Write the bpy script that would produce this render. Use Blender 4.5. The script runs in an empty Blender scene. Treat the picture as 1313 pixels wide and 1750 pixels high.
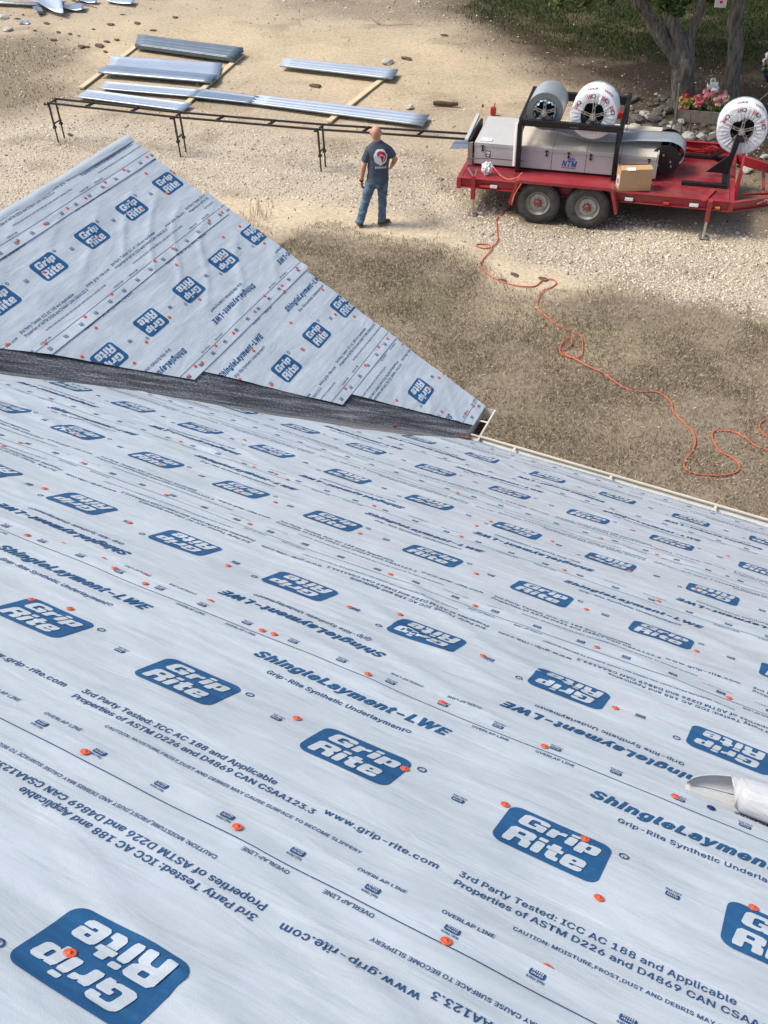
import bpy, bmesh, math, random
import numpy as np
from mathutils import Vector, Matrix, noise
from mathutils.bvhtree import BVHTree
random.seed(7); RNG = np.random.default_rng(7)
C = bpy.context.scene.collection
S = bpy.context.scene
PI = math.pi
# ------------------------------------------------------------------ camera
H = 7.9                                   # eye height above the yard
FOC = 1669.35 / 1750 * 36
CAMF = Vector((-0.36793512, 0.65589497, -0.65910966))
CAMR = Vector((0.8819279, 0.4707814, -0.02383382))
CAMU = Vector((-0.29466409, 0.5900565, 0.75166908))
cam_d = bpy.data.cameras.new('camera'); cam = bpy.data.objects.new('camera', cam_d); C.objects.link(cam)
m = Matrix((CAMR, CAMU, -CAMF)).transposed().to_4x4(); m.translation = Vector((0, 0, H)); cam.matrix_world = m
cam_d.sensor_fit = 'VERTICAL'; cam_d.sensor_height = 36; cam_d.sensor_width = 27; cam_d.lens = FOC
cam_d.clip_start = 0.05; cam_d.clip_end = 1500
S.camera = cam
S.render.resolution_x = 768; S.render.resolution_y = 1024
# ------------------------------------------------------------------ light
SUN_EL = math.radians(54); SUN_AZ = math.radians(-115)       # azimuth from +Y towards +X
w = bpy.data.worlds.new("World"); S.world = w; w.use_nodes = True
nt = w.node_tree; nt.nodes.clear()
sky = nt.nodes.new('ShaderNodeTexSky'); sky.sky_type = 'NISHITA'; sky.sun_disc = False
sky.sun_elevation = SUN_EL; sky.sun_rotation = SUN_AZ; sky.air_density = 1.0; sky.dust_density = 3.0; sky.ozone_density = 1.0
bg = nt.nodes.new('ShaderNodeBackground'); bg.inputs[1].default_value = 0.135
out = nt.nodes.new('ShaderNodeOutputWorld'); nt.links.new(sky.outputs[0], bg.inputs[0]); nt.links.new(bg.outputs[0], out.inputs[0])
sl = bpy.data.lights.new('sun', 'SUN'); so_ = bpy.data.objects.new('sun', sl); C.objects.link(so_)
sl.energy = 2.1; sl.angle = math.radians(18); sl.color = (1.0, 0.94, 0.85)
sd = Vector((math.sin(SUN_AZ) * math.cos(SUN_EL), math.cos(SUN_AZ) * math.cos(SUN_EL), math.sin(SUN_EL)))
so_.rotation_euler = sd.to_track_quat('Z', 'Y').to_euler(); so_.location = (0, 0, 30)
S.view_settings.view_transform = 'Standard'; S.view_settings.look = 'None'; S.view_settings.gamma = 1
S.view_settings.exposure = 0.66
# ------------------------------------------------------------------ helpers
def ray(u, v): return (CAMR * (u - 656.5) - CAMU * (v - 875) + CAMF * 1669.35).normalized()
def at(u, v, z=0.0):
    d = ray(u, v); return Vector((0, 0, H)) + d * ((z - H) / d.z)
def atY(u, v, p0, n):                      # point of the vertical plane through p0 with normal n
    d = ray(u, v); o = Vector((0, 0, H)); return o + d * ((Vector(p0) - o).dot(n) / d.dot(n))

def tag(o, label=None, cat=None, group=None, kind=None):
    if label: o['label'] = label
    if cat: o['category'] = cat
    if group: o['group'] = group
    if kind: o['kind'] = kind
    return o
def thing(name, label, cat, loc=(0, 0, 0), rz=0, group=None):
    o = bpy.data.objects.new(name, None); C.objects.link(o); o.location = loc; o.rotation_euler = (0, 0, rz); o.empty_display_size = .1
    return tag(o, label, cat, group)
def link_mesh(name, me, mats, parent=None):
    for mt in (mats if isinstance(mats, (list, tuple)) else [mats]): me.materials.append(mt)
    o = bpy.data.objects.new(name, me); C.objects.link(o)
    if parent: o.parent = parent
    return o
class MB:
    def __init__(s, off=(0, 0, 0)): s.v = []; s.f = []; s.mi = []; s.m = 0; s.off = Vector(off)
    def add(s, vs, fs, M=None):
        b = len(s.v)
        for p in vs:
            p = Vector(p); p = M @ p if M else p; s.v.append(p - s.off)
        for f in fs: s.f.append([b + i for i in f]); s.mi.append(s.m)
        return s
    def box(s, a, b, M=None):
        x0, y0, z0 = a; x1, y1, z1 = b
        return s.add([(x0, y0, z0), (x1, y0, z0), (x1, y1, z0), (x0, y1, z0), (x0, y0, z1), (x1, y0, z1), (x1, y1, z1), (x0, y1, z1)],
                     [(0, 3, 2, 1), (4, 5, 6, 7), (0, 1, 5, 4), (1, 2, 6, 5), (2, 3, 7, 6), (3, 0, 4, 7)], M)
    def hexa(s, p):                         # 8 corners, bottom ring then top ring
        return s.add(p, [(0, 3, 2, 1), (4, 5, 6, 7), (0, 1, 5, 4), (1, 2, 6, 5), (2, 3, 7, 6), (3, 0, 4, 7)])
    def bar(s, a, b, w, h=None, up=(0, 0, 1)):
        a = Vector(a); b = Vector(b); h = h or w; d = (b - a).normalized(); up = Vector(up)
        if abs(d.dot(up)) > .98: up = Vector((1, 0, 0))
        x = d.cross(up).normalized(); z = x.cross(d)
        r = [x * (-w / 2) - z * (h / 2), x * (w / 2) - z * (h / 2), x * (w / 2) + z * (h / 2), x * (-w / 2) + z * (h / 2)]
        return s.hexa([a + q for q in r] + [b + q for q in r])
    def tube(s, pts, r, n=8, cap=True):
        pts = [Vector(p) for p in pts]; R = r if isinstance(r, (list, tuple)) else [r] * len(pts)
        b = len(s.v); pv = None
        for i, p in enumerate(pts):
            d = (pts[min(i + 1, len(pts) - 1)] - pts[max(i - 1, 0)])
            d = d.normalized() if d.length > 1e-9 else Vector((0, 0, 1))
            if pv is None: x = d.orthogonal().normalized()
            else:
                x = pv - d * pv.dot(d); x = x.normalized() if x.length > 1e-6 else d.orthogonal().normalized()
            pv = x; y = d.cross(x)
            for k in range(n):
                a = 2 * PI * k / n; s.v.append(p + (x * math.cos(a) + y * math.sin(a)) * R[i] - s.off)
        for i in range(len(pts) - 1):
            for k in range(n):
                s.f.append([b + i * n + k, b + i * n + (k + 1) % n, b + (i + 1) * n + (k + 1) % n, b + (i + 1) * n + k]); s.mi.append(s.m)
        if cap:
            s.f.append([b + k for k in range(n)][::-1]); s.mi.append(s.m)
            s.f.append([b + (len(pts) - 1) * n + k for k in range(n)]); s.mi.append(s.m)
        return s
    def lathe(s, prof, o, axis, n=28):      # prof: (radius, along)
        o = Vector(o); ax = Vector(axis).normalized(); x = ax.orthogonal().normalized(); y = ax.cross(x); b = len(s.v)
        for r, t in prof:
            for k in range(n):
                a = 2 * PI * k / n; s.v.append(o + ax * t + (x * math.cos(a) + y * math.sin(a)) * r - s.off)
        for i in range(len(prof) - 1):
            for k in range(n):
                s.f.append([b + i * n + k, b + i * n + (k + 1) % n, b + (i + 1) * n + (k + 1) % n, b + (i + 1) * n + k]); s.mi.append(s.m)
        return s
    def prism(s, poly, a, b):               # poly in (x, z) swept from y=a to y=b
        n = len(poly); return s.add([(x, a, z) for x, z in poly] + [(x, b, z) for x, z in poly],
                                    [list(range(n)), list(range(n, 2 * n))[::-1]] + [(i, i + n, (i + 1) % n + n, (i + 1) % n) for i in range(n)])
    def build(s, name, mats, parent=None, smooth=False, bevel=0, fix=True):
        me = bpy.data.meshes.new(name); me.from_pydata([tuple(p) for p in s.v], [], s.f)
        me.polygons.foreach_set('material_index', s.mi)
        if fix:
            bm = bmesh.new(); bm.from_mesh(me); bmesh.ops.recalc_face_normals(bm, faces=bm.faces); bm.to_mesh(me); bm.free()
        if smooth: me.polygons.foreach_set('use_smooth', [True] * len(me.polygons)); me.set_sharp_from_angle(angle=math.radians(40))
        o = link_mesh(name, me, mats, parent)
        if bevel:
            bv = o.modifiers.new('Bevel', 'BEVEL'); bv.width = bevel; bv.segments = 2; bv.limit_method = 'ANGLE'
        return o
def np_mesh(name, V, F, mats, parent=None, col=None, smooth=False, mi=None):
    V = np.asarray(V, np.float32); F = np.asarray(F, np.int32); k = F.shape[1]
    me = bpy.data.meshes.new(name); me.vertices.add(len(V)); me.vertices.foreach_set('co', V.ravel())
    me.loops.add(F.size); me.loops.foreach_set('vertex_index', F.ravel())
    me.polygons.add(len(F)); me.polygons.foreach_set('loop_start', np.arange(0, F.size, k, dtype=np.int32))
    if mi is not None: me.polygons.foreach_set('material_index', mi)
    if smooth: me.polygons.foreach_set('use_smooth', np.ones(len(F), bool))
    me.update(calc_edges=True)
    if col is not None:
        a = me.color_attributes.new('col', 'FLOAT_COLOR', 'POINT'); c = np.ones((len(V), 4), np.float32); c[:, :3] = col; a.data.foreach_set('color', c.ravel())
    return link_mesh(name, me, mats, parent)

def nmat(name): 
    mt = bpy.data.materials.new(name); mt.use_nodes = True; n = mt.node_tree; return mt, n, n.nodes['Principled BSDF']
def N(nt, t, **k):
    n = nt.nodes.new(t)
    for a, b in k.items(): setattr(n, a, b)
    return n
def coords(nt, scale=(1, 1, 1), kind='Object', rot=(0, 0, 0)):
    tc = N(nt, 'ShaderNodeTexCoord'); mp = N(nt, 'ShaderNodeMapping'); mp.inputs['Scale'].default_value = scale; mp.inputs['Rotation'].default_value = rot
    nt.links.new(tc.outputs[kind], mp.inputs[0]); return mp.outputs[0]
def pmat(name, c, rough=.5, metal=0, var=.12, scale=6, bump=0, bscale=40, stretch=(1, 1, 1), c2=None, dirt=0, dirtc=(.25, .2, .15), coat=0):
    mt, n, b = nmat(name); L = n.links
    co = coords(n, stretch)
    ns = N(n, 'ShaderNodeTexNoise'); ns.inputs['Scale'].default_value = scale; ns.inputs['Detail'].default_value = 6; ns.inputs['Roughness'].default_value = .65; L.new(co, ns.inputs[0])
    cr = N(n, 'ShaderNodeValToRGB'); L.new(ns.outputs[0], cr.inputs[0])
    c2 = c2 or tuple(min(1, x * (1 + var)) for x in c); c1 = tuple(x * (1 - var) for x in c)
    cr.color_ramp.elements[0].position = .3; cr.color_ramp.elements[1].position = .7
    cr.color_ramp.elements[0].color = (*c1, 1); cr.color_ramp.elements[1].color = (*c2, 1)
    o = cr.outputs[0]
    if dirt:
        n2 = N(n, 'ShaderNodeTexNoise'); n2.inputs['Scale'].default_value = scale * .37; n2.inputs['Detail'].default_value = 9; n2.inputs['Roughness'].default_value = .75; L.new(co, n2.inputs[0])
        r2 = N(n, 'ShaderNodeValToRGB'); r2.color_ramp.elements[0].position = .5; r2.color_ramp.elements[1].position = .75; r2.color_ramp.elements[1].color = (dirt,) * 3 + (1,); L.new(n2.outputs[0], r2.inputs[0])
        mx = N(n, 'ShaderNodeMix', data_type='RGBA'); L.new(r2.outputs[0], mx.inputs[0]); L.new(o, mx.inputs[6]); mx.inputs[7].default_value = (*dirtc, 1); o = mx.outputs[2]
    L.new(o, b.inputs['Base Color'])
    b.inputs['Roughness'].default_value = rough; b.inputs['Metallic'].default_value = metal
    if coat: b.inputs['Coat Weight'].default_value = coat; b.inputs['Coat Roughness'].default_value = .15
    if bump:
        n3 = N(n, 'ShaderNodeTexNoise'); n3.inputs['Scale'].default_value = bscale; n3.inputs['Detail'].default_value = 5; L.new(co, n3.inputs[0])
        bp = N(n, 'ShaderNodeBump'); bp.inputs['Strength'].default_value = bump; bp.inputs['Distance'].default_value = .01; L.new(n3.outputs[0], bp.inputs['Height']); L.new(bp.outputs[0], b.inputs['Normal'])
    return mt
def attr_mat(name, rough=.85, mul=1.0, spec=.2):
    mt, n, b = nmat(name); a = N(n, 'ShaderNodeAttribute', attribute_name='col'); n.links.new(a.outputs['Color'], b.inputs['Base Color']); b.inputs['Roughness'].default_value = rough; b.inputs['Specular IOR Level'].default_value = spec
    return mt
# value noise on arrays (for relief and mottling)
_G = RNG.random((256, 256))
def vn(x, y):
    xi = np.floor(x).astype(int); yi = np.floor(y).astype(int); fx = x - xi; fy = y - yi; fx = fx * fx * (3 - 2 * fx); fy = fy * fy * (3 - 2 * fy)
    g = lambda i, j: _G[i % 256, j % 256]
    return (g(xi, yi) * (1 - fx) + g(xi + 1, yi) * fx) * (1 - fy) + (g(xi, yi + 1) * (1 - fx) + g(xi + 1, yi + 1) * fx) * fy
def fbm(x, y, o=4):
    s = 0; a = .5
    for k in range(o): s = s + a * vn(x * 2 ** k + 17.3 * k, y * 2 ** k + 5.1 * k); a *= .5
    return s / (1 - .5 ** o)
# ------------------------------------------------------------------ materials
def sheet_material(name, c, c2, rough, print_=False):
    mt, n, b = nmat(name); L = n.links
    co = coords(n, (1, 1, 1), 'UV')
    mp = N(n, 'ShaderNodeMapping'); mp.inputs['Scale'].default_value = (1.2, 9, 1); L.new(co, mp.inputs[0])
    n1 = N(n, 'ShaderNodeTexNoise'); n1.inputs['Scale'].default_value = 2.2; n1.inputs['Detail'].default_value = 8; n1.inputs['Roughness'].default_value = .6; L.new(mp.outputs[0], n1.inputs[0])
    n2 = N(n, 'ShaderNodeTexNoise'); n2.inputs['Scale'].default_value = 2.3; n2.inputs['Detail'].default_value = 7; n2.inputs['Roughness'].default_value = .7; L.new(co, n2.inputs[0])
    ad = N(n, 'ShaderNodeMath', operation='ADD'); L.new(n1.outputs[0], ad.inputs[0]); L.new(n2.outputs[0], ad.inputs[1])
    cr = N(n, 'ShaderNodeValToRGB'); L.new(ad.outputs[0], cr.inputs[0]); cr.color_ramp.elements[0].position = .72; cr.color_ramp.elements[1].position = 1.25
    ml = N(n, 'ShaderNodeMath', operation='MULTIPLY'); ml.inputs[1].default_value = .5; L.new(ad.outputs[0], ml.inputs[0]); L.new(ml.outputs[0], cr.inputs[0])
    cr.color_ramp.elements[0].position = .38; cr.color_ramp.elements[1].position = .62
    cr.color_ramp.elements[0].color = (*c, 1); cr.color_ramp.elements[1].color = (*c2, 1)
    o = cr.outputs[0]
    if not print_:
        # dusty reddish footprints and scuffs
        n4 = N(n, 'ShaderNodeTexNoise'); n4.inputs['Scale'].default_value = 3.1; n4.inputs['Detail'].default_value = 12; n4.inputs['Roughness'].default_value = .8; n4.inputs['Distortion'].default_value = .6; L.new(co, n4.inputs[0])
        r4 = N(n, 'ShaderNodeValToRGB'); r4.color_ramp.elements[0].position = .62; r4.color_ramp.elements[1].position = .78; r4.color_ramp.elements[1].color = (.45, .45, .45, 1); L.new(n4.outputs[0], r4.inputs[0])
        mx = N(n, 'ShaderNodeMix', data_type='RGBA'); L.new(r4.outputs[0], mx.inputs[0]); L.new(o, mx.inputs[6]); mx.inputs[7].default_value = (.50, .44, .42, 1); o = mx.outputs[2]
    else:
        n4 = N(n, 'ShaderNodeTexNoise'); n4.inputs['Scale'].default_value = 26; n4.inputs['Detail'].default_value = 9; n4.inputs['Roughness'].default_value = .8; L.new(co, n4.inputs[0])
        r4 = N(n, 'ShaderNodeValToRGB'); r4.color_ramp.elements[0].position = .55; r4.color_ramp.elements[1].position = .8; r4.color_ramp.elements[1].color = (.5, .5, .5, 1); L.new(n4.outputs[0], r4.inputs[0])
        mx = N(n, 'ShaderNodeMix', data_type='RGBA'); L.new(r4.outputs[0], mx.inputs[0]); L.new(o, mx.inputs[6]); mx.inputs[7].default_value = (.10, .22, .36, 1); o = mx.outputs[2]
    L.new(o, b.inputs['Base Color']); b.inputs['Roughness'].default_value = rough
    if print_: b.inputs['Specular IOR Level'].default_value = .25
    # relief: fine weave, soft ripples along the roll, diagonal creases
    mp2 = N(n, 'ShaderNodeMapping'); mp2.inputs['Scale'].default_value = (1.6, 6, 1); mp2.inputs['Rotation'].default_value = (0, 0, .12); L.new(co, mp2.inputs[0])
    n5 = N(n, 'ShaderNodeTexNoise'); n5.inputs['Scale'].default_value = 1.7; n5.inputs['Detail'].default_value = 3; n5.inputs['Roughness'].default_value = .55; n5.inputs['Distortion'].default_value = .5; L.new(mp2.outputs[0], n5.inputs[0])
    n6 = N(n, 'ShaderNodeTexNoise'); n6.inputs['Scale'].default_value = 260; n6.inputs['Detail'].default_value = 2; L.new(co, n6.inputs[0])
    b1 = N(n, 'ShaderNodeBump'); b1.inputs['Strength'].default_value = .36; b1.inputs['Distance'].default_value = .02; L.new(n5.outputs[0], b1.inputs['Height'])
    # sharp irregular creases, only here and there
    nr = N(n, 'ShaderNodeTexNoise', noise_type='RIDGED_MULTIFRACTAL'); nr.inputs['Scale'].default_value = 1.9; nr.inputs['Detail'].default_value = 2.5; nr.inputs['Roughness'].default_value = .45; nr.inputs['Distortion'].default_value = .7
    mp3 = N(n, 'ShaderNodeMapping'); mp3.inputs['Scale'].default_value = (1.0, 2.4, 1); mp3.inputs['Rotation'].default_value = (0, 0, .5); L.new(co, mp3.inputs[0]); L.new(mp3.outputs[0], nr.inputs[0])
    nm = N(n, 'ShaderNodeTexNoise'); nm.inputs['Scale'].default_value = .9; nm.inputs['Detail'].default_value = 2; L.new(co, nm.inputs[0])
    rm = N(n, 'ShaderNodeValToRGB'); rm.color_ramp.elements[0].position = .42; rm.color_ramp.elements[1].position = .66; L.new(nm.outputs[0], rm.inputs[0])
    mm = N(n, 'ShaderNodeMath', operation='MULTIPLY'); L.new(nr.outputs[0], mm.inputs[0]); L.new(rm.outputs[0], mm.inputs[1])
    b3 = N(n, 'ShaderNodeBump'); b3.inputs['Strength'].default_value = .55; b3.inputs['Distance'].default_value = .016; L.new(mm.outputs[0], b3.inputs['Height']); L.new(b1.outputs[0], b3.inputs['Normal'])
    b2 = N(n, 'ShaderNodeBump'); b2.inputs['Strength'].default_value = .25; b2.inputs['Distance'].default_value = .002; L.new(n6.outputs[0], b2.inputs['Height']); L.new(b3.outputs[0], b2.inputs['Normal'])
    L.new(b2.outputs[0], b.inputs['Normal'])
    return mt
M = {}
M['sheet'] = sheet_material('underlayment', (.405, .45, .475), (.525, .57, .60), .42)
M['ink'] = sheet_material('blue_ink', (.010, .066, .165), (.020, .105, .235), .62, True)
M['inksmall'] = sheet_material('blue_ink_small', (.012, .058, .150), (.025, .085, .20), .65, True)
M['cap'] = pmat('nail_cap_plastic', (.66, .10, .035), .4, 0, .15)
M['cream'] = pmat('cream_paint', (.60, .56, .46), .4, 0, .06, 5, .1, 60, dirt=.35)
M['gutin'] = pmat('gutter_inside', (.55, .55, .50), .55, 0, .10, 6, dirt=.35, dirtc=(.16, .13, .10))
M['osb'] = pmat('deck_wood', (.42, .30, .18), .8, 0, .25, 30)
M['siding'] = pmat('siding', (.55, .5, .42), .7, 0, .05)
M['debris'] = pmat('gutter_debris', (.10, .045, .025), .95, 0, .6, 60, .8, 90)
M['red'] = pmat('red_paint', (.31, .020, .028), .40, 0, .22, 3, .2, 30, dirt=.75, dirtc=(.30, .10, .08), coat=.25)
M['reddeck'] = pmat('red_deck_steel', (.24, .018, .026), .36, 0, .35, 2.5, .2, 50, dirt=1, dirtc=(.25, .12, .10), coat=.2)
M['black'] = pmat('black_paint', (.013, .013, .015), .38, 0, .3, 8, .1, 60)
M['blackiron'] = pmat('black_angle_iron', (.022, .017, .014), .55, 0, .4, 12, .2, 80)
M['rubber'] = pmat('tyre_rubber', (.045, .042, .038), .85, 0, .35, 9, .5, 60, dirt=.7, dirtc=(.17, .15, .12))
M['rim'] = pmat('rim_steel', (.36, .34, .31), .5, .3, .2, 9, .1, 60, dirt=.8, dirtc=(.36, .26, .13))
M['hubred'] = pmat('worn_red_hub', (.22, .05, .045), .5, 0, .3, 20)
M['grey'] = pmat('grey_powder_coat', (.50, .495, .47), .42, .0, .06, 3, .05, 60, dirt=.25, dirtc=(.3, .28, .25))
M['tan_lid'] = pmat('dusty_lid', (.58, .52, .43), .65, 0, .10, 4, .1, 80, dirt=.5, dirtc=(.42, .38, .32))
M['white'] = pmat('white_plastic', (.78, .78, .76), .4, 0, .05)
M['coil'] = pmat('galvalume_coil', (.42, .46, .48), .38, .45, .12, 3, .06, 20, (1, 1, 1))
M['coilin'] = pmat('coil_end', (.25, .27, .28), .45, .6, .3, 70)
M['wrap'] = pmat('white_wrap', (.80, .82, .83), .35, 0, .06, 6, .9, 11)
M['bluewrap'] = pmat('pale_blue_paper', (.45, .66, .75), .5, 0, .2, 9, .8, 20)
M['chrome'] = pmat('zinc_steel', (.55, .54, .50), .35, .85, .2, 30)
M['panelL'] = pmat('galvalume_panel', (.45, .51, .58), .38, .5, .12, 1.2, .12, 6, (1, 1, 1))
M['panelD'] = pmat('bundle_panel', (.17, .21, .24), .4, .5, .15, 2, .1, 8)
M['panelM'] = pmat('galvalume_panel_darker', (.27, .33, .40), .38, .6, .10, 2, .1, 8)
M['lumber'] = pmat('pine_board', (.62, .50, .31), .75, 0, .14, 6, .2, 40, (1, 1, 1))
M['card'] = pmat('cardboard', (.50, .32, .16), .8, 0, .08, 5, .1, 60)
M['cardin'] = pmat('cardboard_inside', (.36, .22, .11), .85, 0, .08)
M['label'] = pmat('paper_label', (.75, .75, .73), .6, 0, .04)
M['cord'] = pmat('orange_cord', (.56, .13, .065), .45, 0, .12)
M['hose'] = pmat('red_hose', (.38, .02, .02), .45, 0, .12)
M['orangehose'] = pmat('orange_hose', (.62, .16, .09), .45, 0, .12)
M['skin'] = pmat('skin', (.56, .28, .19), .5, 0, .10, 14, .1, 60)
M['shirt'] = pmat('navy_heather_cotton', (.062, .078, .108), .9, 0, .16, 18, .35, 22)
M['jean'] = pmat('blue_denim', (.055, .10, .17), .9, 0, .45, 7, .4, 22, (1, 1, 1), (.16, .25, .35))
M['shoe'] = pmat('dark_leather', (.035, .026, .022), .6, 0, .3)
M['sole'] = pmat('tan_sole', (.22, .16, .10), .8, 0, .2)
M['redprint'] = pmat('red_print', (.50, .03, .05), .8, 0, .12)
M['whiteprint'] = pmat('white_print', (.78, .78, .78), .8, 0, .08)
M['blueprint'] = pmat('blue_print', (.035, .10, .33), .6, 0, .1)
M['blackprint'] = pmat('black_print', (.02, .02, .02), .6, 0, .1)
M['amber'] = pmat('amber_lens', (.75, .24, .02), .2, 0, .1)
M['redlens'] = pmat('red_reflector', (.65, .05, .03), .2, 0, .1)
M['bark'] = pmat('bark', (.055, .046, .038), .95, 0, .5, 16, 1.0, 24, (1, 1, .22), (.24, .215, .18))
M['leaf'] = attr_mat('leaves', .6)
M['blade'] = attr_mat('grass_blades', .8)
M['stone'] = attr_mat('gravel_stones', .9)
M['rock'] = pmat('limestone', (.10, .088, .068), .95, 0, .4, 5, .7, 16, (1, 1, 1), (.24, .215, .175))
M['oldwood'] = pmat('weathered_wood', (.30, .24, .18), .9, 0, .25, 10, .4, 40)
M['clod'] = pmat('bark_chip', (.10, .07, .045), .95, 0, .4, 20)
M['redcan'] = pmat('red_plastic', (.42, .02, .02), .4, 0, .1)
M['wood_dark'] = pmat('dark_log', (.10, .06, .04), .95, 0, .5, 18, .6, 50)
M['bluetub'] = pmat('dark_blue_tub', (.02, .035, .08), .4, 0, .2)
def felt_material():
    mt, n, b = nmat('mineral_felt'); L = n.links; co = coords(n, (1, 1, 1), 'UV')
    mp = N(n, 'ShaderNodeMapping'); mp.inputs['Scale'].default_value = (.9, 15, 1); L.new(co, mp.inputs[0])
    a = N(n, 'ShaderNodeTexNoise'); a.inputs['Scale'].default_value = 1.5; a.inputs['Detail'].default_value = 9; a.inputs['Roughness'].default_value = .75; a.inputs['Distortion'].default_value = .25; L.new(mp.outputs[0], a.inputs[0])
    g = N(n, 'ShaderNodeTexNoise'); g.inputs['Scale'].default_value = 75; g.inputs['Detail'].default_value = 4; L.new(co, g.inputs[0])
    ad = N(n, 'ShaderNodeMath', operation='MULTIPLY_ADD'); L.new(g.outputs[0], ad.inputs[0]); ad.inputs[1].default_value = .55; L.new(a.outputs[0], ad.inputs[2])
    cr = N(n, 'ShaderNodeValToRGB'); e = cr.color_ramp.elements; e[0].position = .62; e[0].color = (.012, .014, .017, 1); e[1].position = .98; e[1].color = (.30, .31, .32, 1)
    m_ = cr.color_ramp.elements.new(.78); m_.color = (.075, .08, .088, 1)
    L.new(ad.outputs[0], cr.inputs[0])
    # sandy, washed out strip beside the lower sheets
    sp = N(n, 'ShaderNodeSeparateXYZ'); L.new(co, sp.inputs[0])
    s2 = N(n, 'ShaderNodeMath', operation='MULTIPLY_ADD'); L.new(a.outputs[0], s2.inputs[0]); s2.inputs[1].default_value = .35; L.new(sp.outputs[1], s2.inputs[2])
    r2 = N(n, 'ShaderNodeValToRGB'); r2.color_ramp.elements[0].position = .58; r2.color_ramp.elements[1].position = .72; r2.color_ramp.elements[1].color = (.6, .6, .6, 1); L.new(s2.outputs[0], r2.inputs[0])
    mx = N(n, 'ShaderNodeMix', data_type='RGBA'); L.new(r2.outputs[0], mx.inputs[0]); L.new(cr.outputs[0], mx.inputs[6]); mx.inputs[7].default_value = (.27, .25, .235, 1)
    L.new(mx.outputs[2], b.inputs['Base Color']); b.inputs['Roughness'].default_value = .9
    bp = N(n, 'ShaderNodeBump'); bp.inputs['Strength'].default_value = .8; bp.inputs['Distance'].default_value = .012; L.new(ad.outputs[0], bp.inputs['Height']); L.new(bp.outputs[0], b.inputs['Normal'])
    return mt
M['felt'] = felt_material()

# ------------------------------------------------------------------ house roof planes
TH = 0.5317; cT, sT, tT = math.cos(TH), math.sin(TH), math.tan(TH)
HM, HW, PSI = 1.5464, 6.8702, 0.0826
ZE = 2.3995
cP, sP = math.cos(PSI), math.sin(PSI)
NM = Vector((0, sT, cT)); NW = Vector((sT * cP, sT * sP, cT))
def mainP(s, t, h=0.):
    s = np.asarray(s, float); t = np.asarray(t, float); h = np.asarray(h, float) + 0 * s
    return np.stack([s, t * cT + h * sT, H - HM - t * sT + h * cT], -1)
def wingP(s, t, h=0.):
    s = np.asarray(s, float); t = np.asarray(t, float); h = np.asarray(h, float) + 0 * s
    X = t * cT + h * sT; return np.stack([X * cP - s * sP, X * sP + s * cP, H - HW - t * sT + h * cT], -1)
def px_main(u, v):
    d = ray(u, v); k = -HM * cT / d.dot(NM); p = d * k; return p.x, p.y / cT
def px_wing(u, v):
    d = ray(u, v); k = -HW * cT / d.dot(NW); p = d * k; X = p.x * cP + p.y * sP; Y = -p.x * sP + p.y * cP; return Y, X / cT
T_EAVE_M = (H - HM - ZE) / sT; T_EAVE_W = (H - HW - ZE) / sT
E_ = 1.08; L_ = .5858; BAND = .1033
def relief(s, t, k):
    a = fbm(s * 1.6 + t * 1.1 + k * 9, t * 3.0 - s * .6, 3) - .5
    b = np.abs(vn(s * 2.1 - t * 3.2 + 3 * k, s * .9 + t * 1.7) - .5)
    m = np.clip(fbm(s * .5 + k, t * .6 + 4, 2) * 2 - .6, 0, 1)
    # puckers that run slantwise from the fastened laps
    c = np.maximum(0, 1 - np.abs(((s * .55 + t * 1.0 + .5 * fbm(s * .7, t * .7 + 3, 2)) * 3.1) % 1.0 - .5) * 4.2) * np.clip(fbm(s * .9 + 8, t * 1.3 + 2, 2) * 3.2 - 1.25, 0, 1)
    return .0130 + .020 * a + .008 * m * (.5 - b) + .009 * c * c
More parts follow.
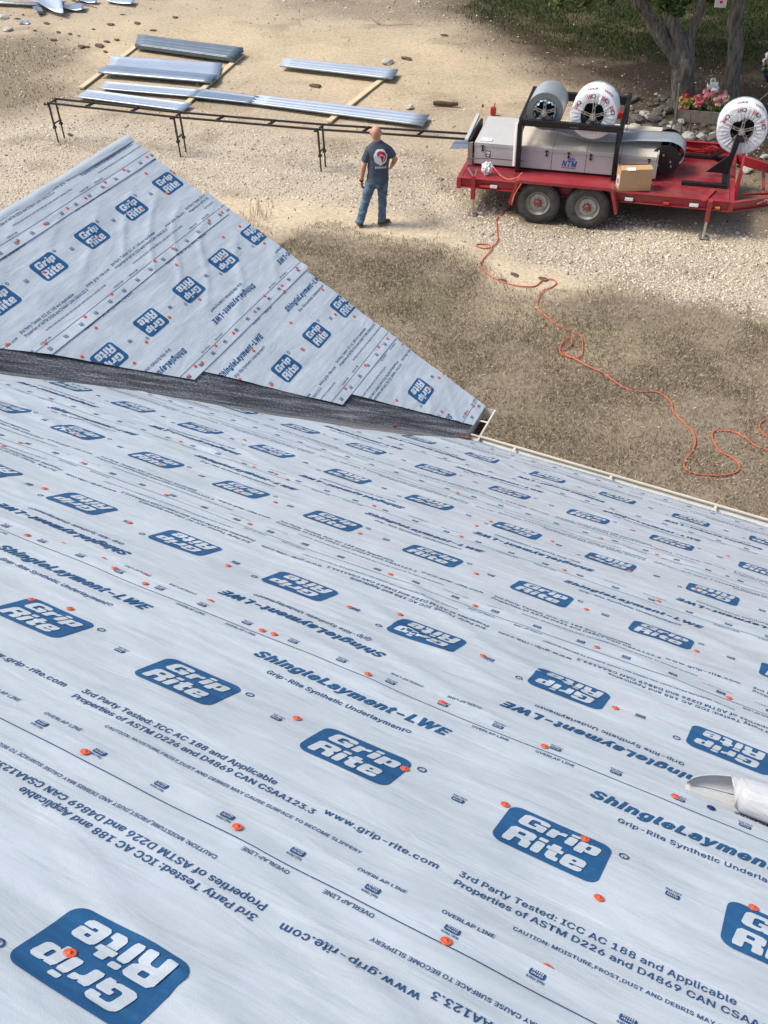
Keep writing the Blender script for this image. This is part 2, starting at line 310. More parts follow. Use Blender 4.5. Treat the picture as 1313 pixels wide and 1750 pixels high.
# ---- print templates: list of (verts2d, tris, layer, matindex) in roll coordinates, logo centre at 0,0
GLY = {'b':{',':(19,'4,-12 7,7 14,7 8,-12'),'-':(45,'34,24 34,19 11,19 11,24'),'.':(19,'8,0 5,2 5,6 10,9 14,6 14,2 11,0'),'1':(45,'20,51 28,51 28,5 39,5 39,0 8,0 8,5 21,5 21,45 9,36 9,43'),'2':(45,'6,0 6,5 26,26 31,33 32,37 31,42 27,45 22,46 17,45 14,41 13,36 7,36 7,40 9,44 11,47 14,50 18,51 22,52 27,51 31,50 34,47 36,45 38,41 38,34 36,29 31,22 15,6 15,6 39,6 39,0'),'3':(45,'22,-1 17,0 13,1 10,3 7,6 5,9 4,13 11,13 13,9 17,6 22,5 28,6 31,9 33,14 32,20 27,23 20,25 16,25 16,30 29,45 29,45 7,45 7,51 37,51 37,46 21,28 21,29 26,29 31,28 34,25 37,22 39,19 39,14 39,10 37,7 34,4 31,1 27,0'),'4':(45,'25,51 34,51 34,16 41,16 41,11 34,11 34,0 28,0 28,11 4,11 4,16|11,16 28,16 28,43'),'6':(45,'23,-1 18,0 14,1 11,4 8,7 7,12 6,16 8,24 14,34 25,51 32,51 15,26 18,30 23,31 28,31 32,29 35,27 37,24 38,20 39,16 38,11 37,7 34,4 31,1 27,0|25,5 30,8 32,13 32,19 30,24 25,26 20,26 15,24 13,19 13,13 15,8 20,5'),'8':(45,'23,-1 18,0 14,1 10,3 7,6 6,10 6,17 8,22 13,26 15,27 12,28 9,31 8,34 7,38 8,42 9,45 11,48 15,50 18,51 23,52 27,51 31,50 34,48 36,45 38,42 38,38 38,34 36,31 33,28 30,26 35,24 39,20 40,14 40,10 38,6 35,3 32,1 27,0|26,5 31,7 33,11 33,17 31,21 26,23 20,23 15,21 12,17 12,11 15,7 19,5|25,29 29,31 32,35 32,40 29,44 25,46 20,46 16,44 14,40 14,35 16,31 20,29'),'9':(45,'23,52 27,51 31,49 34,47 37,43 38,39 39,35 37,27 32,17 20,0 13,0 30,25 27,21 22,19 17,20 14,21 11,24 8,27 7,31 6,35 7,40 8,44 11,47 14,49 18,51|20,46 15,43 13,38 13,32 15,27 20,25 25,25 30,27 32,32 32,38 30,43 25,46'),':':(19,'8,0 5,2 5,6 10,9 14,6 14,2 11,0|8,27 5,30 5,33 10,36 14,33 14,30 11,27'),'A':(48,'2,0 20,51 28,51 46,0 39,0 35,14 14,14 9,0|16,20 32,20 24,44'),'B':(46,'6,0 6,51 24,51 29,50 33,49 36,47 39,41 40,34 37,30 31,26 36,25 40,20 42,14 40,7 38,4 34,2 30,0 25,0|12,6 24,6 30,6 33,8 35,11 35,16 33,20 28,23 25,23 12,23|12,29 26,29 31,31 33,35 33,40 31,43 28,45 24,45 12,45'),'C':(51,'27,-1 21,0 15,2 10,6 7,12 5,18 4,25 5,33 7,39 10,45 15,48 21,51 27,52 34,50 40,47 45,42 47,35 41,35 37,41 32,45 27,46 22,45 18,43 15,40 12,36 11,31 10,25 11,19 13,14 15,11 18,8 22,6 29,5 36,8 40,14 41,16 47,16 45,9 40,4 34,0'),'D':(50,'6,0 6,51 23,51 29,50 35,48 40,44 43,39 45,33 46,26 45,18 43,12 40,7 35,3 29,1 22,0|12,6 21,6 27,6 32,8 35,11 38,15 39,20 40,26 39,31 38,36 35,40 32,43 28,45 22,45 12,45'),'E':(42,'6,0 6,51 37,51 37,45 12,45 12,29 36,29 36,23 12,23 12,6 38,6 38,0'),'F':(41,'6,0 6,51 37,51 37,45 12,45 12,28 35,28 35,22 12,22 12,0'),'G':(52,'27,-1 20,0 15,3 10,6 7,12 5,18 4,25 5,33 7,39 10,45 15,48 20,51 26,52 34,50 40,47 45,42 47,35 41,35 37,41 32,45 27,46 22,45 18,43 15,40 12,36 11,31 10,25 11,19 13,14 15,11 18,8 22,6 27,5 31,6 34,7 37,9 40,12 41,16 41,20 43,20 28,20 28,26 48,26 48,20 47,14 45,9 42,5 38,2 33,0'),'H':(52,'6,0 6,51 12,51 12,29 39,29 39,51 46,51 46,0 39,0 39,23 12,23 12,0'),'I':(30,'3,0 3,6 12,6 12,45 3,45 3,51 27,51 27,45 18,45 18,6 27,6 27,0'),'L':(39,'6,0 6,51 12,51 12,6 36,6 36,0'),'M':(63,'6,0 6,51 15,51 29,16 32,5 35,19 48,51 57,51 57,0 50,0 51,46 46,29 34,0 29,0 14,36 11,46 12,29 12,0'),'N':(52,'6,0 6,51 14,51 40,12 40,51 46,51 46,0 39,0 12,38 12,0'),'O':(53,'27,-1 21,0 15,2 10,6 7,12 5,18 4,25 5,33 7,39 10,45 15,48 21,51 27,52 33,51 38,48 43,45 46,39 49,33 49,25 49,18 46,12 43,6 38,2 33,0|27,5 31,6 35,8 38,10 41,14 42,19 43,25 42,31 41,36 38,40 35,43 31,45 27,46 22,45 18,43 15,40 13,36 11,31 10,25 11,19 13,14 15,10 18,8 22,6'),'P':(44,'6,0 6,51 24,51 29,50 33,49 37,46 39,43 40,39 41,35 40,30 39,27 37,23 33,21 29,19 24,19 12,19 12,0|12,24 23,24 26,25 33,29 34,35 33,40 30,44 23,45 12,45'),'Q':(53,'27,-1 21,0 15,2 10,6 7,12 5,18 4,25 5,33 7,39 10,45 15,48 21,51 27,52 33,51 38,48 43,45 46,39 49,33 49,25 49,18 46,12 43,6 48,-5 40,-5 36,1|27,5 31,6 35,8 38,10 41,14 42,19 43,25 42,31 41,36 38,40 35,43 31,45 27,46 22,45 18,43 15,40 13,36 11,31 10,25 11,19 13,14 15,10 18,8 22,6'),'R':(45,'6,0 6,51 24,51 29,50 33,49 37,46 39,43 40,40 41,35 40,31 39,27 37,24 33,22 31,21 43,0 35,0 24,20 12,20 12,0|12,26 23,26 27,27 33,30 35,35 33,40 30,44 23,45 12,45'),'S':(45,'22,-1 17,0 13,1 9,3 6,6 5,10 4,14 10,14 12,9 17,6 22,5 29,6 33,9 35,14 33,18 27,21 18,24 13,26 9,29 6,33 5,37 6,41 7,45 10,48 14,50 18,51 23,52 27,51 32,50 35,48 38,45 39,42 40,38 34,38 33,41 30,44 27,45 19,46 15,44 12,40 12,35 15,32 21,29 31,26 38,22 40,17 40,10 39,6 36,3 32,1 28,0'),'T':(45,'3,45 3,51 42,51 42,45 26,45 26,0 19,0 19,45'),'U':(52,'26,-1 20,0 15,2 11,4 8,8 7,12 6,17 6,51 12,51 12,18 14,11 19,7 26,5 33,7 38,11 39,18 39,51 46,51 46,17 45,12 43,8 40,4 36,2 31,0'),'V':(48,'20,0 2,51 9,51 24,6 39,51 46,51 28,0'),'W':(69,'16,0 2,51 8,51 19,9 31,51 38,51 49,9 60,51 67,51 53,0 46,0 35,42 23,0'),'Y':(47,'21,0 21,20 2,51 9,51 24,26 39,51 46,51 27,20 27,0'),'a':(39,'13,-1 7,2 3,7 3,14 6,18 13,21 25,23 28,26 26,31 20,33 13,31 10,27 4,29 8,35 13,38 22,38 29,36 32,32 34,25 34,0 28,0 27,5 24,1 19,-1|20,5 25,7 27,11 28,19 13,16 9,12 10,7 15,5'),'b':(42,'20,-1 14,3 11,6 11,0 5,0 5,51 11,51 11,32 17,37 23,38 27,38 31,36 35,33 37,29 39,24 39,19 39,13 37,8 35,5 31,2 27,0|25,5 30,9 33,15 33,23 30,29 25,33 19,33 14,29 12,23 12,15 14,9 19,5'),'c':(40,'16,0 12,2 8,5 6,9 4,13 3,19 4,24 6,29 8,33 12,36 16,38 23,38 31,36 35,30 36,28 30,26 27,31 21,33 17,32 12,29 10,22 10,15 12,9 17,5 24,5 29,9 30,12 36,10 33,4 26,0'),'d':(42,'15,0 11,2 8,5 5,8 4,13 3,19 4,24 5,29 8,33 11,36 15,38 23,38 29,35 31,32 31,51 37,51 37,0 31,0 31,6 25,0|24,5 28,9 31,15 31,23 28,29 24,33 17,33 12,29 10,23 10,15 12,9 17,5'),'e':(40,'21,-1 16,0 12,2 8,5 6,8 4,13 3,19 4,24 6,29 8,33 12,36 16,38 24,38 29,36 34,31 37,24 37,17 10,17 10,14 13,8 18,5 25,5 30,9 31,11 36,9 34,4 28,0|10,22 30,22 29,27 26,31 21,33 15,31 11,27'),'f':(25,'8,0 8,33 1,33 1,38 8,38 8,43 10,49 14,52 22,53 24,52 22,47 17,47 14,44 14,38 23,38 23,33 14,33 14,0'),'g':(43,'17,-15 11,-13 6,-9 5,-7 10,-4 15,-9 21,-10 25,-9 28,-8 30,-5 31,-1 31,7 25,2 19,0 15,1 11,3 8,5 6,9 4,14 3,19 4,25 5,29 8,33 11,36 15,38 23,38 29,35 31,32 31,38 37,38 37,-1 37,-5 35,-9 32,-12 29,-14|24,6 28,9 31,15 31,23 28,29 24,33 17,33 12,29 10,23 10,16 12,10 17,6'),'h':(41,'5,0 5,51 11,51 11,32 15,36 19,38 23,38 30,37 34,32 35,28 36,24 36,0 30,0 30,24 29,27 27,30 25,32 18,33 14,30 12,26 11,23 11,0'),'i':(17,'5,0 5,38 11,38 11,0|5,45 4,50 8,52 12,50 11,45'),'l':(19,'10,0 7,2 6,5 5,8 5,51 11,51 11,10 13,5 17,5 18,0'),'m':(61,'5,0 5,38 11,38 11,30 13,35 17,38 22,39 26,38 29,36 31,33 31,29 34,34 38,37 44,39 50,37 54,33 55,30 56,26 56,0 50,0 50,25 49,29 47,31 42,33 37,32 35,29 34,25 34,0 27,0 27,26 25,31 20,33 16,32 13,29 11,24 11,0'),'n':(41,'5,0 5,38 11,38 11,32 15,36 19,38 23,38 29,37 34,32 35,28 36,24 36,0 30,0 30,24 29,27 27,30 25,32 18,33 14,30 12,26 11,23 11,0'),'o':(42,'21,-1 16,0 12,2 8,5 6,9 4,13 3,19 4,24 6,29 8,33 12,36 16,38 21,38 26,38 30,36 33,33 36,29 38,24 38,19 38,13 36,9 33,5 30,2 26,0|24,5 29,9 32,15 32,22 29,29 24,32 17,32 12,29 10,22 10,15 12,9 17,5'),'p':(42,'5,-14 5,38 11,38 11,32 17,37 23,38 27,38 31,36 35,33 37,29 39,24 39,19 39,13 37,8 35,5 31,2 27,0 20,-1 14,3 11,6 11,-14|25,5 30,9 33,15 33,23 30,29 25,33 19,33 14,29 12,23 12,15 14,9 19,5'),'r':(26,'5,0 5,38 11,38 12,32 15,37 24,38 24,32 18,32 14,30 12,26 11,24 11,0'),'s':(36,'14,-1 8,2 5,6 4,9 9,11 12,6 18,5 24,6 27,10 25,14 21,16 10,19 7,21 5,24 5,27 7,33 12,37 19,38 25,37 30,34 32,29 27,28 24,32 19,33 13,32 11,28 12,24 17,22 27,19 31,17 32,14 33,11 31,5 26,1'),'t':(23,'1,33 1,38 7,38 7,47 13,47 13,38 20,38 20,33 13,33 13,10 14,6 20,5 21,0 17,0 12,0 9,2 7,5 7,33'),'w':(57,'14,0 2,38 9,38 17,10 25,38 32,38 40,10 48,38 54,38 43,0 37,0 29,29 20,0'),'y':(39,'5,-14 6,-9 12,-8 15,-4 16,0 2,38 8,38 19,9 31,38 37,38 20,-6 18,-11 14,-14'),'®':(46,'19,12 12,15 7,21 4,28 4,36 7,43 12,48 19,51 27,51 34,48 40,43 43,36 43,28 40,21 34,15 27,12|23,17 27,17 31,19 34,21 36,24 38,28 38,32 38,36 36,39 34,42 31,45 27,46 23,47 19,46 16,45 13,42 10,39 9,36 8,32 9,28 10,24 13,21 16,19 19,17|15,22 15,41 27,41 30,38 30,34 28,31 32,22 28,22 23,30 19,30 19,22|19,33 26,33 26,38 19,38'),},
'h':{'-':(45,'34,24 34,19 11,19 11,24'),'E':(42,'6,0 6,51 37,51 37,45 12,45 12,29 36,29 36,23 12,23 12,6 38,6 38,0'),'L':(39,'6,0 6,51 12,51 12,6 36,6 36,0'),'S':(45,'22,-1 17,0 13,1 9,3 6,6 5,10 4,14 10,14 12,9 17,6 22,5 29,6 33,9 35,14 33,18 27,21 18,24 13,26 9,29 6,33 5,37 6,41 7,45 10,48 14,50 18,51 23,52 27,51 32,50 35,48 38,45 39,42 40,38 34,38 33,41 30,44 27,45 19,46 15,44 12,40 12,35 15,32 21,29 31,26 38,22 40,17 40,10 39,6 36,3 32,1 28,0'),'W':(69,'16,0 2,51 8,51 19,9 31,51 38,51 49,9 60,51 67,51 53,0 46,0 35,42 23,0'),'a':(39,'13,-1 7,2 3,7 3,14 6,18 13,21 25,23 28,26 26,31 20,33 13,31 10,27 4,29 8,35 13,38 22,38 29,36 32,32 34,25 34,0 28,0 27,5 24,1 19,-1|20,5 25,7 27,11 28,19 13,16 9,12 10,7 15,5'),'e':(40,'21,-1 16,0 12,2 8,5 6,8 4,13 3,19 4,24 6,29 8,33 12,36 16,38 24,38 29,36 34,31 37,24 37,17 10,17 10,14 13,8 18,5 25,5 30,9 31,11 36,9 34,4 28,0|10,22 30,22 29,27 26,31 21,33 15,31 11,27'),'g':(43,'17,-15 11,-13 6,-9 5,-7 10,-4 15,-9 21,-10 25,-9 28,-8 30,-5 31,-1 31,7 25,2 19,0 15,1 11,3 8,5 6,9 4,14 3,19 4,25 5,29 8,33 11,36 15,38 23,38 29,35 31,32 31,38 37,38 37,-1 37,-5 35,-9 32,-12 29,-14|24,6 28,9 31,15 31,23 28,29 24,33 17,33 12,29 10,23 10,16 12,10 17,6'),'h':(41,'5,0 5,51 11,51 11,32 15,36 19,38 23,38 30,37 34,32 35,28 36,24 36,0 30,0 30,24 29,27 27,30 25,32 18,33 14,30 12,26 11,23 11,0'),'i':(17,'5,0 5,38 11,38 11,0|5,45 4,50 8,52 12,50 11,45'),'l':(19,'10,0 7,2 6,5 5,8 5,51 11,51 11,10 13,5 17,5 18,0'),'m':(61,'5,0 5,38 11,38 11,30 13,35 17,38 22,39 26,38 29,36 31,33 31,29 34,34 38,37 44,39 50,37 54,33 55,30 56,26 56,0 50,0 50,25 49,29 47,31 42,33 37,32 35,29 34,25 34,0 27,0 27,26 25,31 20,33 16,32 13,29 11,24 11,0'),'n':(41,'5,0 5,38 11,38 11,32 15,36 19,38 23,38 29,37 34,32 35,28 36,24 36,0 30,0 30,24 29,27 27,30 25,32 18,33 14,30 12,26 11,23 11,0'),'t':(23,'1,33 1,38 7,38 7,47 13,47 13,38 20,38 20,33 13,33 13,10 14,6 20,5 21,0 17,0 12,0 9,2 7,5 7,33'),'y':(39,'5,-14 6,-9 12,-8 15,-4 16,0 2,38 8,38 19,9 31,38 37,38 20,-6 18,-11 14,-14'),},
}
_gc = {}
BOLD = {'b': .014, 'h': .020}
def glyph(c, key):
    if c not in GLY[key]: key = 'b' if c in GLY['b'] else 'h'
    if (c, key) not in _gc:
        adv, L = GLY[key][c]; loops = [np.array([[float(q) / 100 for q in p.split(',')] for p in P_.split(' ')]) for P_ in L.split('|')]
        loops = [p[np.hypot(*(p - np.roll(p, 1, 0)).T) > 1e-6] for p in loops]
        area = lambda p: .5 * float(np.sum(p[:, 0] * np.roll(p[:, 1], -1) - p[:, 1] * np.roll(p[:, 0], -1)))
        def inside(q, p):
            r = False; n_ = len(p)
            for i in range(n_):
                a, b = p[i], p[i - 1]
                if (a[1] > q[1]) != (b[1] > q[1]) and q[0] < (b[0] - a[0]) * (q[1] - a[1]) / (b[1] - a[1]) + a[0]: r = not r
            return r
        res_ = []
        for i, p in enumerate(loops):
            hole = sum(inside(p[0], q) for j, q in enumerate(loops) if j != i) % 2 == 1
            if area(p) < 0: p = p[::-1]
            e1 = p - np.roll(p, 1, 0); e2 = np.roll(p, -1, 0) - p
            n1 = np.stack([e1[:, 1], -e1[:, 0]], 1); n2 = np.stack([e2[:, 1], -e2[:, 0]], 1); n1 /= np.linalg.norm(n1, axis=1, keepdims=True); n2 /= np.linalg.norm(n2, axis=1, keepdims=True)
            nn = n1 + n2; nn /= np.maximum(.6, (nn * nn).sum(1, keepdims=True) / 2); off = BOLD[key] * (-.55 if hole else 1)
            res_.append(p + nn * off)
        _gc[(c, key)] = (adv / 100 + BOLD[key] * .9, *poly_arr([[tuple(q) for q in p] for p in res_]))
    return _gc[(c, key)]
def text_arr(body, shear=0, key='b', res=2, space=1.0):
    Vs = []; Fs = []; x = 0; n = 0
    for c in body:
        if c == ' ': x += .20; continue
        adv, V, F = glyph(c, key); Vs.append(V + [x, 0]); Fs.append(F + n); n += len(V); x += adv * space + (.055 if key == 'h' else 0)
    V = np.concatenate(Vs); V = V.copy(); V[:, 0] += V[:, 1] * shear; return V, np.concatenate(Fs)
def curve_arr(cu):
    o = bpy.data.objects.new('t', cu); C.objects.link(o); dg = bpy.context.evaluated_depsgraph_get(); me = bpy.data.meshes.new_from_object(o.evaluated_get(dg))
    me.calc_loop_triangles(); V = np.empty(len(me.vertices) * 3); me.vertices.foreach_get('co', V); F = np.empty(len(me.loop_triangles) * 3, np.int32); me.loop_triangles.foreach_get('vertices', F)
    bpy.data.objects.remove(o); bpy.data.curves.remove(cu); bpy.data.meshes.remove(me)
    F = F.reshape(-1, 3); V = V.reshape(-1, 3)[:, :2]
    a = V[F[:, 1]] - V[F[:, 0]]; b = V[F[:, 2]] - V[F[:, 0]]; neg = (a[:, 0] * b[:, 1] - a[:, 1] * b[:, 0]) < 0; F[neg] = F[neg][:, ::-1]
    return V, F
def fit(VF, x0, x1, y0, y1):
    V, F = VF; V = V.copy(); mn = V.min(0); mx = V.max(0); V = (V - mn) / (mx - mn); V[:, 0] = x0 + V[:, 0] * (x1 - x0); V[:, 1] = y0 + V[:, 1] * (y1 - y0); return V, F
def poly_arr(polys):
    cu = bpy.data.curves.new('g', 'CURVE'); cu.dimensions = '2D'; cu.fill_mode = 'BOTH'
    for P_ in polys:
        sp = cu.splines.new('POLY'); sp.points.add(len(P_) - 1); sp.use_cyclic_u = True
        for q, p in zip(sp.points, P_): q.co = (p[0], p[1], 0, 1)
    return curve_arr(cu)
def chaikin(P_, n=1, r=.2):
    for _ in range(n):
        Q = []
        for i in range(len(P_)):
            a = P_[i]; b = P_[(i + 1) % len(P_)]
            Q += [(a[0] * (1 - r) + b[0] * r, a[1] * (1 - r) + b[1] * r), (a[0] * r + b[0] * (1 - r), a[1] * r + b[1] * (1 - r))]
        P_ = Q
    return P_
GL = {
 'G': (.92, [[(0,.14),(0,.86),(.14,1),(.76,1),(.9,.88),(.9,.64),(.6,.64),(.6,.77),(.36,.77),(.3,.7),(.3,.3),(.36,.23),(.58,.23),(.58,.36),(.47,.36),(.47,.55),(.9,.55),(.9,0),(.7,0),(.65,.07),(.56,0),(.14,0)]]),
 'r': (.55, [[(0,0),(0,.72),(.27,.72),(.28,.62),(.38,.73),(.54,.75),(.54,.48),(.38,.47),(.3,.4),(.3,0)]]),
 'i': (.30, [[(0,0),(0,.71),(.3,.71),(.3,0)], [(0,.79),(0,.99),(.3,.99),(.3,.79)]]),
 'p': (.72, [[(0,-.2),(0,.72),(.27,.72),(.28,.65),(.37,.74),(.62,.74),(.72,.63),(.72,.1),(.62,0),(.37,0),(.3,.06),(.3,-.2)], [(.3,.2),(.3,.54),(.43,.54),(.43,.2)]]),
 'R': (.90, [[(0,0),(0,1),(.74,1),(.88,.9),(.88,.58),(.76,.49),(.88,.4),(.9,0),(.58,0),(.57,.34),(.5,.39),(.32,.39),(.32,0)], [(.32,.6),(.32,.79),(.56,.79),(.56,.6)]]),
 't': (.54, [[(.1,.12),(.1,.52),(0,.52),(0,.72),(.1,.72),(.1,.93),(.4,.93),(.4,.72),(.54,.72),(.54,.52),(.4,.52),(.4,.25),(.54,.22),(.54,0),(.22,0)]]),
 'e': (.72, [[(0,.1),(0,.63),(.1,.74),(.62,.74),(.72,.63),(.72,.31),(.29,.31),(.29,.2),(.43,.2),(.43,.26),(.72,.26),(.72,.1),(.62,0),(.1,0)], [(.29,.44),(.29,.56),(.43,.56),(.43,.44)]])}
def word(wd):
    Vs = []; Fs = []; x = 0; n = 0
    for ch in wd:
        wd_, polys = GL[ch]; V, F = poly_arr([chaikin(p, 1, .14) for p in polys]); V = V + [x, 0]; x += wd_ + .07; Vs.append(V); Fs.append(F + n); n += len(V)
    V = np.concatenate(Vs); V[:, 0] += V[:, 1] * .12; return V / [1, 1], np.concatenate(Fs)
def rrect(w_, h_, r, n=6):
    P_ = []
    for cx_, cy_, a0 in ((w_/2-r, h_/2-r, 0), (-w_/2+r, h_/2-r, 90), (-w_/2+r, -h_/2+r, 180), (w_/2-r, -h_/2+r, 270)):
        for i in range(n + 1): a = math.radians(a0 + 90 * i / n); P_.append((cx_ + r * math.cos(a), cy_ + r * math.sin(a)))
    Q = []
    for i, p in enumerate(P_):
        q = P_[(i + 1) % len(P_)]; m_ = max(1, int(math.hypot(q[0] - p[0], q[1] - p[1]) / .028))
        Q += [(p[0] + (q[0] - p[0]) * k / m_, p[1] + (q[1] - p[1]) * k / m_) for k in range(m_)]
    return Q
def disc(P_, rings=(1, .8, .6, .4, .2)):
    P_ = np.array(P_); n = len(P_); V = np.concatenate([P_ * k for k in rings] + [[[0, 0]]]); F = []
    for i in range(len(rings) - 1):
        for k in range(n):
            a, b, c, d = i*n+k, i*n+(k+1) % n, (i+1)*n+(k+1) % n, (i+1)*n+k; F += [(a, b, c), (a, c, d)]
    for k in range(n): F.append(((len(rings)-1)*n+k, (len(rings)-1)*n+(k+1) % n, len(rings)*n))
    return V, np.array(F)
def quadstrip(x0, x1, y, wd_, n):
    xs = np.linspace(x0, x1, n + 1); V = np.concatenate([np.stack([xs, 0*xs + y - wd_/2], 1), np.stack([xs, 0*xs + y + wd_/2], 1)]); F = []
    for i in range(n): F += [(i, i+1, n+2+i), (i, n+2+i, n+1+i)]
    return V, np.array(F)
def sh(VF, dx, dy): return VF[0] + [dx, dy], VF[1]
def marks(n, seed, slant=.2):            # a row of letter sized strokes for lettering too worn to read
    r_ = random.Random(seed); P_ = []; x = 0
    for i in range(n):
        w_ = r_.uniform(.5, .9); k = r_.uniform(.3, .7); P_.append([(x, 0), (x, 1), (x + w_ * .35, 1), (x + w_ * .35, .6), (x + w_, k + .25), (x + w_, k - .1), (x + w_ * .4, .35), (x + w_ * .4, 0)]); x += w_ + .22
    V, F = poly_arr(P_); V = V.copy(); V[:, 0] += V[:, 1] * slant; return V, F
REG = text_arr('\u00ae', 0, 'b', 3)
TPL = []      # (V,F,layer,mat)  mat 1 = ink, 0 = sheet colour, 2 = small ink
bgl = disc(rrect(.285, .200, .034), (1, .88, .76, .64, .52, .4, .28, .14)); gw = fit(word('Grip'), -.103, .118, .002, .079); rw = fit(word('Rite'), -.116, .100, -.082, -.004)
for i in (0, 1):
    dx = i * L_
    TPL += [(*sh(bgl, dx, 0), 1, 1), (*sh(gw, dx, 0), 2, 0), (*sh(rw, dx, 0), 2, 0), (*sh(fit(REG, .160, .188, .066, .094), dx, 0), 1, 2)]
ml_bg = disc(rrect(.036, .021, .005, 2), (1,)); ml_t = fit(text_arr('Nail Here', 0, 'b', 1), -.020, .020, .014, .024)
ml_g = fit(text_arr('Grip', 0, 'b', 1), -.013, .013, 0.0005, .0085); ml_r = fit(text_arr('Rite', 0, 'b', 1), -.013, .013, -.0085, -.0005)
def nailhere(x, y):
    return [(*sh(ml_bg, x, y), 1, 2), (*sh(ml_t, x, y), 1, 2), (*sh(ml_g, x, y), 2, 0), (*sh(ml_r, x, y), 2, 0)]
for x in (-.27, -.27 + L_): TPL += nailhere(x, .004)
for k in range(6):
    TPL += nailhere(-.335 + k * L_ / 3, .536); TPL += nailhere(-.30 + k * L_ / 3, -.545)
_st = fit(text_arr('ShingleLayment-LWE', .28, 'h', 2, 1.0), .022, .735, .318, .385)
for _i, (_dx, _dy) in enumerate(((0, 0), (-.0021, 0), (.0021, 0), (.0, .0008), (0, -.0008))): TPL.append((*sh(_st, _dx, _dy), 1 + .09 * _i, 1))
TPL.append((*fit(text_arr('Grip-Rite Synthetic Underlayment\u00ae', 0, 'b', 2, 1.05), .119, .640, .250, .284), 1, 2))
TPL.append((*fit(text_arr('3rd Party Tested: ICC AC 188 and Applicable', 0, 'b', 2, 1.04), -.149, .502, -.316, -.285), 1, 2))
TPL.append((*fit(text_arr('Properties of ASTM D226 and D4869 CAN CSAA123.3', 0, 'b', 2, 1.02), -.146, .639, -.357, -.326), 1, 2))
TPL.append((*fit(text_arr('www.grip-rite.com', 0, 'b', 2, 1.08), .655, .972, -.331, -.299), 1, 2))
TPL.append((*fit(text_arr('CAUTION: MOISTURE,FROST,DUST AND DEBRIS MAY CAUSE SURFACE TO BECOME SLIPPERY', 0, 'b', 1, 1.04), .022, .806, -.412, -.395), 1, 2))
ovl = text_arr('OVERLAP LINE', 0, 'b', 1, 1.02)
for x in (.77, .985): TPL.append((*fit(ovl, x, x + .125, .465, .480), 1, 2))
for x in (.83, 1.044): TPL.append((*fit(ovl, x, x + .125, -.474, -.459), 1, 2))
TPL += [(*quadstrip(-.232, .937, .493, .0036, 24), 1, 2), (*quadstrip(-.168, 1.001, -.489, .0036, 24), 1, 2)]
PV = np.concatenate([t[0] for t in TPL]); PLAY = np.concatenate([np.full(len(t[0]), t[2]) for t in TPL]); PMI = np.concatenate([np.full(len(t[1]), t[3]) for t in TPL])
PF = []; n = 0
for t in TPL: PF.append(t[1] + n); n += len(t[0])
PF = np.concatenate(PF)
print('print tris per period', len(PF))

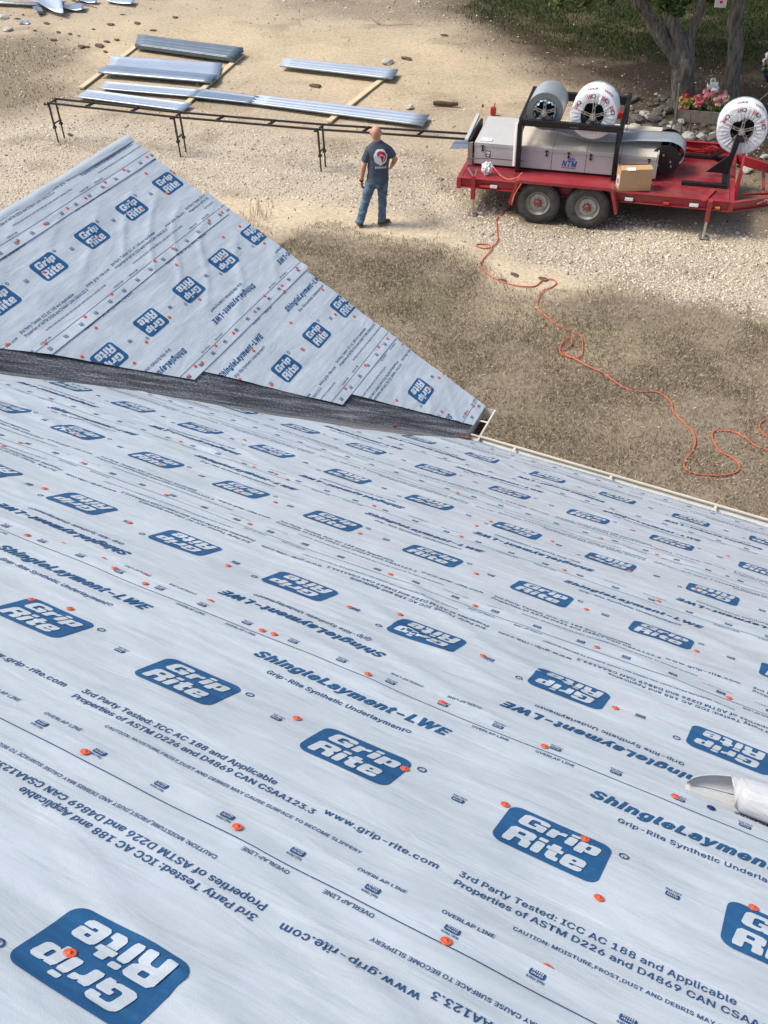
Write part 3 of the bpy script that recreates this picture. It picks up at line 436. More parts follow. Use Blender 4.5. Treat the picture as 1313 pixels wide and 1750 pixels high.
def sheet(parent, P, tedge, down3rd, s_logo, s0, s1, k, cuts, upscale=1, wing=False, top_y=None, label=None):
    """one course of underlayment: roll of 1.19 m, edge nearest the eave at t = tedge.
    down3rd: the side with the approval text faces the eave"""
    # roll coords (x,y) -> (s,t)
    if not wing: flip = down3rd      # main roof: text right = +s when the Shingle side is downslope
    else: flip = not down3rd
    q = .5823 if down3rd else .5935
    tl = tedge - q                    # logo row
    def r2st(x, y):
        # y positive is towards the Shingle side
        t = tl + (-y if down3rd else y)
        s = (s_logo - x) if flip else (s_logo + x)
        return s, t
    def hgt(s, t, lay):
        d = (t - (tedge - 1.19)) / 1.19
        lap = .005 * np.clip((d - .55) / .4, 0, 1) ** 2
        edge = np.clip((t - (tedge - .05)) / .05, 0, 1) * .004 * vn(s * 3.1 + k * 7, t * 0 + 3)
        return relief(s, t, 0) + lap + edge + lay * .0018
    g = .03; ns = int((s1 - s0) / g); ntt = 40
    ss, tt = np.meshgrid(np.linspace(s0, s1, ns + 1), np.linspace(tedge - 1.19, tedge, ntt + 1), indexing='ij')
    jag = .006 * (vn(ss * 1.3 + 11 * k, ss * 0) - .5) * np.clip((tt - tedge + .1) / .1, 0, 1)
    tt = tt + jag
    ss = ss.ravel(); tt = tt.ravel(); V = P(ss, tt, hgt(ss, tt, 0))
    i, j = np.meshgrid(np.arange(ns), np.arange(ntt), indexing='ij'); a = (i * (ntt + 1) + j).ravel(); F4 = np.stack([a, a + ntt + 1, a + ntt + 2, a + 1], 1)
    if wing: F4 = F4[:, ::-1]
    F = np.concatenate([F4[:, [0, 1, 2]], F4[:, [0, 2, 3]]]); mi = np.zeros(len(F), np.int32); UV = np.stack([ss, tt], 1)
    Vs = [V]; Fs = [F]; Ms = [mi]; Us = [UV]; n = len(V)
    per = 2 * L_
    k0 = int(math.floor((s0 - s_logo) / per)) - 2; k1 = int(math.ceil((s1 - s_logo) / per)) + 2
    for kk in range(k0, k1 + 1):
        X = PV[:, 0] + (-kk if flip else kk) * per; s, t = r2st(X, PV[:, 1])
        if s.max() < s0 or s.min() > s1: continue
        s = s + .004 * (vn(s * 4 + k * 5, t * 4) - .5); t2 = t + .006 * (vn(s * 1.7 + k, t * 2 + 9) - .5)
        Vs.append(P(s, t2, hgt(s, t2, PLAY))); Fs.append(PF + n); Ms.append(PMI.astype(np.int32)); Us.append(np.stack([s, t2], 1)); n += len(PV)
    V = np.concatenate(Vs); F = np.concatenate(Fs); mi = np.concatenate(Ms); U = np.concatenate(Us)
    keep = (U[F, 0].min(1) > s0 - .02) & (U[F, 0].max(1) < s1 + .02) & (U[F, 1].max(1) < tedge + .004) & (U[F, 1].min(1) > tedge - 1.2)
    nb = len(Fs[0]); keep[nb:] &= U[F[nb:], 1].min(1) > tedge - 1.074
    for (pa, pb, side) in cuts:            # quick reject far outside
        d = (pb[0] - pa[0]) * (U[F, 1] - pa[1]) - (pb[1] - pa[1]) * (U[F, 0] - pa[0])
        keep &= (d * side).max(1) > 0
    F = F[keep]; mi = mi[keep]
    me = bpy.data.meshes.new('underlayment_sheet'); me.vertices.add(len(V)); me.vertices.foreach_set('co', V.astype(np.float32).ravel())
    me.loops.add(F.size); me.loops.foreach_set('vertex_index', F.astype(np.int32).ravel()); me.polygons.add(len(F)); me.polygons.foreach_set('loop_start', np.arange(0, F.size, 3, dtype=np.int32)); me.polygons.foreach_set('material_index', mi)
    me.polygons.foreach_set('use_smooth', np.ones(len(F), bool)); me.update(calc_edges=True)
    uv = me.uv_layers.new(name='UVMap'); uv.data.foreach_set('uv', (U[F.ravel()] + [k * 3.7, 0]).astype(np.float32).ravel())
    bm = bmesh.new(); bm.from_mesh(me)
    planes = list(cuts) + [((s0, 0), (s0, 1), -1), ((s1, 0), (s1, 1), 1)]
    nrm = Vector(NW if wing else NM)
    for (pa, pb, side) in planes:
        A = Vector(P(*pa)); B = Vector(P(*pb)); no = (B - A).cross(nrm).normalized()
        # decide orientation by a test point on the kept side
        mid = (A + B) / 2; ds = (pb[0]-pa[0]); dt = (pb[1]-pa[1]); tp = Vector(P((pa[0]+pb[0])/2 - dt * side, (pa[1]+pb[1])/2 + ds * side))
        if (tp - mid).dot(no) > 0: no = -no
        bmesh.ops.bisect_plane(bm, geom=bm.verts[:] + bm.edges[:] + bm.faces[:], plane_co=A, plane_no=no, clear_outer=True, clear_inner=False, dist=1e-6)
    loose = [v for v in bm.verts if not v.link_faces]; bmesh.ops.delete(bm, geom=loose, context='VERTS')
    bm.to_mesh(me); bm.free()
    # both planes want normals up
    me.update()
    o = link_mesh('underlayment_sheet', me, [M['sheet'], M['ink'], M['inksmall']], parent)
    o['tedge'] = 0; del o['tedge']
    return o, hgt
M['curl'] = sheet_material('underlayment_back', (.43, .44, .45), (.50, .51, .52), .55)
M['paleStone'] = pmat('pale_limestone', (.46, .42, .35), .9, 0, .3, 5, .5, 18, (1, 1, 1), (.62, .58, .50))
M['birdwhite'] = pmat('bird_house_paint', (.60, .54, .48), .7, 0, .08)
M['jeandark'] = pmat('denim_pocket', (.05, .095, .15), .9, 0, .25, 20)
M['bluecap'] = pmat('navy_nail_cap', (.01, .015, .12), .4)
# ------------------------------------------------------------------ house
house = thing('house', 'low house with both roof slopes covered in blue printed white underlayment', 'house', (-3.2, 5.0, 0))
HO = Vector(house.location)
def hbuild(mb, name, mat, parent=house, **k):
    o = mb.build(name, mat, parent, **k)
    if parent is house: o.location = -HO
    return o
RID_T = -6.875                                           # wing ridge
# solid roof bodies under the sheets
def slab(P, quad, th):
    top = [Vector(P(s, t, -.001)) for s, t in quad]; bot = [Vector(P(s, t, -th)) for s, t in quad]; return MB().hexa(bot + top)
mb = MB()
X0 = -2.885
# main roof body: from valley to the right, ridge at t=-3
def Vm(t):                                              # s of the valley on the main slope at t
    Y = t * cT; return ((Y - 9.0524) - Y * sP) / cP
mb.add([tuple(mainP(s, t, h)) for h in (-.03, -.002) for s, t in [(Vm(T_EAVE_M), T_EAVE_M - .035), (9, T_EAVE_M - .035), (9, -1.6), (Vm(-1.6), -1.6)]],
       [(0, 1, 2, 3), (4, 7, 6, 5), (0, 4, 5, 1), (1, 5, 6, 2), (2, 6, 7, 3), (3, 7, 4, 0)])
# back slope of the main roof
rdz = float(mainP(0, -1.6)[2]); ry = -1.6 * cT
mb.add([(Vm(-1.6), ry, rdz - .002), (9, ry, rdz - .002), (9, ry - 8, rdz - 8 * tT), (Vm(-1.6), ry - 8, rdz - 8 * tT)], [(0, 3, 2, 1)])
# wing roof body
def Sv(t):                                              # s (Y') of the valley on the wing slope at wing t
    Xp = t * cT; Y = Xp + 9.0524; X = (Xp - Y * sP) / cP; return -X * sP + Y * cP
YR = 7.50
mb.add([tuple(wingP(s, t, h)) for h in (-.03, -.002) for s, t in [(Sv(T_EAVE_W), T_EAVE_W), (YR - .02, T_EAVE_W), (YR - .02, RID_T), (Sv(RID_T), RID_T)]],
       [(0, 1, 2, 3), (4, 7, 6, 5), (0, 4, 5, 1), (1, 5, 6, 2), (2, 6, 7, 3), (3, 7, 4, 0)])
def WP(Xp, Yp, z): return (Xp * cP - Yp * sP, Xp * sP + Yp * cP, z)
XR = RID_T * cT; ZR = H - HW - RID_T * sT
far = [WP(XR, YR - .02, ZR - .002), WP(XR - 3.7, YR - .02, ZR - 3.7 * tT), WP(XR - 3.7, 0, ZR - 3.7 * tT), WP(XR, 0, ZR - .002)]
mb.add(far, [(0, 1, 2, 3)])
o = hbuild(mb, 'roof_deck', M['osb'], fix=True)
# rake board along the gable, fascia along the eaves
mb = MB()
def rk(t, d, dz): p = wingP(YR + d, t, -dz); return tuple(p)
mb.hexa([rk(T_EAVE_W, -.03, .17), rk(T_EAVE_W, -.012, .17), rk(RID_T, -.012, .17), rk(RID_T, -.03, .17), rk(T_EAVE_W, -.03, .01), rk(T_EAVE_W, -.012, .01), rk(RID_T, -.012, .01), rk(RID_T, -.03, .01)])
ye = T_EAVE_M * cT
cz = ZE
mb.box((X0, ye - .065, cz - .20), (8.9, ye - .045, cz - .012))
hbuild(mb, 'fascia', M['cream'])
# walls
mb = MB(); mb.box((-3.3, ye - .55, 0), (8.6, ye - .40, 2.3)); mb.box((8.45, -8, 0), (8.6, ye - .55, 2.3))
a0 = T_EAVE_W * cT - .4; 
mb.add([WP(a0, YR - .5, 0), WP(a0, YR - .35, 0), WP(XR - 3.2, YR - .35, 0), WP(XR - 3.2, YR - .5, 0), WP(a0, YR - .5, 2.3), WP(a0, YR - .35, 2.3), WP(XR - 3.2, YR - .35, 2.3), WP(XR - 3.2, YR - .5, 2.3)], [(0, 1, 2, 3), (4, 7, 6, 5), (0, 4, 5, 1), (1, 5, 6, 2), (2, 6, 7, 3), (3, 7, 4, 0)])
mb.add([WP(a0, YR - .36, 2.3), WP(XR, YR - .36, ZR - .25), WP(XR - 3.2, YR - .36, 2.3)], [(0, 1, 2)])
hbuild(mb, 'wall', M['siding'], fix=False)

hgts = {}
# main slope courses; the cut line follows the hand trimmed edge along the valley
vedge = [(-5.6, 4.1), (-5.309, 4.506), (-5.141, 4.976), (-4.757, 5.398), (-4.409, 5.616), (-3.975, 5.888), (-3.6, 6.188), (-3.217, 6.988), (-2.749, 7.762), (-2.6, 8.4)]
def ve(t):
    for (a, ta), (b, tb) in zip(vedge[:-1], vedge[1:]):
        if ta <= t <= tb: return a + (b - a) * (t - ta) / (tb - ta)
    return vedge[0][0] - (vedge[0][1] - t) * .95 if t < vedge[0][1] else vedge[-1][0]
main_log = {-1: -.5, 0: -.874, 1: -1.467, 2: -2.876 + L_, 3: -3.878 + L_, 4: -3.769 + L_, 5: -3.577, 6: -2.426, 7: -1.9}
for k in range(-1, 8):
    te = 1.0873 + E_ * k; lo = te - 1.1; hi = min(te, T_EAVE_M)
    cuts = []
    if te > 3.9:
        e1, e2 = max(lo, 3.3), hi
        cuts.append(((ve(e1), e1), (ve(e2), e2), -1))
    else: pass
    s0 = {-1: -1.5, 0: -2.5, 1: -3.5, 2: -5.0}.get(k, -6.6); s1 = 1.6
    if k == 7: cuts.append(((0, T_EAVE_M - .022), (1, T_EAVE_M - .022), -1))
    if k >= 5: s0 = -4.9
    if k == 7: s0 = -3.4
    o, hf = sheet(house, mainP, te, k % 2 == 0, main_log[k], s0, s1, k, cuts)
    hgts[('m', k)] = (o, hf); o.location = -HO
wing_t = [-6.592, -5.743, -4.844, -3.776, -2.690]
wing_log = [6.81, 4.959, 5.142 + L_, 6.258 + L_, 7.095]
wcut = [((4.2, -7.1), (4.583, -6.6)), ((4.583, -6.027), (4.88, -5.669)), ((4.88, -5.669), (5.487, -4.852)), ((5.637, -4.843), (6.289, -3.798)), ((6.48, -3.783), (7.149, -2.702))]
wend = [7.50, 7.49, 7.56, 7.51, 7.50]
for k in range(5):
    cuts = [(*wcut[k], -1)]
    if k == 0: cuts = [((0, RID_T), (1, RID_T), 1)]
    o, hf = sheet(house, wingP, wing_t[k], k % 2 == 1 if k else True, wing_log[k], 3.6 if k < 2 else 4.4, wend[k], 20 + k, cuts, wing=True)
    hgts[('w', k)] = (o, hf); o.location = -HO
# course folded over the wing ridge: rumpled strip down the far slope
V = []; F = []; U = []; ns, nt_ = 110, 20
for i in range(ns + 1):
    for j in range(nt_ + 1):
        s = 3.4 + (YR + .01 - 3.4) * i / ns; d = j / nt_
        a = float(fbm(np.float64(s * 2.3), np.float64(d * 1.5 + 3), 3)) - .5
        if j < 4: p = wingP(s, RID_T + .022 - .010 * j, .019 + .006 * j / 3 + .016 * a)
        else:
            dd = (j - 4) / 16; x = XR - .03 - dd * .55; p = np.array(WP(x, s, ZR + .035 - dd * .55 * tT * .97 + .035 * a + .02 * math.exp(-dd * 6)))
        V.append(tuple(p)); U.append((s, RID_T - d * .6))
for i in range(ns):
    for j in range(nt_): a = i * (nt_ + 1) + j; F.append((a, a + 1, a + nt_ + 2, a + nt_ + 1))
o = np_mesh('ridge_sheet', V, F, [M['sheet']], house, smooth=True); uv = o.data.uv_layers.new(name='UVMap'); uv.data.foreach_set('uv', np.array(U)[np.array(F).ravel()].astype(np.float32).ravel()); o.location = -HO

# valley felt on both slopes
def felt(P, name, vs, t0, t1, wd_, sgn, edgef=None):
    V = []; F = []; U = []; n = 160; m_ = 22
    for i in range(n + 1):
        t = t0 + (t1 - t0) * i / n; sv = vs(t)
        for j in range(m_ + 1):
            x = wd_ * j / m_ * sgn; s = sv + x
            if P is wingP: s = min(s, YR - .03)
            h = .0005 + .016 * (1 - j / m_) ** 6 + .004 * float(vn(np.float64(t * 1.1 + j * .02), np.float64(j * .55))) * (j > 0) * min(1, (m_ - j) / 2)
            V.append(tuple(P(s, t, h))); U.append(((t - t0) * 1.3, (.35 + (abs(x) if P is mainP else -abs(x)) * .62)))
    for i in range(n):
        for j in range(m_): a = i * (m_ + 1) + j; F.append((a, a + 1, a + m_ + 2, a + m_ + 1))
    F = np.array(F); 
    o = np_mesh(name, V, F, [M['felt']], house, smooth=True)
    uv = o.data.uv_layers.new(name='UVMap'); uv.data.foreach_set('uv', np.array(U)[F.ravel()].astype(np.float32).ravel()); o.location = -HO
    return o
felt(mainP, 'valley_felt', Vm, 3.6, T_EAVE_M - .028, .75, 1)
felt(wingP, 'valley_felt', Sv, -6.9, T_EAVE_W - .0, .85, 1)

# gutters: open box profile, outer rim, hangers
def gutter(a, b, inw, name='gutter', caps=(0, 0), trim=0):
    a = Vector(a); b = Vector(b); d = (b - a).normalized(); nrm = Vector(inw); ln = (b - a).length
    mb = MB(HO)
    W_ = 1.32 if abs(nrm.y) > .9 else 1.1
    prof = [(0, .0), (0, -.115), (.085, -.115), (.105, -.06), (.128, -.03), (.128, .0), (.112, .004), (.112, -.006), (.122, -.006), (.122, -.03), (.100, -.058), (.080, -.110), (.003, -.110), (.003, .0)]
    prof = [(x * W_, z) for x, z in prof]
    P0 = [a + nrm * x + Vector((0, 0, z)) for x, z in prof]; P1 = [b + nrm * x + Vector((0, 0, z)) for x, z in prof]; n = len(prof)
    mb.m = 0
    for i in range(n):
        mb.m = 0 if i in (2, 3, 4, 5, 6, 7) else 1
        mb.add([P0[i], P1[i], P1[(i + 1) % n], P0[(i + 1) % n]], [(0, 1, 2, 3)])
    o = mb.build(name, [M['cream'], M['gutin']], house, fix=False)
    if caps[1]:
        c = MB(HO); c.m = 0; q = [b + nrm * x + Vector((0, 0, z)) for x, z in prof[:6]]; c.add(q + [p + d * .004 for p in q], [list(range(6)), list(range(6, 12))[::-1]] + [(i, i + 6, (i + 1) % 6 + 6, (i + 1) % 6) for i in range(6)])
        c.build('end_cap', M['cream'], o)
    # rim bead
    r = MB(HO); r.bar(a + d * trim + nrm * .122 * W_ + Vector((0, 0, .004)), b + nrm * .122 * W_ + Vector((0, 0, .004)), .015, .010); r.build('rim', M['cream'], o, bevel=.003)
    k = .45
    while k < ln - .1:
        p = a + d * k; h = MB(HO); h.bar(p + nrm * .002 + Vector((0, 0, -.004)), p + nrm * .118 * W_ + Vector((0, 0, -.004)), .022, .004); h.build('hanger', M['cream'], o); k += .92 if ln > 2 else .4
    return o, d
zg = ZE - .02
g0 = Vector((-2.80, ye + .0, zg)); 
cor = Vector(mainP(Vm(T_EAVE_M), T_EAVE_M, 0)); cor.z = zg
go = cor + Vector((.13, 0, 0))
gm, _ = gutter((cor.x + .02, ye - .04, zg), (8.9, ye - .04, zg), (0, 1, 0), trim=.10)
wd_ = Vector((-sP, cP, 0)); wn = Vector((cP, sP, 0))
ws = Vector(WP(T_EAVE_W * cT, 6.84, zg)); we = Vector(WP(T_EAVE_W * cT, YR, zg))
gw_, _ = gutter(ws - wn * .012, we - wn * .012, wn, caps=(0, 1), trim=.245)
# rotting leaves lying in the short gutter
mb = MB(HO); r0 = random.Random(3)
for i in range(130):
    p = ws + wd_ * r0.uniform(.06, .60) + wn * r0.uniform(.02, .10); p.z = zg - .095 + r0.uniform(0, .022); s_ = r0.uniform(.01, .028)
    a = Vector((r0.uniform(-1, 1), r0.uniform(-1, 1), r0.uniform(-.4, .4))).normalized() * s_; b = Vector((r0.uniform(-1, 1), r0.uniform(-1, 1), r0.uniform(-.4, .4))).normalized() * s_ * .7
    mb.add([p - a, p + b, p + a, p - b], [(0, 1, 2, 3)])
mb.add([ws + wn * .004 + wd_ * .02 + Vector((0, 0, -.1)), ws + wn * .098 + wd_ * .02 + Vector((0, 0, -.1)), we + wn * .098 - wd_ * .05 + Vector((0, 0, -.1)), we + wn * .004 - wd_ * .05 + Vector((0, 0, -.1))], [(0, 1, 2, 3)])
d_ = mb.build('leaf_litter', M['debris'], gw_); tag(d_, kind='stuff')

# nail caps: washers with a nail head, driven through the sheets
capme = None
def cap_mesh():
    mb = MB(); mb.lathe([(.0001, .0030), (.0035, .0032), (.0038, .0018), (.0105, .0014), (.0125, .0018), (.0132, .0002)], (0, 0, 0), (0, 0, 1), 20); mb.lathe([(.0001, .0042), (.0028, .0040), (.0028, .0028)], (0, 0, 0), (0, 0, 1), 10)
    me = bpy.data.meshes.new('nail_cap'); me.from_pydata([tuple(p) for p in mb.v], [], mb.f); me.materials.append(M['cap']); me.polygons.foreach_set('use_smooth', [True] * len(me.polygons)); return me
capme = cap_mesh()
main_caps = [(118,1638),(402,1431),(758.6,1622.7),(932,1663),(1021.5,1542),(860.6,1385.4),(997,1444.7),(1284,1562),(689.7,1322.7),(753.5,1209),(928,1286),(1150.7,1371.5),(1050,1216.6),(824,1127),(1017.5,1115.6),(1243.7,1200.5),(1188.4,1118.6),(53,1031),(119,1046),(247,1006),(358,1035),(446,1088),(466.5,1094.5),(626,1164),(596.7,1042),(506,1236),(143,1302),(46,922),(105.6,934),(175,962),(194.5,980.5),(247,991),(76,840),(221,898),(389,972),(426,900.6),(283,853),(143,799.6),(469.5,863),(614,915.7),(470.5,816),(638,870),(490,825),(665.6,989),(810,1042.6),(1001,1045.6),(1124,1033),(963,980),(813,985),(943,929.5),(1120.5,953.6),(1241,990),(781,846.6),(1043,1001.4),(1191,1010),(34,762),(6,767),(787,922),(1026.5,924.5),
 (433,803),(307.6,761),(417,756),(125.7,748),(408,846),(275,797),(813,904),(837.5,896),(1075,980),(1010,954.6),(1242.6,953.6),(683,1054)]
w_caps = [(230+0,0)] * 0
def cc(l, ox, oy, k): return [(ox + a * k, oy + b * k) for a, b in l]
wing_caps = cc([(1095,183),(920,275),(1088,300),(1245,450),(780,370),(634,491),(498,567),(330,684),(128,808),(728,783),(1060,567),(1297,297)], 0, 230, .2285) + \
 cc([(322,297),(50,835),(336,830),(607,928),(632,630),(713,712),(830,460),(1147,216),(1285,123),(1262,630),(1090,815),(1000,972)], 0, 400, .2285) + \
 cc([(562,154),(463,213),(571,337),(694,257),(220,552),(574,482),(877,386),(394,802),(1119,571),(1007,704),(1023,746),(877,782)], 250, 330, .2285) + \
 cc([(803,241),(645,400),(513,492),(413,620),(362,648),(315,720),(693,742),(1076,321),(799,527),(1168,527),(933,783),(1296,395)], 250, 480, .2285) + \
 cc([(127,234),(256,247),(41,68),(481,403),(418,457),(330,582),(193,742),(544,818),(830,666),(1065,860),(1010,910),(850,897),(772,735)], 540, 480, .2513)
def put_cap(lst, P, pxf, nrm, key, tes, sc, restmb=None):
    for (u, v) in lst:
        s, t = pxf(u, v)
        kk = next((i for i, te in tes if t <= te), tes[-1][0]); o, hf = hgts[(key, kk)]
        s2, t2 = s, t
        p = Vector(P(s, t, float(hf(np.float64(s), np.float64(t), 1)) + .0006))
        rot = Vector(nrm).to_track_quat('Z', 'Y')
        if restmb is not None:
            for_ = Matrix.Translation(p) @ rot.to_matrix().to_4x4() @ Matrix.Scale(sc, 4); restmb.add([v_.co for v_ in capme.vertices], [list(f.vertices) for f in capme.polygons], for_); continue
        c = bpy.data.objects.new('nail_cap', capme); C.objects.link(c); c.parent = o; c.location = p; c.rotation_mode = 'QUATERNION'; c.rotation_quaternion = rot; c.scale = (sc,) * 3
        CAPS.append(c)
CAPS = []
tes_m = [(k, 1.0873 + E_ * k) for k in range(0, 8)]; tes_w = [(k, wing_t[k]) for k in range(5)]
put_cap(main_caps[:55], mainP, px_main, NM, 'm', tes_m, 1.0)
put_cap(wing_caps[:45], wingP, px_wing, NW, 'w', tes_w, 1.12)
rest = MB(HO)
put_cap(main_caps[55:], mainP, px_main, NM, 'm', tes_m, 1.0, rest); put_cap(wing_caps[45:], wingP, px_wing, NW, 'w', tes_w, 1.12, rest)
ro = rest.build('nail_caps', M['cap'], house, smooth=True); tag(ro, kind='stuff')
# sprayed orange marks on the felt
mb = MB(HO); rr = random.Random(5)
for (u, v), key in (((662, 729), 'm'), ((786, 749), 'm')):
    mb = MB(HO)
    s0_, t0_ = px_main(u, v)
    for i in range(26):
        a = rr.uniform(0, 2 * PI); q = rr.uniform(0, 1) ** .5 * .055; s_ = s0_ + math.cos(a) * q * 1.5; t_ = t0_ + math.sin(a) * q; r_ = rr.uniform(.004, .012)
        mb.add([tuple(mainP(s_ + r_ * math.cos(k * PI / 3) * 1.6, t_ + r_ * math.sin(k * PI / 3), .030)) for k in range(6)], [list(range(6))])
    mb.build('orange_mark', M['cap'], house, fix=False)
# curled back edge of a course at the right: printed side inside, pale back outside
pc = Vector(mainP(*px_main(1262, 1392), .010)); ax = (Vector(mainP(*px_main(1350, 1427), .010)) - pc).normalized()
upn = NM.normalized(); side_ = upn.cross(ax).normalized()
if side_.y < 0: side_ = -side_
flp = hgts[('m', 1)][0]
def curl_pt(l, f, dr=0.):
    if l >= 0: R_ = .056 + .004 * math.sin(l * 9); A = 2 * PI * 1.05
    else:
        q = max(0.02, 1 + l / .17); R_ = .056 * q ** .36; A = 2 * PI * (.50 + .55 * max(0, 1 + l / .05))
    a = f * A; R2 = R_ - dr - .004 * f * (l > -.05); c = pc + ax * l + upn * R_
    return c + side_ * (math.sin(a) * R2 * 1.05) - upn * (math.cos(a) * R2)
V = []; F = []; U = []; na, nl = 40, 44
for j in range(nl + 1):
    l = -.168 + .72 * j / nl
    for i in range(na + 1): V.append(tuple(curl_pt(l, i / na) - HO)); U.append((l * 3, i * .05))
for j in range(nl):
    for i in range(na): a = j * (na + 1) + i; F.append((a, a + 1, a + na + 2, a + na + 1))
fo = np_mesh('curled_flap', V, F, [M['curl']], flp, smooth=True); sol = fo.modifiers.new('Solidify', 'SOLIDIFY'); sol.thickness = .0012; sol.offset = 0
fo.location = HO
uv = fo.data.uv_layers.new(name='UVMap'); uv.data.foreach_set('uv', np.array(U)[np.array(F).ravel()].astype(np.float32).ravel())
V = []; F = []
for j in range(31):
    l = -.145 + .23 * j / 30; fr = (.32 if l < -.05 else .32 * (.50 + .55 * 0) / (.50 + .55 * max(0, 1 + min(l, 0) / .05)))
    for w in (-1, 1): V.append(tuple(curl_pt(l, fr + w * .0065, .0016) - HO))
    if j: b_ = 2 * j; F.append((b_ - 2, b_ - 1, b_ + 1, b_))
o = np_mesh('overlap_line', V, F, [M['inksmall']], flp); o.location = HO
bc = bpy.data.objects.new('nail_cap', capme.copy()); C.objects.link(bc); bc.data.materials[0] = M['bluecap']; bc.parent = flp; s_, t_ = px_main(1212, 1391); bc.location = Vector(mainP(s_, t_, float(hgts[('m', 1)][1](np.float64(s_), np.float64(t_), 1)) + .001)); bc.rotation_mode = 'QUATERNION'; bc.rotation_quaternion = NM.to_track_quat('Z', 'Y'); bc['label'] = 'navy blue nail cap'
# ------------------------------------------------------------------ ground
def gp(l): return np.array([tuple(at(u, v))[:2] for u, v in l])
def inpoly(X, Y, P_):
    r = np.zeros(X.shape, bool); n = len(P_)
    for i in range(n):
        x1, y1 = P_[i]; x2, y2 = P_[i - 1]
        c = ((y1 > Y) != (y2 > Y)) & (X < (x2 - x1) * (Y - y1) / (y2 - y1 + 1e-12) + x1); r ^= c
    return r
def dist(X, Y, P_, closed=True):
    d = np.full(X.shape, 1e9); n = len(P_)
    for i in range(0 if closed else 1, n):
        a = P_[i - 1]; b = P_[i]; ab = b - a; t = np.clip(((X - a[0]) * ab[0] + (Y - a[1]) * ab[1]) / (ab @ ab + 1e-9), 0, 1)
        d = np.minimum(d, np.hypot(X - a[0] - t * ab[0], Y - a[1] - t * ab[1]))
    return d
def soft(X, Y, P_, w_, amp=.35, fr=1.1, seed=0):
    n1 = (fbm(X * fr + seed, Y * fr, 4) - .5) * 2 * amp; d = dist(X, Y, P_); sgn = np.where(inpoly(X, Y, P_), 1, -1)
    return np.clip((d * sgn + n1) / w_ + .5, 0, 1)
lawn_edge = [(-900, 470), (-300, 395), (0, 372), (250, 362), (380, 362), (470, 392), (560, 396), (650, 416), (760, 438), (820, 464), (880, 488), (960, 512), (1060, 508), (1150, 524), (1313, 546), (1700, 610)]
LAWN = np.concatenate([gp(lawn_edge), [[12, 2], [-18, 2]]])
SAND = gp([(330, 330), (420, 338), (520, 345), (600, 352), (690, 366), (760, 392), (830, 420), (900, 448), (1000, 480), (1080, 500), (1000, 530), (880, 505), (800, 470), (700, 440), (560, 410), (440, 400), (350, 380)])
GRAV = gp([(-500, 260), (0, 208), (130, 197), (260, 205), (420, 222), (600, 245), (720, 262), (800, 330), (900, 395), (1060, 378), (1180, 395), (1313, 415), (1800, 480), (1800, 640), (1313, 560), (1150, 540), (1060, 505), (960, 480), (860, 440), (740, 388), (640, 366), (520, 350), (380, 342), (0, 380), (-500, 420)])
GREEN = gp([(790, -60), (800, 10), (850, 40), (930, 62), (1010, 75), (1110, 92), (1200, 100), (1313, 110), (1700, 140), (1900, -120), (900, -200)])
LITTER = gp([(740, -30), (800, 55), (870, 95), (940, 130), (1030, 160), (1040, 235), (1150, 275), (1313, 300), (1700, 340), (1800, 100), (1313, -20)])
DEAD = gp([(-300, 40), (0, 60), (60, 66), (120, 75), (135, 105), (100, 130), (140, 170), (60, 192), (-300, 230)])
DARKG = gp([(480, -40), (500, 8), (560, 22), (640, 25), (760, 45), (800, 20), (820, -40)])
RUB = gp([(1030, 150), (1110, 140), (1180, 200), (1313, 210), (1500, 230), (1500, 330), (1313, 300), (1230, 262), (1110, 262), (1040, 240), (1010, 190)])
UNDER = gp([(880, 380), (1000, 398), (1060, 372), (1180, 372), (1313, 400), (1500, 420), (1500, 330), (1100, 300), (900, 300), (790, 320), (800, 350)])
BARE = gp([(100, 40), (230, 30), (480, 40), (700, 60), (860, 90), (900, 140), (860, 180), (760, 160), (640, 210), (500, 150), (400, 130), (250, 180), (120, 150), (150, 90)])
def zones(X, Y):
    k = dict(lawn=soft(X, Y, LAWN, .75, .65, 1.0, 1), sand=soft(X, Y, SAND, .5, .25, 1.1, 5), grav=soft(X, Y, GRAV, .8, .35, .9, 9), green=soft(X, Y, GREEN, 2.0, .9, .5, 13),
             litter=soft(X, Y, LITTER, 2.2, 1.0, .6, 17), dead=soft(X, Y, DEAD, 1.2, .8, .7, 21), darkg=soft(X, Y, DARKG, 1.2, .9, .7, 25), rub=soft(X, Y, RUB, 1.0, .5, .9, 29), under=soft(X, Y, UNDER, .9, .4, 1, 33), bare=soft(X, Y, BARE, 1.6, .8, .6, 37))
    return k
COL = dict(dirt=(.47, .39, .285), sand=(.60, .50, .355), grav=(.57, .495, .385), lawn=(.28, .23, .17), green=(.032, .040, .015), litter=(.070, .050, .034), dead=(.22, .185, .125), darkg=(.25, .21, .155), rub=(.11, .085, .06), under=(.24, .19, .13), bare=(.53, .435, .30))  # green is darker than the grass itself: oak shade put into its colour
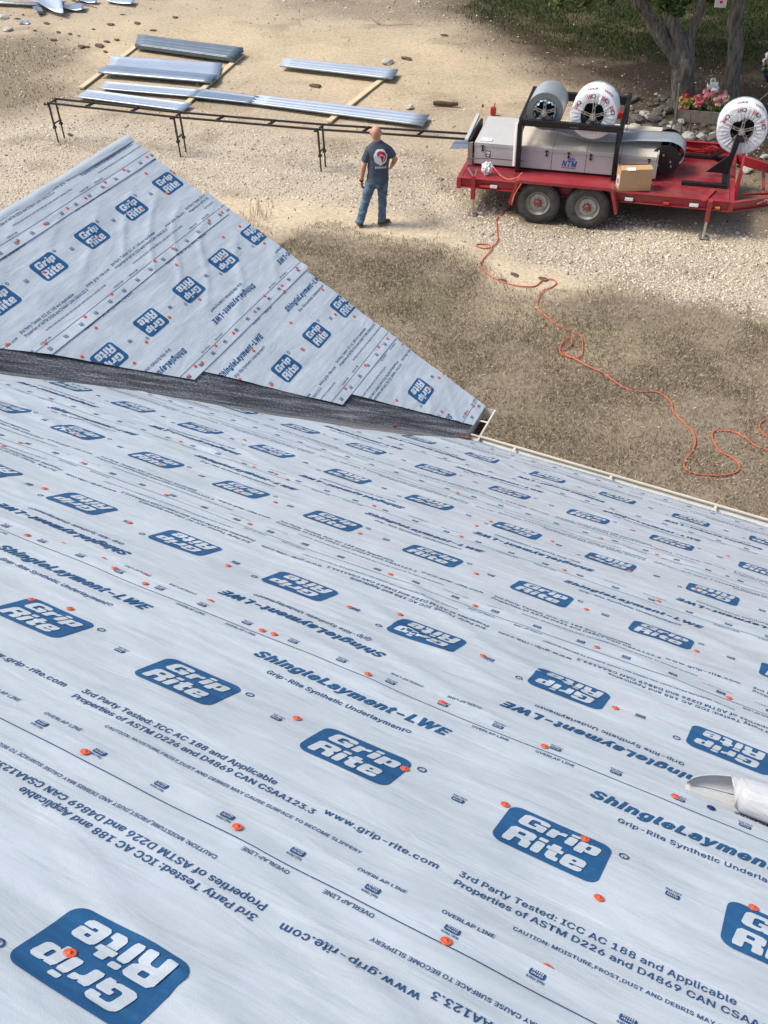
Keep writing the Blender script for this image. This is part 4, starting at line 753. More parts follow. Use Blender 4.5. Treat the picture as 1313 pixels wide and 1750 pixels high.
def zcol(X, Y, z):
    c = np.ones(X.shape + (3,)) * COL['dirt']
    mott = fbm(X * .8 + 50, Y * .8, 4)
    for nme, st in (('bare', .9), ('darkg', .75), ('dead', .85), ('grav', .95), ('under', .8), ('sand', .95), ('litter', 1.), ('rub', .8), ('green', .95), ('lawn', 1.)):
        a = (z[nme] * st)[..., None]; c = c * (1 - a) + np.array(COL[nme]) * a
    # dry patches, bare soil and greener tufts on the lawn
    lw = z['lawn']; p1 = np.clip(fbm(X * .9 + 7, Y * .9 + 3, 4) * 4 - 2.15, 0, 1) * lw
    c = c * (1 - .3 * p1[..., None]) + np.array((.33, .26, .165)) * .3 * p1[..., None]
    gsp = np.array([tuple(at(u, v))[:2] for u, v in ((940, 545), (895, 545), (1010, 560), (1060, 590), (985, 605), (1025, 605))])
    for i, q in enumerate(gsp):
        d = np.hypot((X - q[0]) / (.9 if i != 2 else 1.2), (Y - q[1]) / .42) + (fbm(X * 3, Y * 3, 3) - .5) * 1.1; a = np.clip(1.15 - d, 0, 1)[..., None] * .75 * lw[..., None]; c = c * (1 - a) + np.array((.40, .33, .23)) * a
    gr = np.clip(fbm(X * .6 + 31, Y * .7 + 8, 3) * 4 - 2.2, 0, 1)[..., None] * lw[..., None] * .45; c = c * (1 - gr) + np.array((.12, .125, .055)) * gr
    # brown dirt mottling elsewhere
    bd = np.clip(fbm(X * 1.3 + 90, Y * 1.6 + 12, 5) * 5 - 2.75, 0, 1)[..., None] * (1 - lw[..., None]) * (1 - z['sand'][..., None]) * (1 - .6 * z['bare'][..., None]) * .5
    c = c * (1 - bd) + np.array((.22, .175, .12)) * bd
    c = c * (.86 + .28 * mott[..., None])
    return np.clip(c, 0, 1)
gm_, n, b = nmat('ground_soil'); L = n.links
a = N(n, 'ShaderNodeAttribute', attribute_name='col'); co = coords(n)
n1 = N(n, 'ShaderNodeTexNoise'); n1.inputs['Scale'].default_value = 14; n1.inputs['Detail'].default_value = 10; n1.inputs['Roughness'].default_value = .8; L.new(co, n1.inputs[0])
r1 = N(n, 'ShaderNodeValToRGB'); r1.color_ramp.elements[0].position = .3; r1.color_ramp.elements[0].color = (.58, .56, .53, 1); r1.color_ramp.elements[1].position = .68; r1.color_ramp.elements[1].color = (1.30, 1.29, 1.26, 1); L.new(n1.outputs[0], r1.inputs[0])
mx = N(n, 'ShaderNodeMix', data_type='RGBA', blend_type='MULTIPLY'); mx.inputs[0].default_value = 1; L.new(a.outputs['Color'], mx.inputs[6]); L.new(r1.outputs[0], mx.inputs[7])
v1 = N(n, 'ShaderNodeTexVoronoi'); v1.inputs['Scale'].default_value = 24; v1.inputs['Randomness'].default_value = 1; L.new(co, v1.inputs[0])
r3 = N(n, 'ShaderNodeValToRGB'); r3.color_ramp.elements[0].position = .06; r3.color_ramp.elements[0].color = (1.22, 1.2, 1.17, 1); r3.color_ramp.elements[1].position = .30; r3.color_ramp.elements[1].color = (.93, .93, .93, 1); L.new(v1.outputs['Distance'], r3.inputs[0])
mx2 = N(n, 'ShaderNodeMix', data_type='RGBA', blend_type='MULTIPLY'); L.new(a.outputs['Alpha'], mx2.inputs[0]); L.new(mx.outputs[2], mx2.inputs[6]); L.new(r3.outputs[0], mx2.inputs[7])
L.new(mx2.outputs[2], b.inputs['Base Color']); b.inputs['Roughness'].default_value = .95; b.inputs['Specular IOR Level'].default_value = .15
bp = N(n, 'ShaderNodeBump'); bp.inputs['Strength'].default_value = .9; bp.inputs['Distance'].default_value = .03; L.new(n1.outputs[0], bp.inputs['Height'])
b2 = N(n, 'ShaderNodeBump', invert=True); b2.inputs['Distance'].default_value = .02; L.new(v1.outputs['Distance'], b2.inputs['Height']); L.new(a.outputs['Alpha'], b2.inputs['Strength']); L.new(bp.outputs[0], b2.inputs['Normal'])
L.new(b2.outputs[0], b.inputs['Normal'])
gx = np.concatenate([[-400, -200, -100, -60, -42], np.arange(-34, 9, .11), [14, 25, 60, 150, 400]]); gy = np.concatenate([[-300, -100, -30, -5], np.arange(4, 44, .11), [52, 70, 110, 200, 500]])
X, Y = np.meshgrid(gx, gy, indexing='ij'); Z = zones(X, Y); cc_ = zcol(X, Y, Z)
ztop = lambda X, Y: .05 * (fbm(X * .35, Y * .35, 3) - .5) + .022 * (fbm(X * 2.2 + 5, Y * 2.2, 3) - .5)
GZ = np.where((np.abs(X + 12) < 24) & (Y < 46) & (Y > 3), ztop(X, Y) - .012, -.02)
peb = np.clip(Z['grav'] + .35 * (1 - Z['lawn']) + .4 * Z['rub'], 0, 1) * (1 - .85 * Z['sand']) * (1 - Z['lawn']) * (1 - .7 * Z['bare'])
nx, ny = len(gx), len(gy); I, J = np.meshgrid(np.arange(nx - 1), np.arange(ny - 1), indexing='ij'); A = (I * ny + J); F4 = np.stack([A, A + ny, A + ny + 1, A + 1], -1).reshape(-1, 4)
cx_ = lambda q: (q[:-1, :-1] + q[1:, 1:]) / 2
cls = np.where(cx_(Z['lawn']) > .5, 1, np.where(cx_(np.maximum(Z['grav'], Z['sand'])) > .5, 2, 0)).ravel()
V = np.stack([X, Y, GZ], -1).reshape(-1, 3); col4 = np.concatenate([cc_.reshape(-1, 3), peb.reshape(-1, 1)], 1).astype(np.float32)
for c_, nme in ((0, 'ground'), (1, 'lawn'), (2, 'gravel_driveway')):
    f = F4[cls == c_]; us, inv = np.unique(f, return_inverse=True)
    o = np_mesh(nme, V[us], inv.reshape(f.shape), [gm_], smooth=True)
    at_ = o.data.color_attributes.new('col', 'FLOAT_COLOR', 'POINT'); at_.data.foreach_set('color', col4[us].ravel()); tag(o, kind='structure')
def gz(x, y): return ztop(np.asarray(x), np.asarray(y)) - .012
HOUSE_P = np.array([[-2.9, 6.9], [9, 6.9], [9, -5], [-9, -5], [-9.5, 6.5], [-3, 7.4]])
def scatter(n, x0, x1, y0, y1, dens):
    """dens(zones, X, Y) -> keep probability; denser near the eye is natural"""
    X = RNG.uniform(x0, x1, n); Y = RNG.uniform(y0, y1, n); k = RNG.random(n) < dens(zones(X, Y), X, Y); return X[k], Y[k]
OCT = np.array([(1,0,0),(-1,0,0),(0,1,0),(0,-1,0),(0,0,1),(0,0,-1)], float); OF = np.array([(0,2,4),(2,1,4),(1,3,4),(3,0,4),(2,0,5),(1,2,5),(3,1,5),(0,3,5)])
def rotz(P_, a): c, s = np.cos(a)[:, None], np.sin(a)[:, None]; return np.stack([P_[..., 0] * c - P_[..., 1] * s, P_[..., 0] * s + P_[..., 1] * c, P_[..., 2]], -1)
def stones(name, X, Y, r, cols, flat=.6):
    n = len(X); P_ = OCT[None] * (1 + RNG.uniform(-.35, .35, (n, 6, 1))) * r[:, None, None] * np.stack([1 + RNG.random(n) * .5, 1 + 0 * r, flat + RNG.random(n) * .3], -1)[:, None, :]
    P_ = P_ + RNG.uniform(-.25, .25, (n, 6, 3)) * r[:, None, None]
    P_ = rotz(P_, RNG.uniform(0, 2 * PI, n)); P_ += np.stack([X, Y, gz(X, Y) - r * .05], -1)[:, None, :]
    F = (OF[None] + (np.arange(n) * 6)[:, None, None]).reshape(-1, 3)
    o = np_mesh(name, P_.reshape(-1, 3), F, [M['stone']], col=np.repeat(cols, 6, 0)); tag(o, kind='stuff'); return o
def pal(n, cs, var=.15): c = np.array(cs)[RNG.integers(0, len(cs), n)]; return np.clip(c * (1 + RNG.uniform(-var, var, (n, 1))), 0, 1)
LIM = [(.64, .57, .46), (.57, .49, .37), (.48, .41, .30), (.70, .64, .54), (.36, .30, .21), (.28, .23, .16), (.58, .51, .40), (.55, .47, .34)]
X, Y = scatter(330000, -19, 4, 11.5, 21, lambda z, X, Y: (z['grav'] * (1 - z['sand'] * .93) * (1 - z['lawn'])) * (.25 + .75 * np.clip((X + 9) / 6, 0, 1)))
stones('gravel', X, Y, RNG.gamma(2.4, .0040, len(X)) + .004, pal(len(X), LIM))
X, Y = scatter(60000, -28, 4, 14, 40, lambda z, X, Y: np.clip(.12 + .5 * z['rub'] + .5 * z['darkg'] + .2 * z['dead'] + .2 * (fbm(X, Y, 3) > .55), 0, 1) * (1 - z['lawn']) * (1 - z['green'] * .9) * (1 - .8 * z['bare']))
stones('pebbles', X, Y, RNG.gamma(1.8, .0065, len(X)) + .005, pal(len(X), LIM))
def blades(name, X, Y, h, wd_, cols, lean=.9):
    n = len(X); a = RNG.uniform(0, 2 * PI, n); l = RNG.random(n) * lean; d = np.stack([np.cos(a), np.sin(a)], -1); p = np.stack([-d[:, 1], d[:, 0]], -1) * (wd_ / 2)[:, None]
    z0 = gz(X, Y) - .004; B = np.stack([X, Y], -1); top = B + d * (h * l)[:, None]; mid = B + d * (h * l * .35)[:, None]; zz = h * np.sqrt(np.maximum(.04, 1 - l * l))
    P_ = np.stack([np.concatenate([B - p, z0[:, None]], 1), np.concatenate([B + p, z0[:, None]], 1), np.concatenate([mid + p * .8, (z0 + zz * .6)[:, None]], 1), np.concatenate([top, (z0 + zz)[:, None]], 1)], 1)
    F = (np.array([[0, 1, 2], [0, 2, 3]])[None] + (np.arange(n) * 4)[:, None, None]).reshape(-1, 3)
    o = np_mesh(name, P_.reshape(-1, 3), F, [M['blade']], col=np.repeat(cols, 4, 0)); tag(o, kind='stuff'); return o
DRY = [(.46, .38, .27), (.33, .27, .19), (.20, .155, .11), (.60, .51, .38), (.26, .225, .15), (.18, .17, .105), (.16, .125, .09), (.42, .35, .25)]
X, Y = scatter(520000, -9.5, 3.2, 7.6, 16.5, lambda z, X, Y: z['lawn'] * np.clip(.45 + 2.2 * (fbm(X * 1.7, Y * 1.7, 4) - .45), .25, 1))
k = Y > 7.3; X, Y = X[k], Y[k]
blades('dry_grass', X, Y, RNG.uniform(.02, .075, len(X)), RNG.uniform(.003, .008, len(X)), pal(len(X), DRY, .25))
X, Y = scatter(120000, -18, 4, 10, 17.5, lambda z, X, Y: np.clip(1 - np.abs(z['lawn'] - .35) * 4, 0, 1) * .5)
blades('verge_grass', X, Y, RNG.uniform(.04, .12, len(X)), RNG.uniform(.004, .008, len(X)), pal(len(X), DRY, .2), .7)
X, Y = scatter(160000, -13, 6, 24, 40, lambda z, X, Y: np.clip(z['green'] * 1.1 - .05, 0, 1) * (.6 + .4 * (fbm(X * .8, Y * .8, 3) > .5)))
blades('green_grass', X, Y, RNG.uniform(.05, .13, len(X)), RNG.uniform(.012, .022, len(X)), pal(len(X), [(.035, .075, .012), (.022, .045, .009), (.06, .11, .02), (.07, .06, .03), (.05,.04,.025)], .2))
X, Y = scatter(90000, -30, 5, 14, 36, lambda z, X, Y: np.clip(z['litter'] * .9 * (1 - z['green'] * .6) + z['dead'] * .8 + z['under'] * .2 + .05, 0, 1) * (1 - z['lawn']) * (1 - z['bare'] * .7))
blades('leaf_litter', X, Y, RNG.uniform(.02, .06, len(X)), RNG.uniform(.015, .035, len(X)), pal(len(X), [(.16, .11, .065), (.10, .065, .04), (.24, .19, .12), (.07, .05, .03)], .2), 1.0)
# tuft of taller weeds beside the gable end
tp = at(438, 372); rr = random.Random(2); mb = MB(tp)
for i in range(26):
    p = tp + Vector((rr.uniform(-.28, .28), rr.uniform(-.1, .2), 0)); q = p + Vector((rr.uniform(-.1, .1), rr.uniform(-.1, .1), rr.uniform(.15, .42))); mb.tube([p, (p + q) / 2 + Vector((rr.uniform(-.02, .02), 0, 0)), q], [.004, .003, .0015], 4)
o = mb.build('weed', M['oldwood']); o.location = tp; tag(o, 'tuft of tall dry weeds beside the gable end of the roof', 'weed')
# dark chips of bark scattered over the sand, and a log
chips = [(150,80,5),(170,78,10),(183,71,6),(120,58,5),(135,61,3),(80,40,7),(140,80,9),(70,25,4),(40,25,4),(190,42,8),(235,40,8),(100,55,6),(160,50,4),(30,32,5),(180,88,5),(200,68,6),(92,68,6),(60,52,4),(540,147,10),(695,100,9),(262,52,6),(300,30,7),(210,25,4),(860,480,5),(930,478,6),(880,470,5),(120,230,5),(215,235,5),(880,70,9),(760,60,6)]
chipme = []
for i in range(3):
    bm = bmesh.new(); bmesh.ops.create_icosphere(bm, subdivisions=2, radius=1)
    for v_ in bm.verts: v_.co *= 1 + .5 * noise.noise(v_.co * 1.7 + Vector((i * 7, 0, 0))); v_.co.z *= .3; v_.co.y *= .55
    me = bpy.data.meshes.new('bark_chip'); bm.to_mesh(me); bm.free(); me.materials.append(M['clod']); chipme.append(me)
for i, (u, v, s_) in enumerate(chips):
    p = at(u, v); c = bpy.data.objects.new('bark_chip', chipme[i % 3]); C.objects.link(c); c.location = p + Vector((0, 0, .004)); r_ = .018 * s_; c.scale = (r_, r_, r_ * .7); c.rotation_euler.z = random.uniform(-.5, .5)
    wh = 'between the offcut pile and the dark panel stack' if v < 95 and u < 320 else 'at the top of the yard beyond the panels' if v < 110 else 'on the sand beside the orange cord' if v > 400 else 'on the open ground around the long metal panel row'
    tag(c, ('long ' if s_ > 6 else 'small ') + 'dark bark chip ' + wh, 'bark chip', 'bark chips scattered over the yard')
# ------------------------------------------------------------------ trailer frame: u along, v away from the eye, z up
TY = math.radians(12.0); TO = at(915, 381)
cY, sY = math.cos(TY), math.sin(TY)
def tw(u, v, z=0): return Vector((TO.x + u * cY - v * sY, TO.y + u * sY + v * cY, z))
def tthing(name, label, cat, base, group=None): 
    o = thing(name, label, cat, tw(*base), TY, group); o['_b'] = 0; del o['_b']; return o, Vector(base)
def tloc(u, v, z):                                     # trailer coordinates of the point seen at pixel u,v at height z
    p = at(u, v, z); d = p - TO; return Vector((d.x * cY + d.y * sY, -d.x * sY + d.y * cY, z))
DK = .64
T, tb = tthing('utility_trailer', 'red tandem axle flatbed trailer carrying the grey roll forming machine', 'trailer', (.9, 1.3, 0))
def tp_(name, mb, mat, parent=None, **k): return mb.build(name, mat, parent or T, **k)
U0, U1, V0, V1 = -1.47, 3.32, .22, 2.46
mb = MB(tb); mb.box((U0 + .03, V0 + .03, DK - .03), (U1 - .03, V1 - .03, DK)); tp_('deck', mb, M['reddeck'])
mb = MB(tb); mb.box((U0, V0, DK - .17), (U1, V0 + .03, DK + .012)); mb.box((U0, V0 - .05, DK - .17), (U1, V0, DK - .158)); mb.box((U0, V0 - .05, DK), (U1, V0, DK + .012)); tp_('side_rail', mb, M['red'], bevel=.003)
mb = MB(tb); mb.box((U0, V1 - .03, DK - .17), (U1, V1, DK + .16)); mb.box((U0, V1, DK - .17), (U1, V1 + .05, DK - .158)); mb.box((U0, V1 - .05, DK + .16), (U1, V1 + .02, DK + .172)); tp_('side_rail', mb, M['red'], bevel=.003)
mb = MB(tb); mb.box((U0 - .06, V0 - .04, DK - .20), (U0 + .02, V1 + .04, DK + .004)); tp_('rear_beam', mb, M['red'], bevel=.004)
mb = MB(tb); mb.box((U1 - .02, V0 - .04, DK - .17), (U1 + .06, V1 + .04, DK + .004)); tp_('front_beam', mb, M['red'], bevel=.004)
for i in range(7):
    mb = MB(tb); u = U0 + .35 + i * .68; mb.box((u, V0 + .03, DK - .12), (u + .05, V1 - .03, DK - .031)); tp_('cross_member', mb, M['red'])
# tongue: two channels that meet ahead of the deck
apex = Vector((U1 + 1.75, 1.34, DK - .05))
for vv in (V0 + .02, V1 - .02):
    a = Vector((U1 + .03, vv, DK - .085)); mb = MB(tb); b_ = Vector((apex.x, apex.y + (.06 if vv > 1 else -.06), DK - .085)); mb.bar(a, b_, .012, .17)
    d = (b_ - a).normalized(); s_ = Vector((-d.y, d.x, 0)) * (-.03 if vv < 1 else .03)
    for zz in (.082, -.082): mb.bar(a + Vector((0, 0, zz)) + s_, b_ + Vector((0, 0, zz)) + s_, .06, .010)
    tb_ = tp_('tongue_beam', mb, M['red'], bevel=.002)
    if vv < 1:   # white lettering on the near tongue beam
        txt = marks(8, 1, .3); txt2 = marks(6, 2, .3)
        for (tx, l0, l1, z0, z1) in ((txt, .62, 1.10, -.005, .055), (txt2, .70, 1.0, -.05, -.02)):
            Vv, Ff = fit(tx, l0, l1, z0, z1); n_ = d.cross(Vector((0, 0, 1))); q = [a + d * x + Vector((0, 0, z)) + n_ * .009 - tb for x, z in Vv]
            np_mesh('lettering', [tuple(x) for x in q], Ff, [M['whiteprint']], tb_)
        mb = MB(tb); n_ = d.cross(Vector((0, 0, 1))); mb.add([a + d * x + Vector((0, 0, z)) + n_ * .009 for x, z in ((.48, -.02), (.62, .012), (.66, .03), (.60, .0), (.52, -.03))], [(0, 1, 2, 3, 4)]); mb.build('lettering', M['whiteprint'], tb_, fix=False)
mb = MB(tb); mb.bar((apex.x - .05, apex.y, DK - .05), (apex.x + .30, apex.y, DK - .05), .1, .1); mb.lathe([(.0, 0), (.06, 0), (.06, .08), (0, .1)], (apex.x + .30, apex.y, DK - .06), (0, 0, 1), 16); tp_('coupler', mb, M['black'], bevel=.004)
mb = MB(tb); mb.bar((U1 + .55, .95, DK - .03), (U1 + .55, V1 - .66, DK - .03), .05); mb.bar((U1 + .2, .62, DK - .02), (U1 + 1.2, .95, DK - .02), .035); tp_('tongue_brace', mb, M['red'])
# upright frame at the front of the deck
mb = MB(tb); p1 = tloc(1263, 262, DK + .62); 
for v_ in (.62, 1.35): pass
mb.bar((U1 + .08, .55, DK - .05), (U1 + .08, .55, DK + .42), .06); mb.bar((U1 + .13, 1.45, DK - .05), (U1 + .13, 1.45, DK + .55), .05); mb.bar((U1 + .08, .55, DK + .40), (U1 + .13, 1.45, DK + .40), .04); mb.bar((U1 + .08, .95, DK - .05), (U1 + .10, .95, DK + .40), .04)
tp_('front_rack', mb, M['red'], bevel=.003)
# fenders: a raised flat box over both wheels on each side
WU = [.02, .905]
for side in (0, 1):
    v0, v1 = (-.045, V0 - .001) if side == 0 else (V1 + .001, V1 + .27)
    prof = [(-.52, .36), (-.40, DK + .13), (-.36, DK + .15), (1.28, DK + .15), (1.32, DK + .13), (1.44, .36)]
    inner = [(x * .985 + .007, z - .012) for x, z in prof]
    mb = MB(tb)
    for (x0, z0), (x1, z1) in zip(prof[:-1], prof[1:]):
        mb.hexa([(x0, v0, z0 - .01), (x1, v0, z1 - .01), (x1, v1, z1 - .01), (x0, v1, z0 - .01), (x0, v0, z0), (x1, v0, z1), (x1, v1, z1), (x0, v1, z0)])
    lip = v0 if side == 0 else v1 - .008
    for (x0, z0), (x1, z1) in zip(prof[:-1], prof[1:]): mb.hexa([(x0 + (.04 if x0 < 0 else -.04), lip, z0 - .05), (x1 + (.04 if x1 < 0 else -.04), lip, z1 - .05), (x1 + (.04 if x1 < 0 else -.04), lip + .008, z1 - .05), (x0 + (.04 if x0 < 0 else -.04), lip + .008, z0 - .05), (x0, lip, z0 - .012), (x1, lip, z1 - .012), (x1, lip + .008, z1 - .012), (x0, lip + .008, z0 - .012)])
    if side == 0: mb.box((-.39, V0 - .006, DK + .013), (1.31, V0 - .001, DK + .14))
    tp_('fender', mb, M['red'], fix=False)
# wheels
def wheel(u, v, out, tan=False):
    w_ = bpy.data.objects.new('wheel', None)
    R_ = .385; c = Vector((u, v, R_ - .005)); ax = (0, out, 0)
    tmb = MB(tb); prof = [(.215, -.10), (.26, -.108), (.33, -.108), (.368, -.092), (.383, -.07), (.385, 0), (.383, .07), (.368, .092), (.33, .108), (.30, .112), (.26, .108), (.215, .100)]
    tmb.lathe(prof, c, ax, 48)
    for k in range(44):           # tread blocks
        a = 2 * PI * k / 44
        for s_, off in ((-1, 0), (0, .5), (1, 0)):
            aa = a + off * 2 * PI / 44; rr_ = Vector((math.cos(aa), 0, math.sin(aa))); tn = Vector((-math.sin(aa), 0, math.cos(aa))); m0 = c + rr_ * .386 + Vector((0, s_ * .058, 0))
            tmb.hexa([m0 + tn * x + Vector((0, y, 0)) + rr_ * z for z in (-.008, .006) for x, y in ((-.019, -.022), (.019, -.022), (.019, .022), (-.019, .022))])
    ty = tmb.build('tyre', M['rubber'], T, smooth=True, fix=False); 
    r = MB(tb); r.lathe([(.216, -.09), (.213, .085), (.222, .100), (.212, .098), (.196, .06), (.180, .035), (.165, .03), (.150, .055), (.075, .062), (.060, .045), (.0, .045)], c, ax, 40)
    rim = r.build('rim', M['rim'], T, smooth=True, fix=False)
    h = MB(tb); h.lathe([(.052, .04), (.050, .10), (.038, .115), (0, .118)], c, ax, 20)
    for k in range(8):
        a = 2 * PI * k / 8; h.lathe([(.011, .045), (.011, .075), (0, .078)], c + Vector((math.cos(a) * .085, 0, math.sin(a) * .085)), ax, 6)
    hub = h.build('hub', M['hubred'], T, smooth=True, fix=False)
    # wheel empty owns its pieces
    C.objects.link(w_); w_.parent = T; w_.location = c - tb; w_.name = 'wheel'
    for q in (ty, rim, hub): q.parent = w_; q.location = -(c - tb)
for u in WU: wheel(u, .085, -1)
for u in WU: wheel(u, V1 + .14, 1)
mb = MB(tb)
for u in WU: mb.bar((u, .15, .37), (u, V1 + .1, .37), .07)
tp_('axle', mb, M['black'])
# jack stands at the rear and near the front
for (u, v, zt) in ((-1.20, .10, DK + .10), (2.98, .10, DK + .03), (-1.20, V1 + .1, DK + .05)):
    if v > 1: pass
    mb = MB(tb); mb.bar((u, v, .30), (u, v, zt), .075); j = tp_('jack_leg', mb, M['red'], bevel=.004)
    mb = MB(tb); mb.tube([(u, v, .02), (u, v, .34)], .026, 12); mb.box((u - .08, v - .08, 0.004), (u + .08, v + .08, .02)); mb.build('jack_foot', M['chrome'], j)
    if v < 1 and u < 0: mb = MB(tb); mb.tube([(u - .02, v, zt), (u - .12, v + .02, zt + .13)], .016, 8); mb.tube([(u + .02, v, zt - .02), (u + .05, v, zt + .12)], .012, 8); mb.build('jack_handle', M['chrome'], j)
mb = MB(tb); mb.bar((2.86, .12, DK + .01), (3.02, .62, DK + .03), .08, .02); tp_('deck_strap', mb, M['red'], bevel=.003)
# markers on the near rail
for (u, w2, mat, nm) in ((-.84, .13, M['white'], 'reflector'), (-1.0, .19, M['redlens'], 'reflector'), (1.60, .14, M['white'], 'reflector'), (2.72, .15, M['white'], 'reflector'), (3.12, .08, M['amber'], 'marker_light'), (2.25, .10, M['redlens'], 'reflector')):
    mb = MB(tb); hh = .032 if mat is M['white'] else .022; mb.box((u - w2 / 2, V0 - .056 if nm == 'reflector' else V0 - .065, DK - .135), (u + w2 / 2, V0 - .003, DK - .135 + hh * 1.6)); tp_(nm, mb, mat, bevel=.003)
mb = MB(tb); mb.box((U0 - .075, V0 - .02, DK - .14), (U0 - .061, V0 + .16, DK - .06)); tp_('tail_light', mb, M['redlens'], bevel=.004)
# tongue jack foot (grey) at the frame's edge
mb = MB(tb); mb.tube([(U1 + 1.15, .78, .05), (U1 + 1.15, .78, .55)], .03, 10); mb.box((U1 + 1.02, .68, .03), (U1 + 1.28, .90, .05)); tp_('tongue_jack', mb, M['chrome'])

# ---------------------------------------------------------------- roll forming machine
Bv0, Bv1 = .80, 2.02; Bz0, Bz1 = DK + .045, 1.075
Mx, mbb = tthing('roll_former', 'long grey metal roll forming machine with latched side panels on the red trailer', 'machine', (.3, 1.4, DK))
def mp(name, mb, mat, parent=None, **k): return mb.build(name, mat, parent or Mx, **k)
segs = [(-1.35, -.50), (-.50, .22), (.22, .86), (.86, 1.44), (1.44, 1.95)]
segs = [(-1.35, -.56), (-.56, .10), (.10, .72), (.72, 1.32), (1.32, 1.96)]
mb = MB(mbb); mb.box((-1.33, Bv0 + .03, DK + .005), (1.93, Bv1 - .03, Bz1 - .02)); mp('frame', mb, M['black'])
for i, (a, b_) in enumerate(segs):
    mb = MB(mbb); mb.box((a + .004, Bv0, Bz0), (b_ - .004, Bv0 + .026, Bz1)); pn = mp('side_panel', mb, M['grey'], bevel=.004)
    # lid: folded front edge, then a slope up to the back
    mb = MB(mbb); rise = .10 if i else .06
    mb.box((a + .004, Bv0 - .008, Bz1 - .055), (b_ - .004, Bv0 + .0, Bz1 + .004))
    mb.hexa([(a + .004, Bv0 - .008, Bz1 - .008), (b_ - .004, Bv0 - .008, Bz1 - .008), (b_ - .004, Bv1, Bz1 + rise - .012), (a + .004, Bv1, Bz1 + rise - .012),
             (a + .004, Bv0 - .008, Bz1 + .006), (b_ - .004, Bv0 - .008, Bz1 + .006), (b_ - .004, Bv1, Bz1 + rise), (a + .004, Bv1, Bz1 + rise)])
    ld = mp('lid', mb, M['grey'] if i == 0 else [M['tan_lid']], bevel=.003)
    if i:
        mb = MB(mbb); mb.box((a + .002, Bv0 - .0105, Bz1 - .056), (b_ - .002, Bv0 - .0085, Bz1 + .002)); mb.build('lid_edge', M['grey'], ld)
    # T shaped latches
    ul = {0: a + .16, 1: b_ - .10, 2: (a + b_) / 2 - .01, 3: a + .08, 4: b_ - .13}[i]
    mb = MB(mbb); mb.box((ul - .028, Bv0 - .022, Bz1 - .052), (ul + .028, Bv0 - .010, Bz1 - .032)); mb.box((ul - .010, Bv0 - .024, Bz1 - .125), (ul + .010, Bv0 - .002, Bz1 - .05)); mb.box((ul - .022, Bv0 - .020, Bz1 - .14), (ul + .022, Bv0 - .002, Bz1 - .122)); mp('latch', mb, M['black'], bevel=.002)
mb = MB(mbb); mb.box((1.96, Bv0, Bz0), (1.985, Bv1, Bz1 + .05)); mp('end_panel', mb, M['grey'], bevel=.003)
mb = MB(mbb); mb.box((-1.35, Bv1 - .01, Bz0), (1.96, Bv1 + .012, Bz1 + .06)); mp('back_panel', mb, M['grey'])
# stickers
def decal(name, parent, base, tx, x0, x1, z0, z1, mat, v, dz=0):
    Vv, Ff = fit(tx, x0, x1, z0, z1); return np_mesh(name, [(x - base.x, v - base.y, z - base.z) for x, z in Vv], Ff, [mat], parent)
decal('logo', Mx, mbb, text_arr('NTM', .3, 'h'), .29, .56, Bz0 + .09, Bz0 + .20, M['blueprint'], Bv0 - .003)
decal('logo', Mx, mbb, text_arr('NTM', .3, 'h'), .296, .566, Bz0 + .085, Bz0 + .195, M['blueprint'], Bv0 - .0035)
decal('logo', Mx, mbb, marks(14, 3, .1), .29, .54, Bz0 + .055, Bz0 + .075, M['blackprint'], Bv0 - .003)
mb = MB(mbb)
for k in range(4): mb.box((.40 + k * .035, Bv0 - .004, Bz0 + .205 + .01 * (k % 2)), (.42 + k * .035, Bv0 - .002, Bz0 + .235 + .012 * (k % 3)))
mp('logo', mb, M['blueprint'])
mb = MB(mbb); mb.box((-1.13, Bv0 - .003, Bz0 + .14), (-1.04, Bv0 - .001, Bz0 + .26)); s_ = mp('sticker', mb, M['blackprint'])
mb = MB(mbb); mb.box((-1.12, Bv0 - .005, Bz0 + .20), (-1.05, Bv0 - .0035, Bz0 + .245)); mb.box((-1.11, Bv0 - .005, Bz0 + .155), (-1.06, Bv0 - .0035, Bz0 + .185)); mb.build('sticker_text', M['label'], s_)
for (u_, z_) in ((.42, 1.09), (1.0, 1.1), (1.62, 1.09)):
    mb = MB(mbb); mb.box((u_, Bv0 + .01, Bz1 + .0085), (u_ + .16, Bv0 + .05, Bz1 + .0125)); mp('warning_label', mb, pmat('yellow_label', (.60, .48, .15), .6))
mb = MB(mbb); q0 = (-1.24, .84); mb.box((-1.25, .87, Bz1 + .0125), (-1.04, 1.02, Bz1 + .024)); mp('paper_tag', mb, M['label'], bevel=.003)
# entry end: white round edged arm, dark rollers, discharge chute on the left
mb = MB(mbb); mb.box((-1.47, Bv0 + .0, DK + .10), (-1.42, Bv1 - .1, Bz1 + .05)); mp('shear_frame', mb, M['black'], bevel=.004)
mb = MB(mbb); mb.bar((-1.50, Bv0 - .02, Bz1 + .02), (-1.50, Bv1 - .2, Bz1 + .14), .07, .07); mp('shear_arm', mb, M['grey'], bevel=.012)
mb = MB(mbb); mb.box((-1.46, Bv0 - .02, DK + .01), (-1.38, Bv0 + .05, Bz1 + .0)); mp('shear_post', mb, M['oldwood'], bevel=.004)
mb = MB(mbb); mb.hexa([(-1.85, .95, .86), (-1.45, .95, .90), (-1.45, 1.35, .90), (-1.85, 1.35, .86), (-1.85, .95, .866), (-1.45, .95, .906), (-1.45, 1.35, .906), (-1.85, 1.35, .866)]); mp('chute', mb, M['panelM'])
mb = MB(mbb); a = tloc(873, 207, 1.2); mb.tube([(-.56, Bv0 - .075, DK + .10), (-.56, Bv0 - .075, Bz1 + .05), (-.56, Bv0 - .02, Bz1 + .42)], .045, 14); mp('white_tube', mb, M['white'], smooth=True)
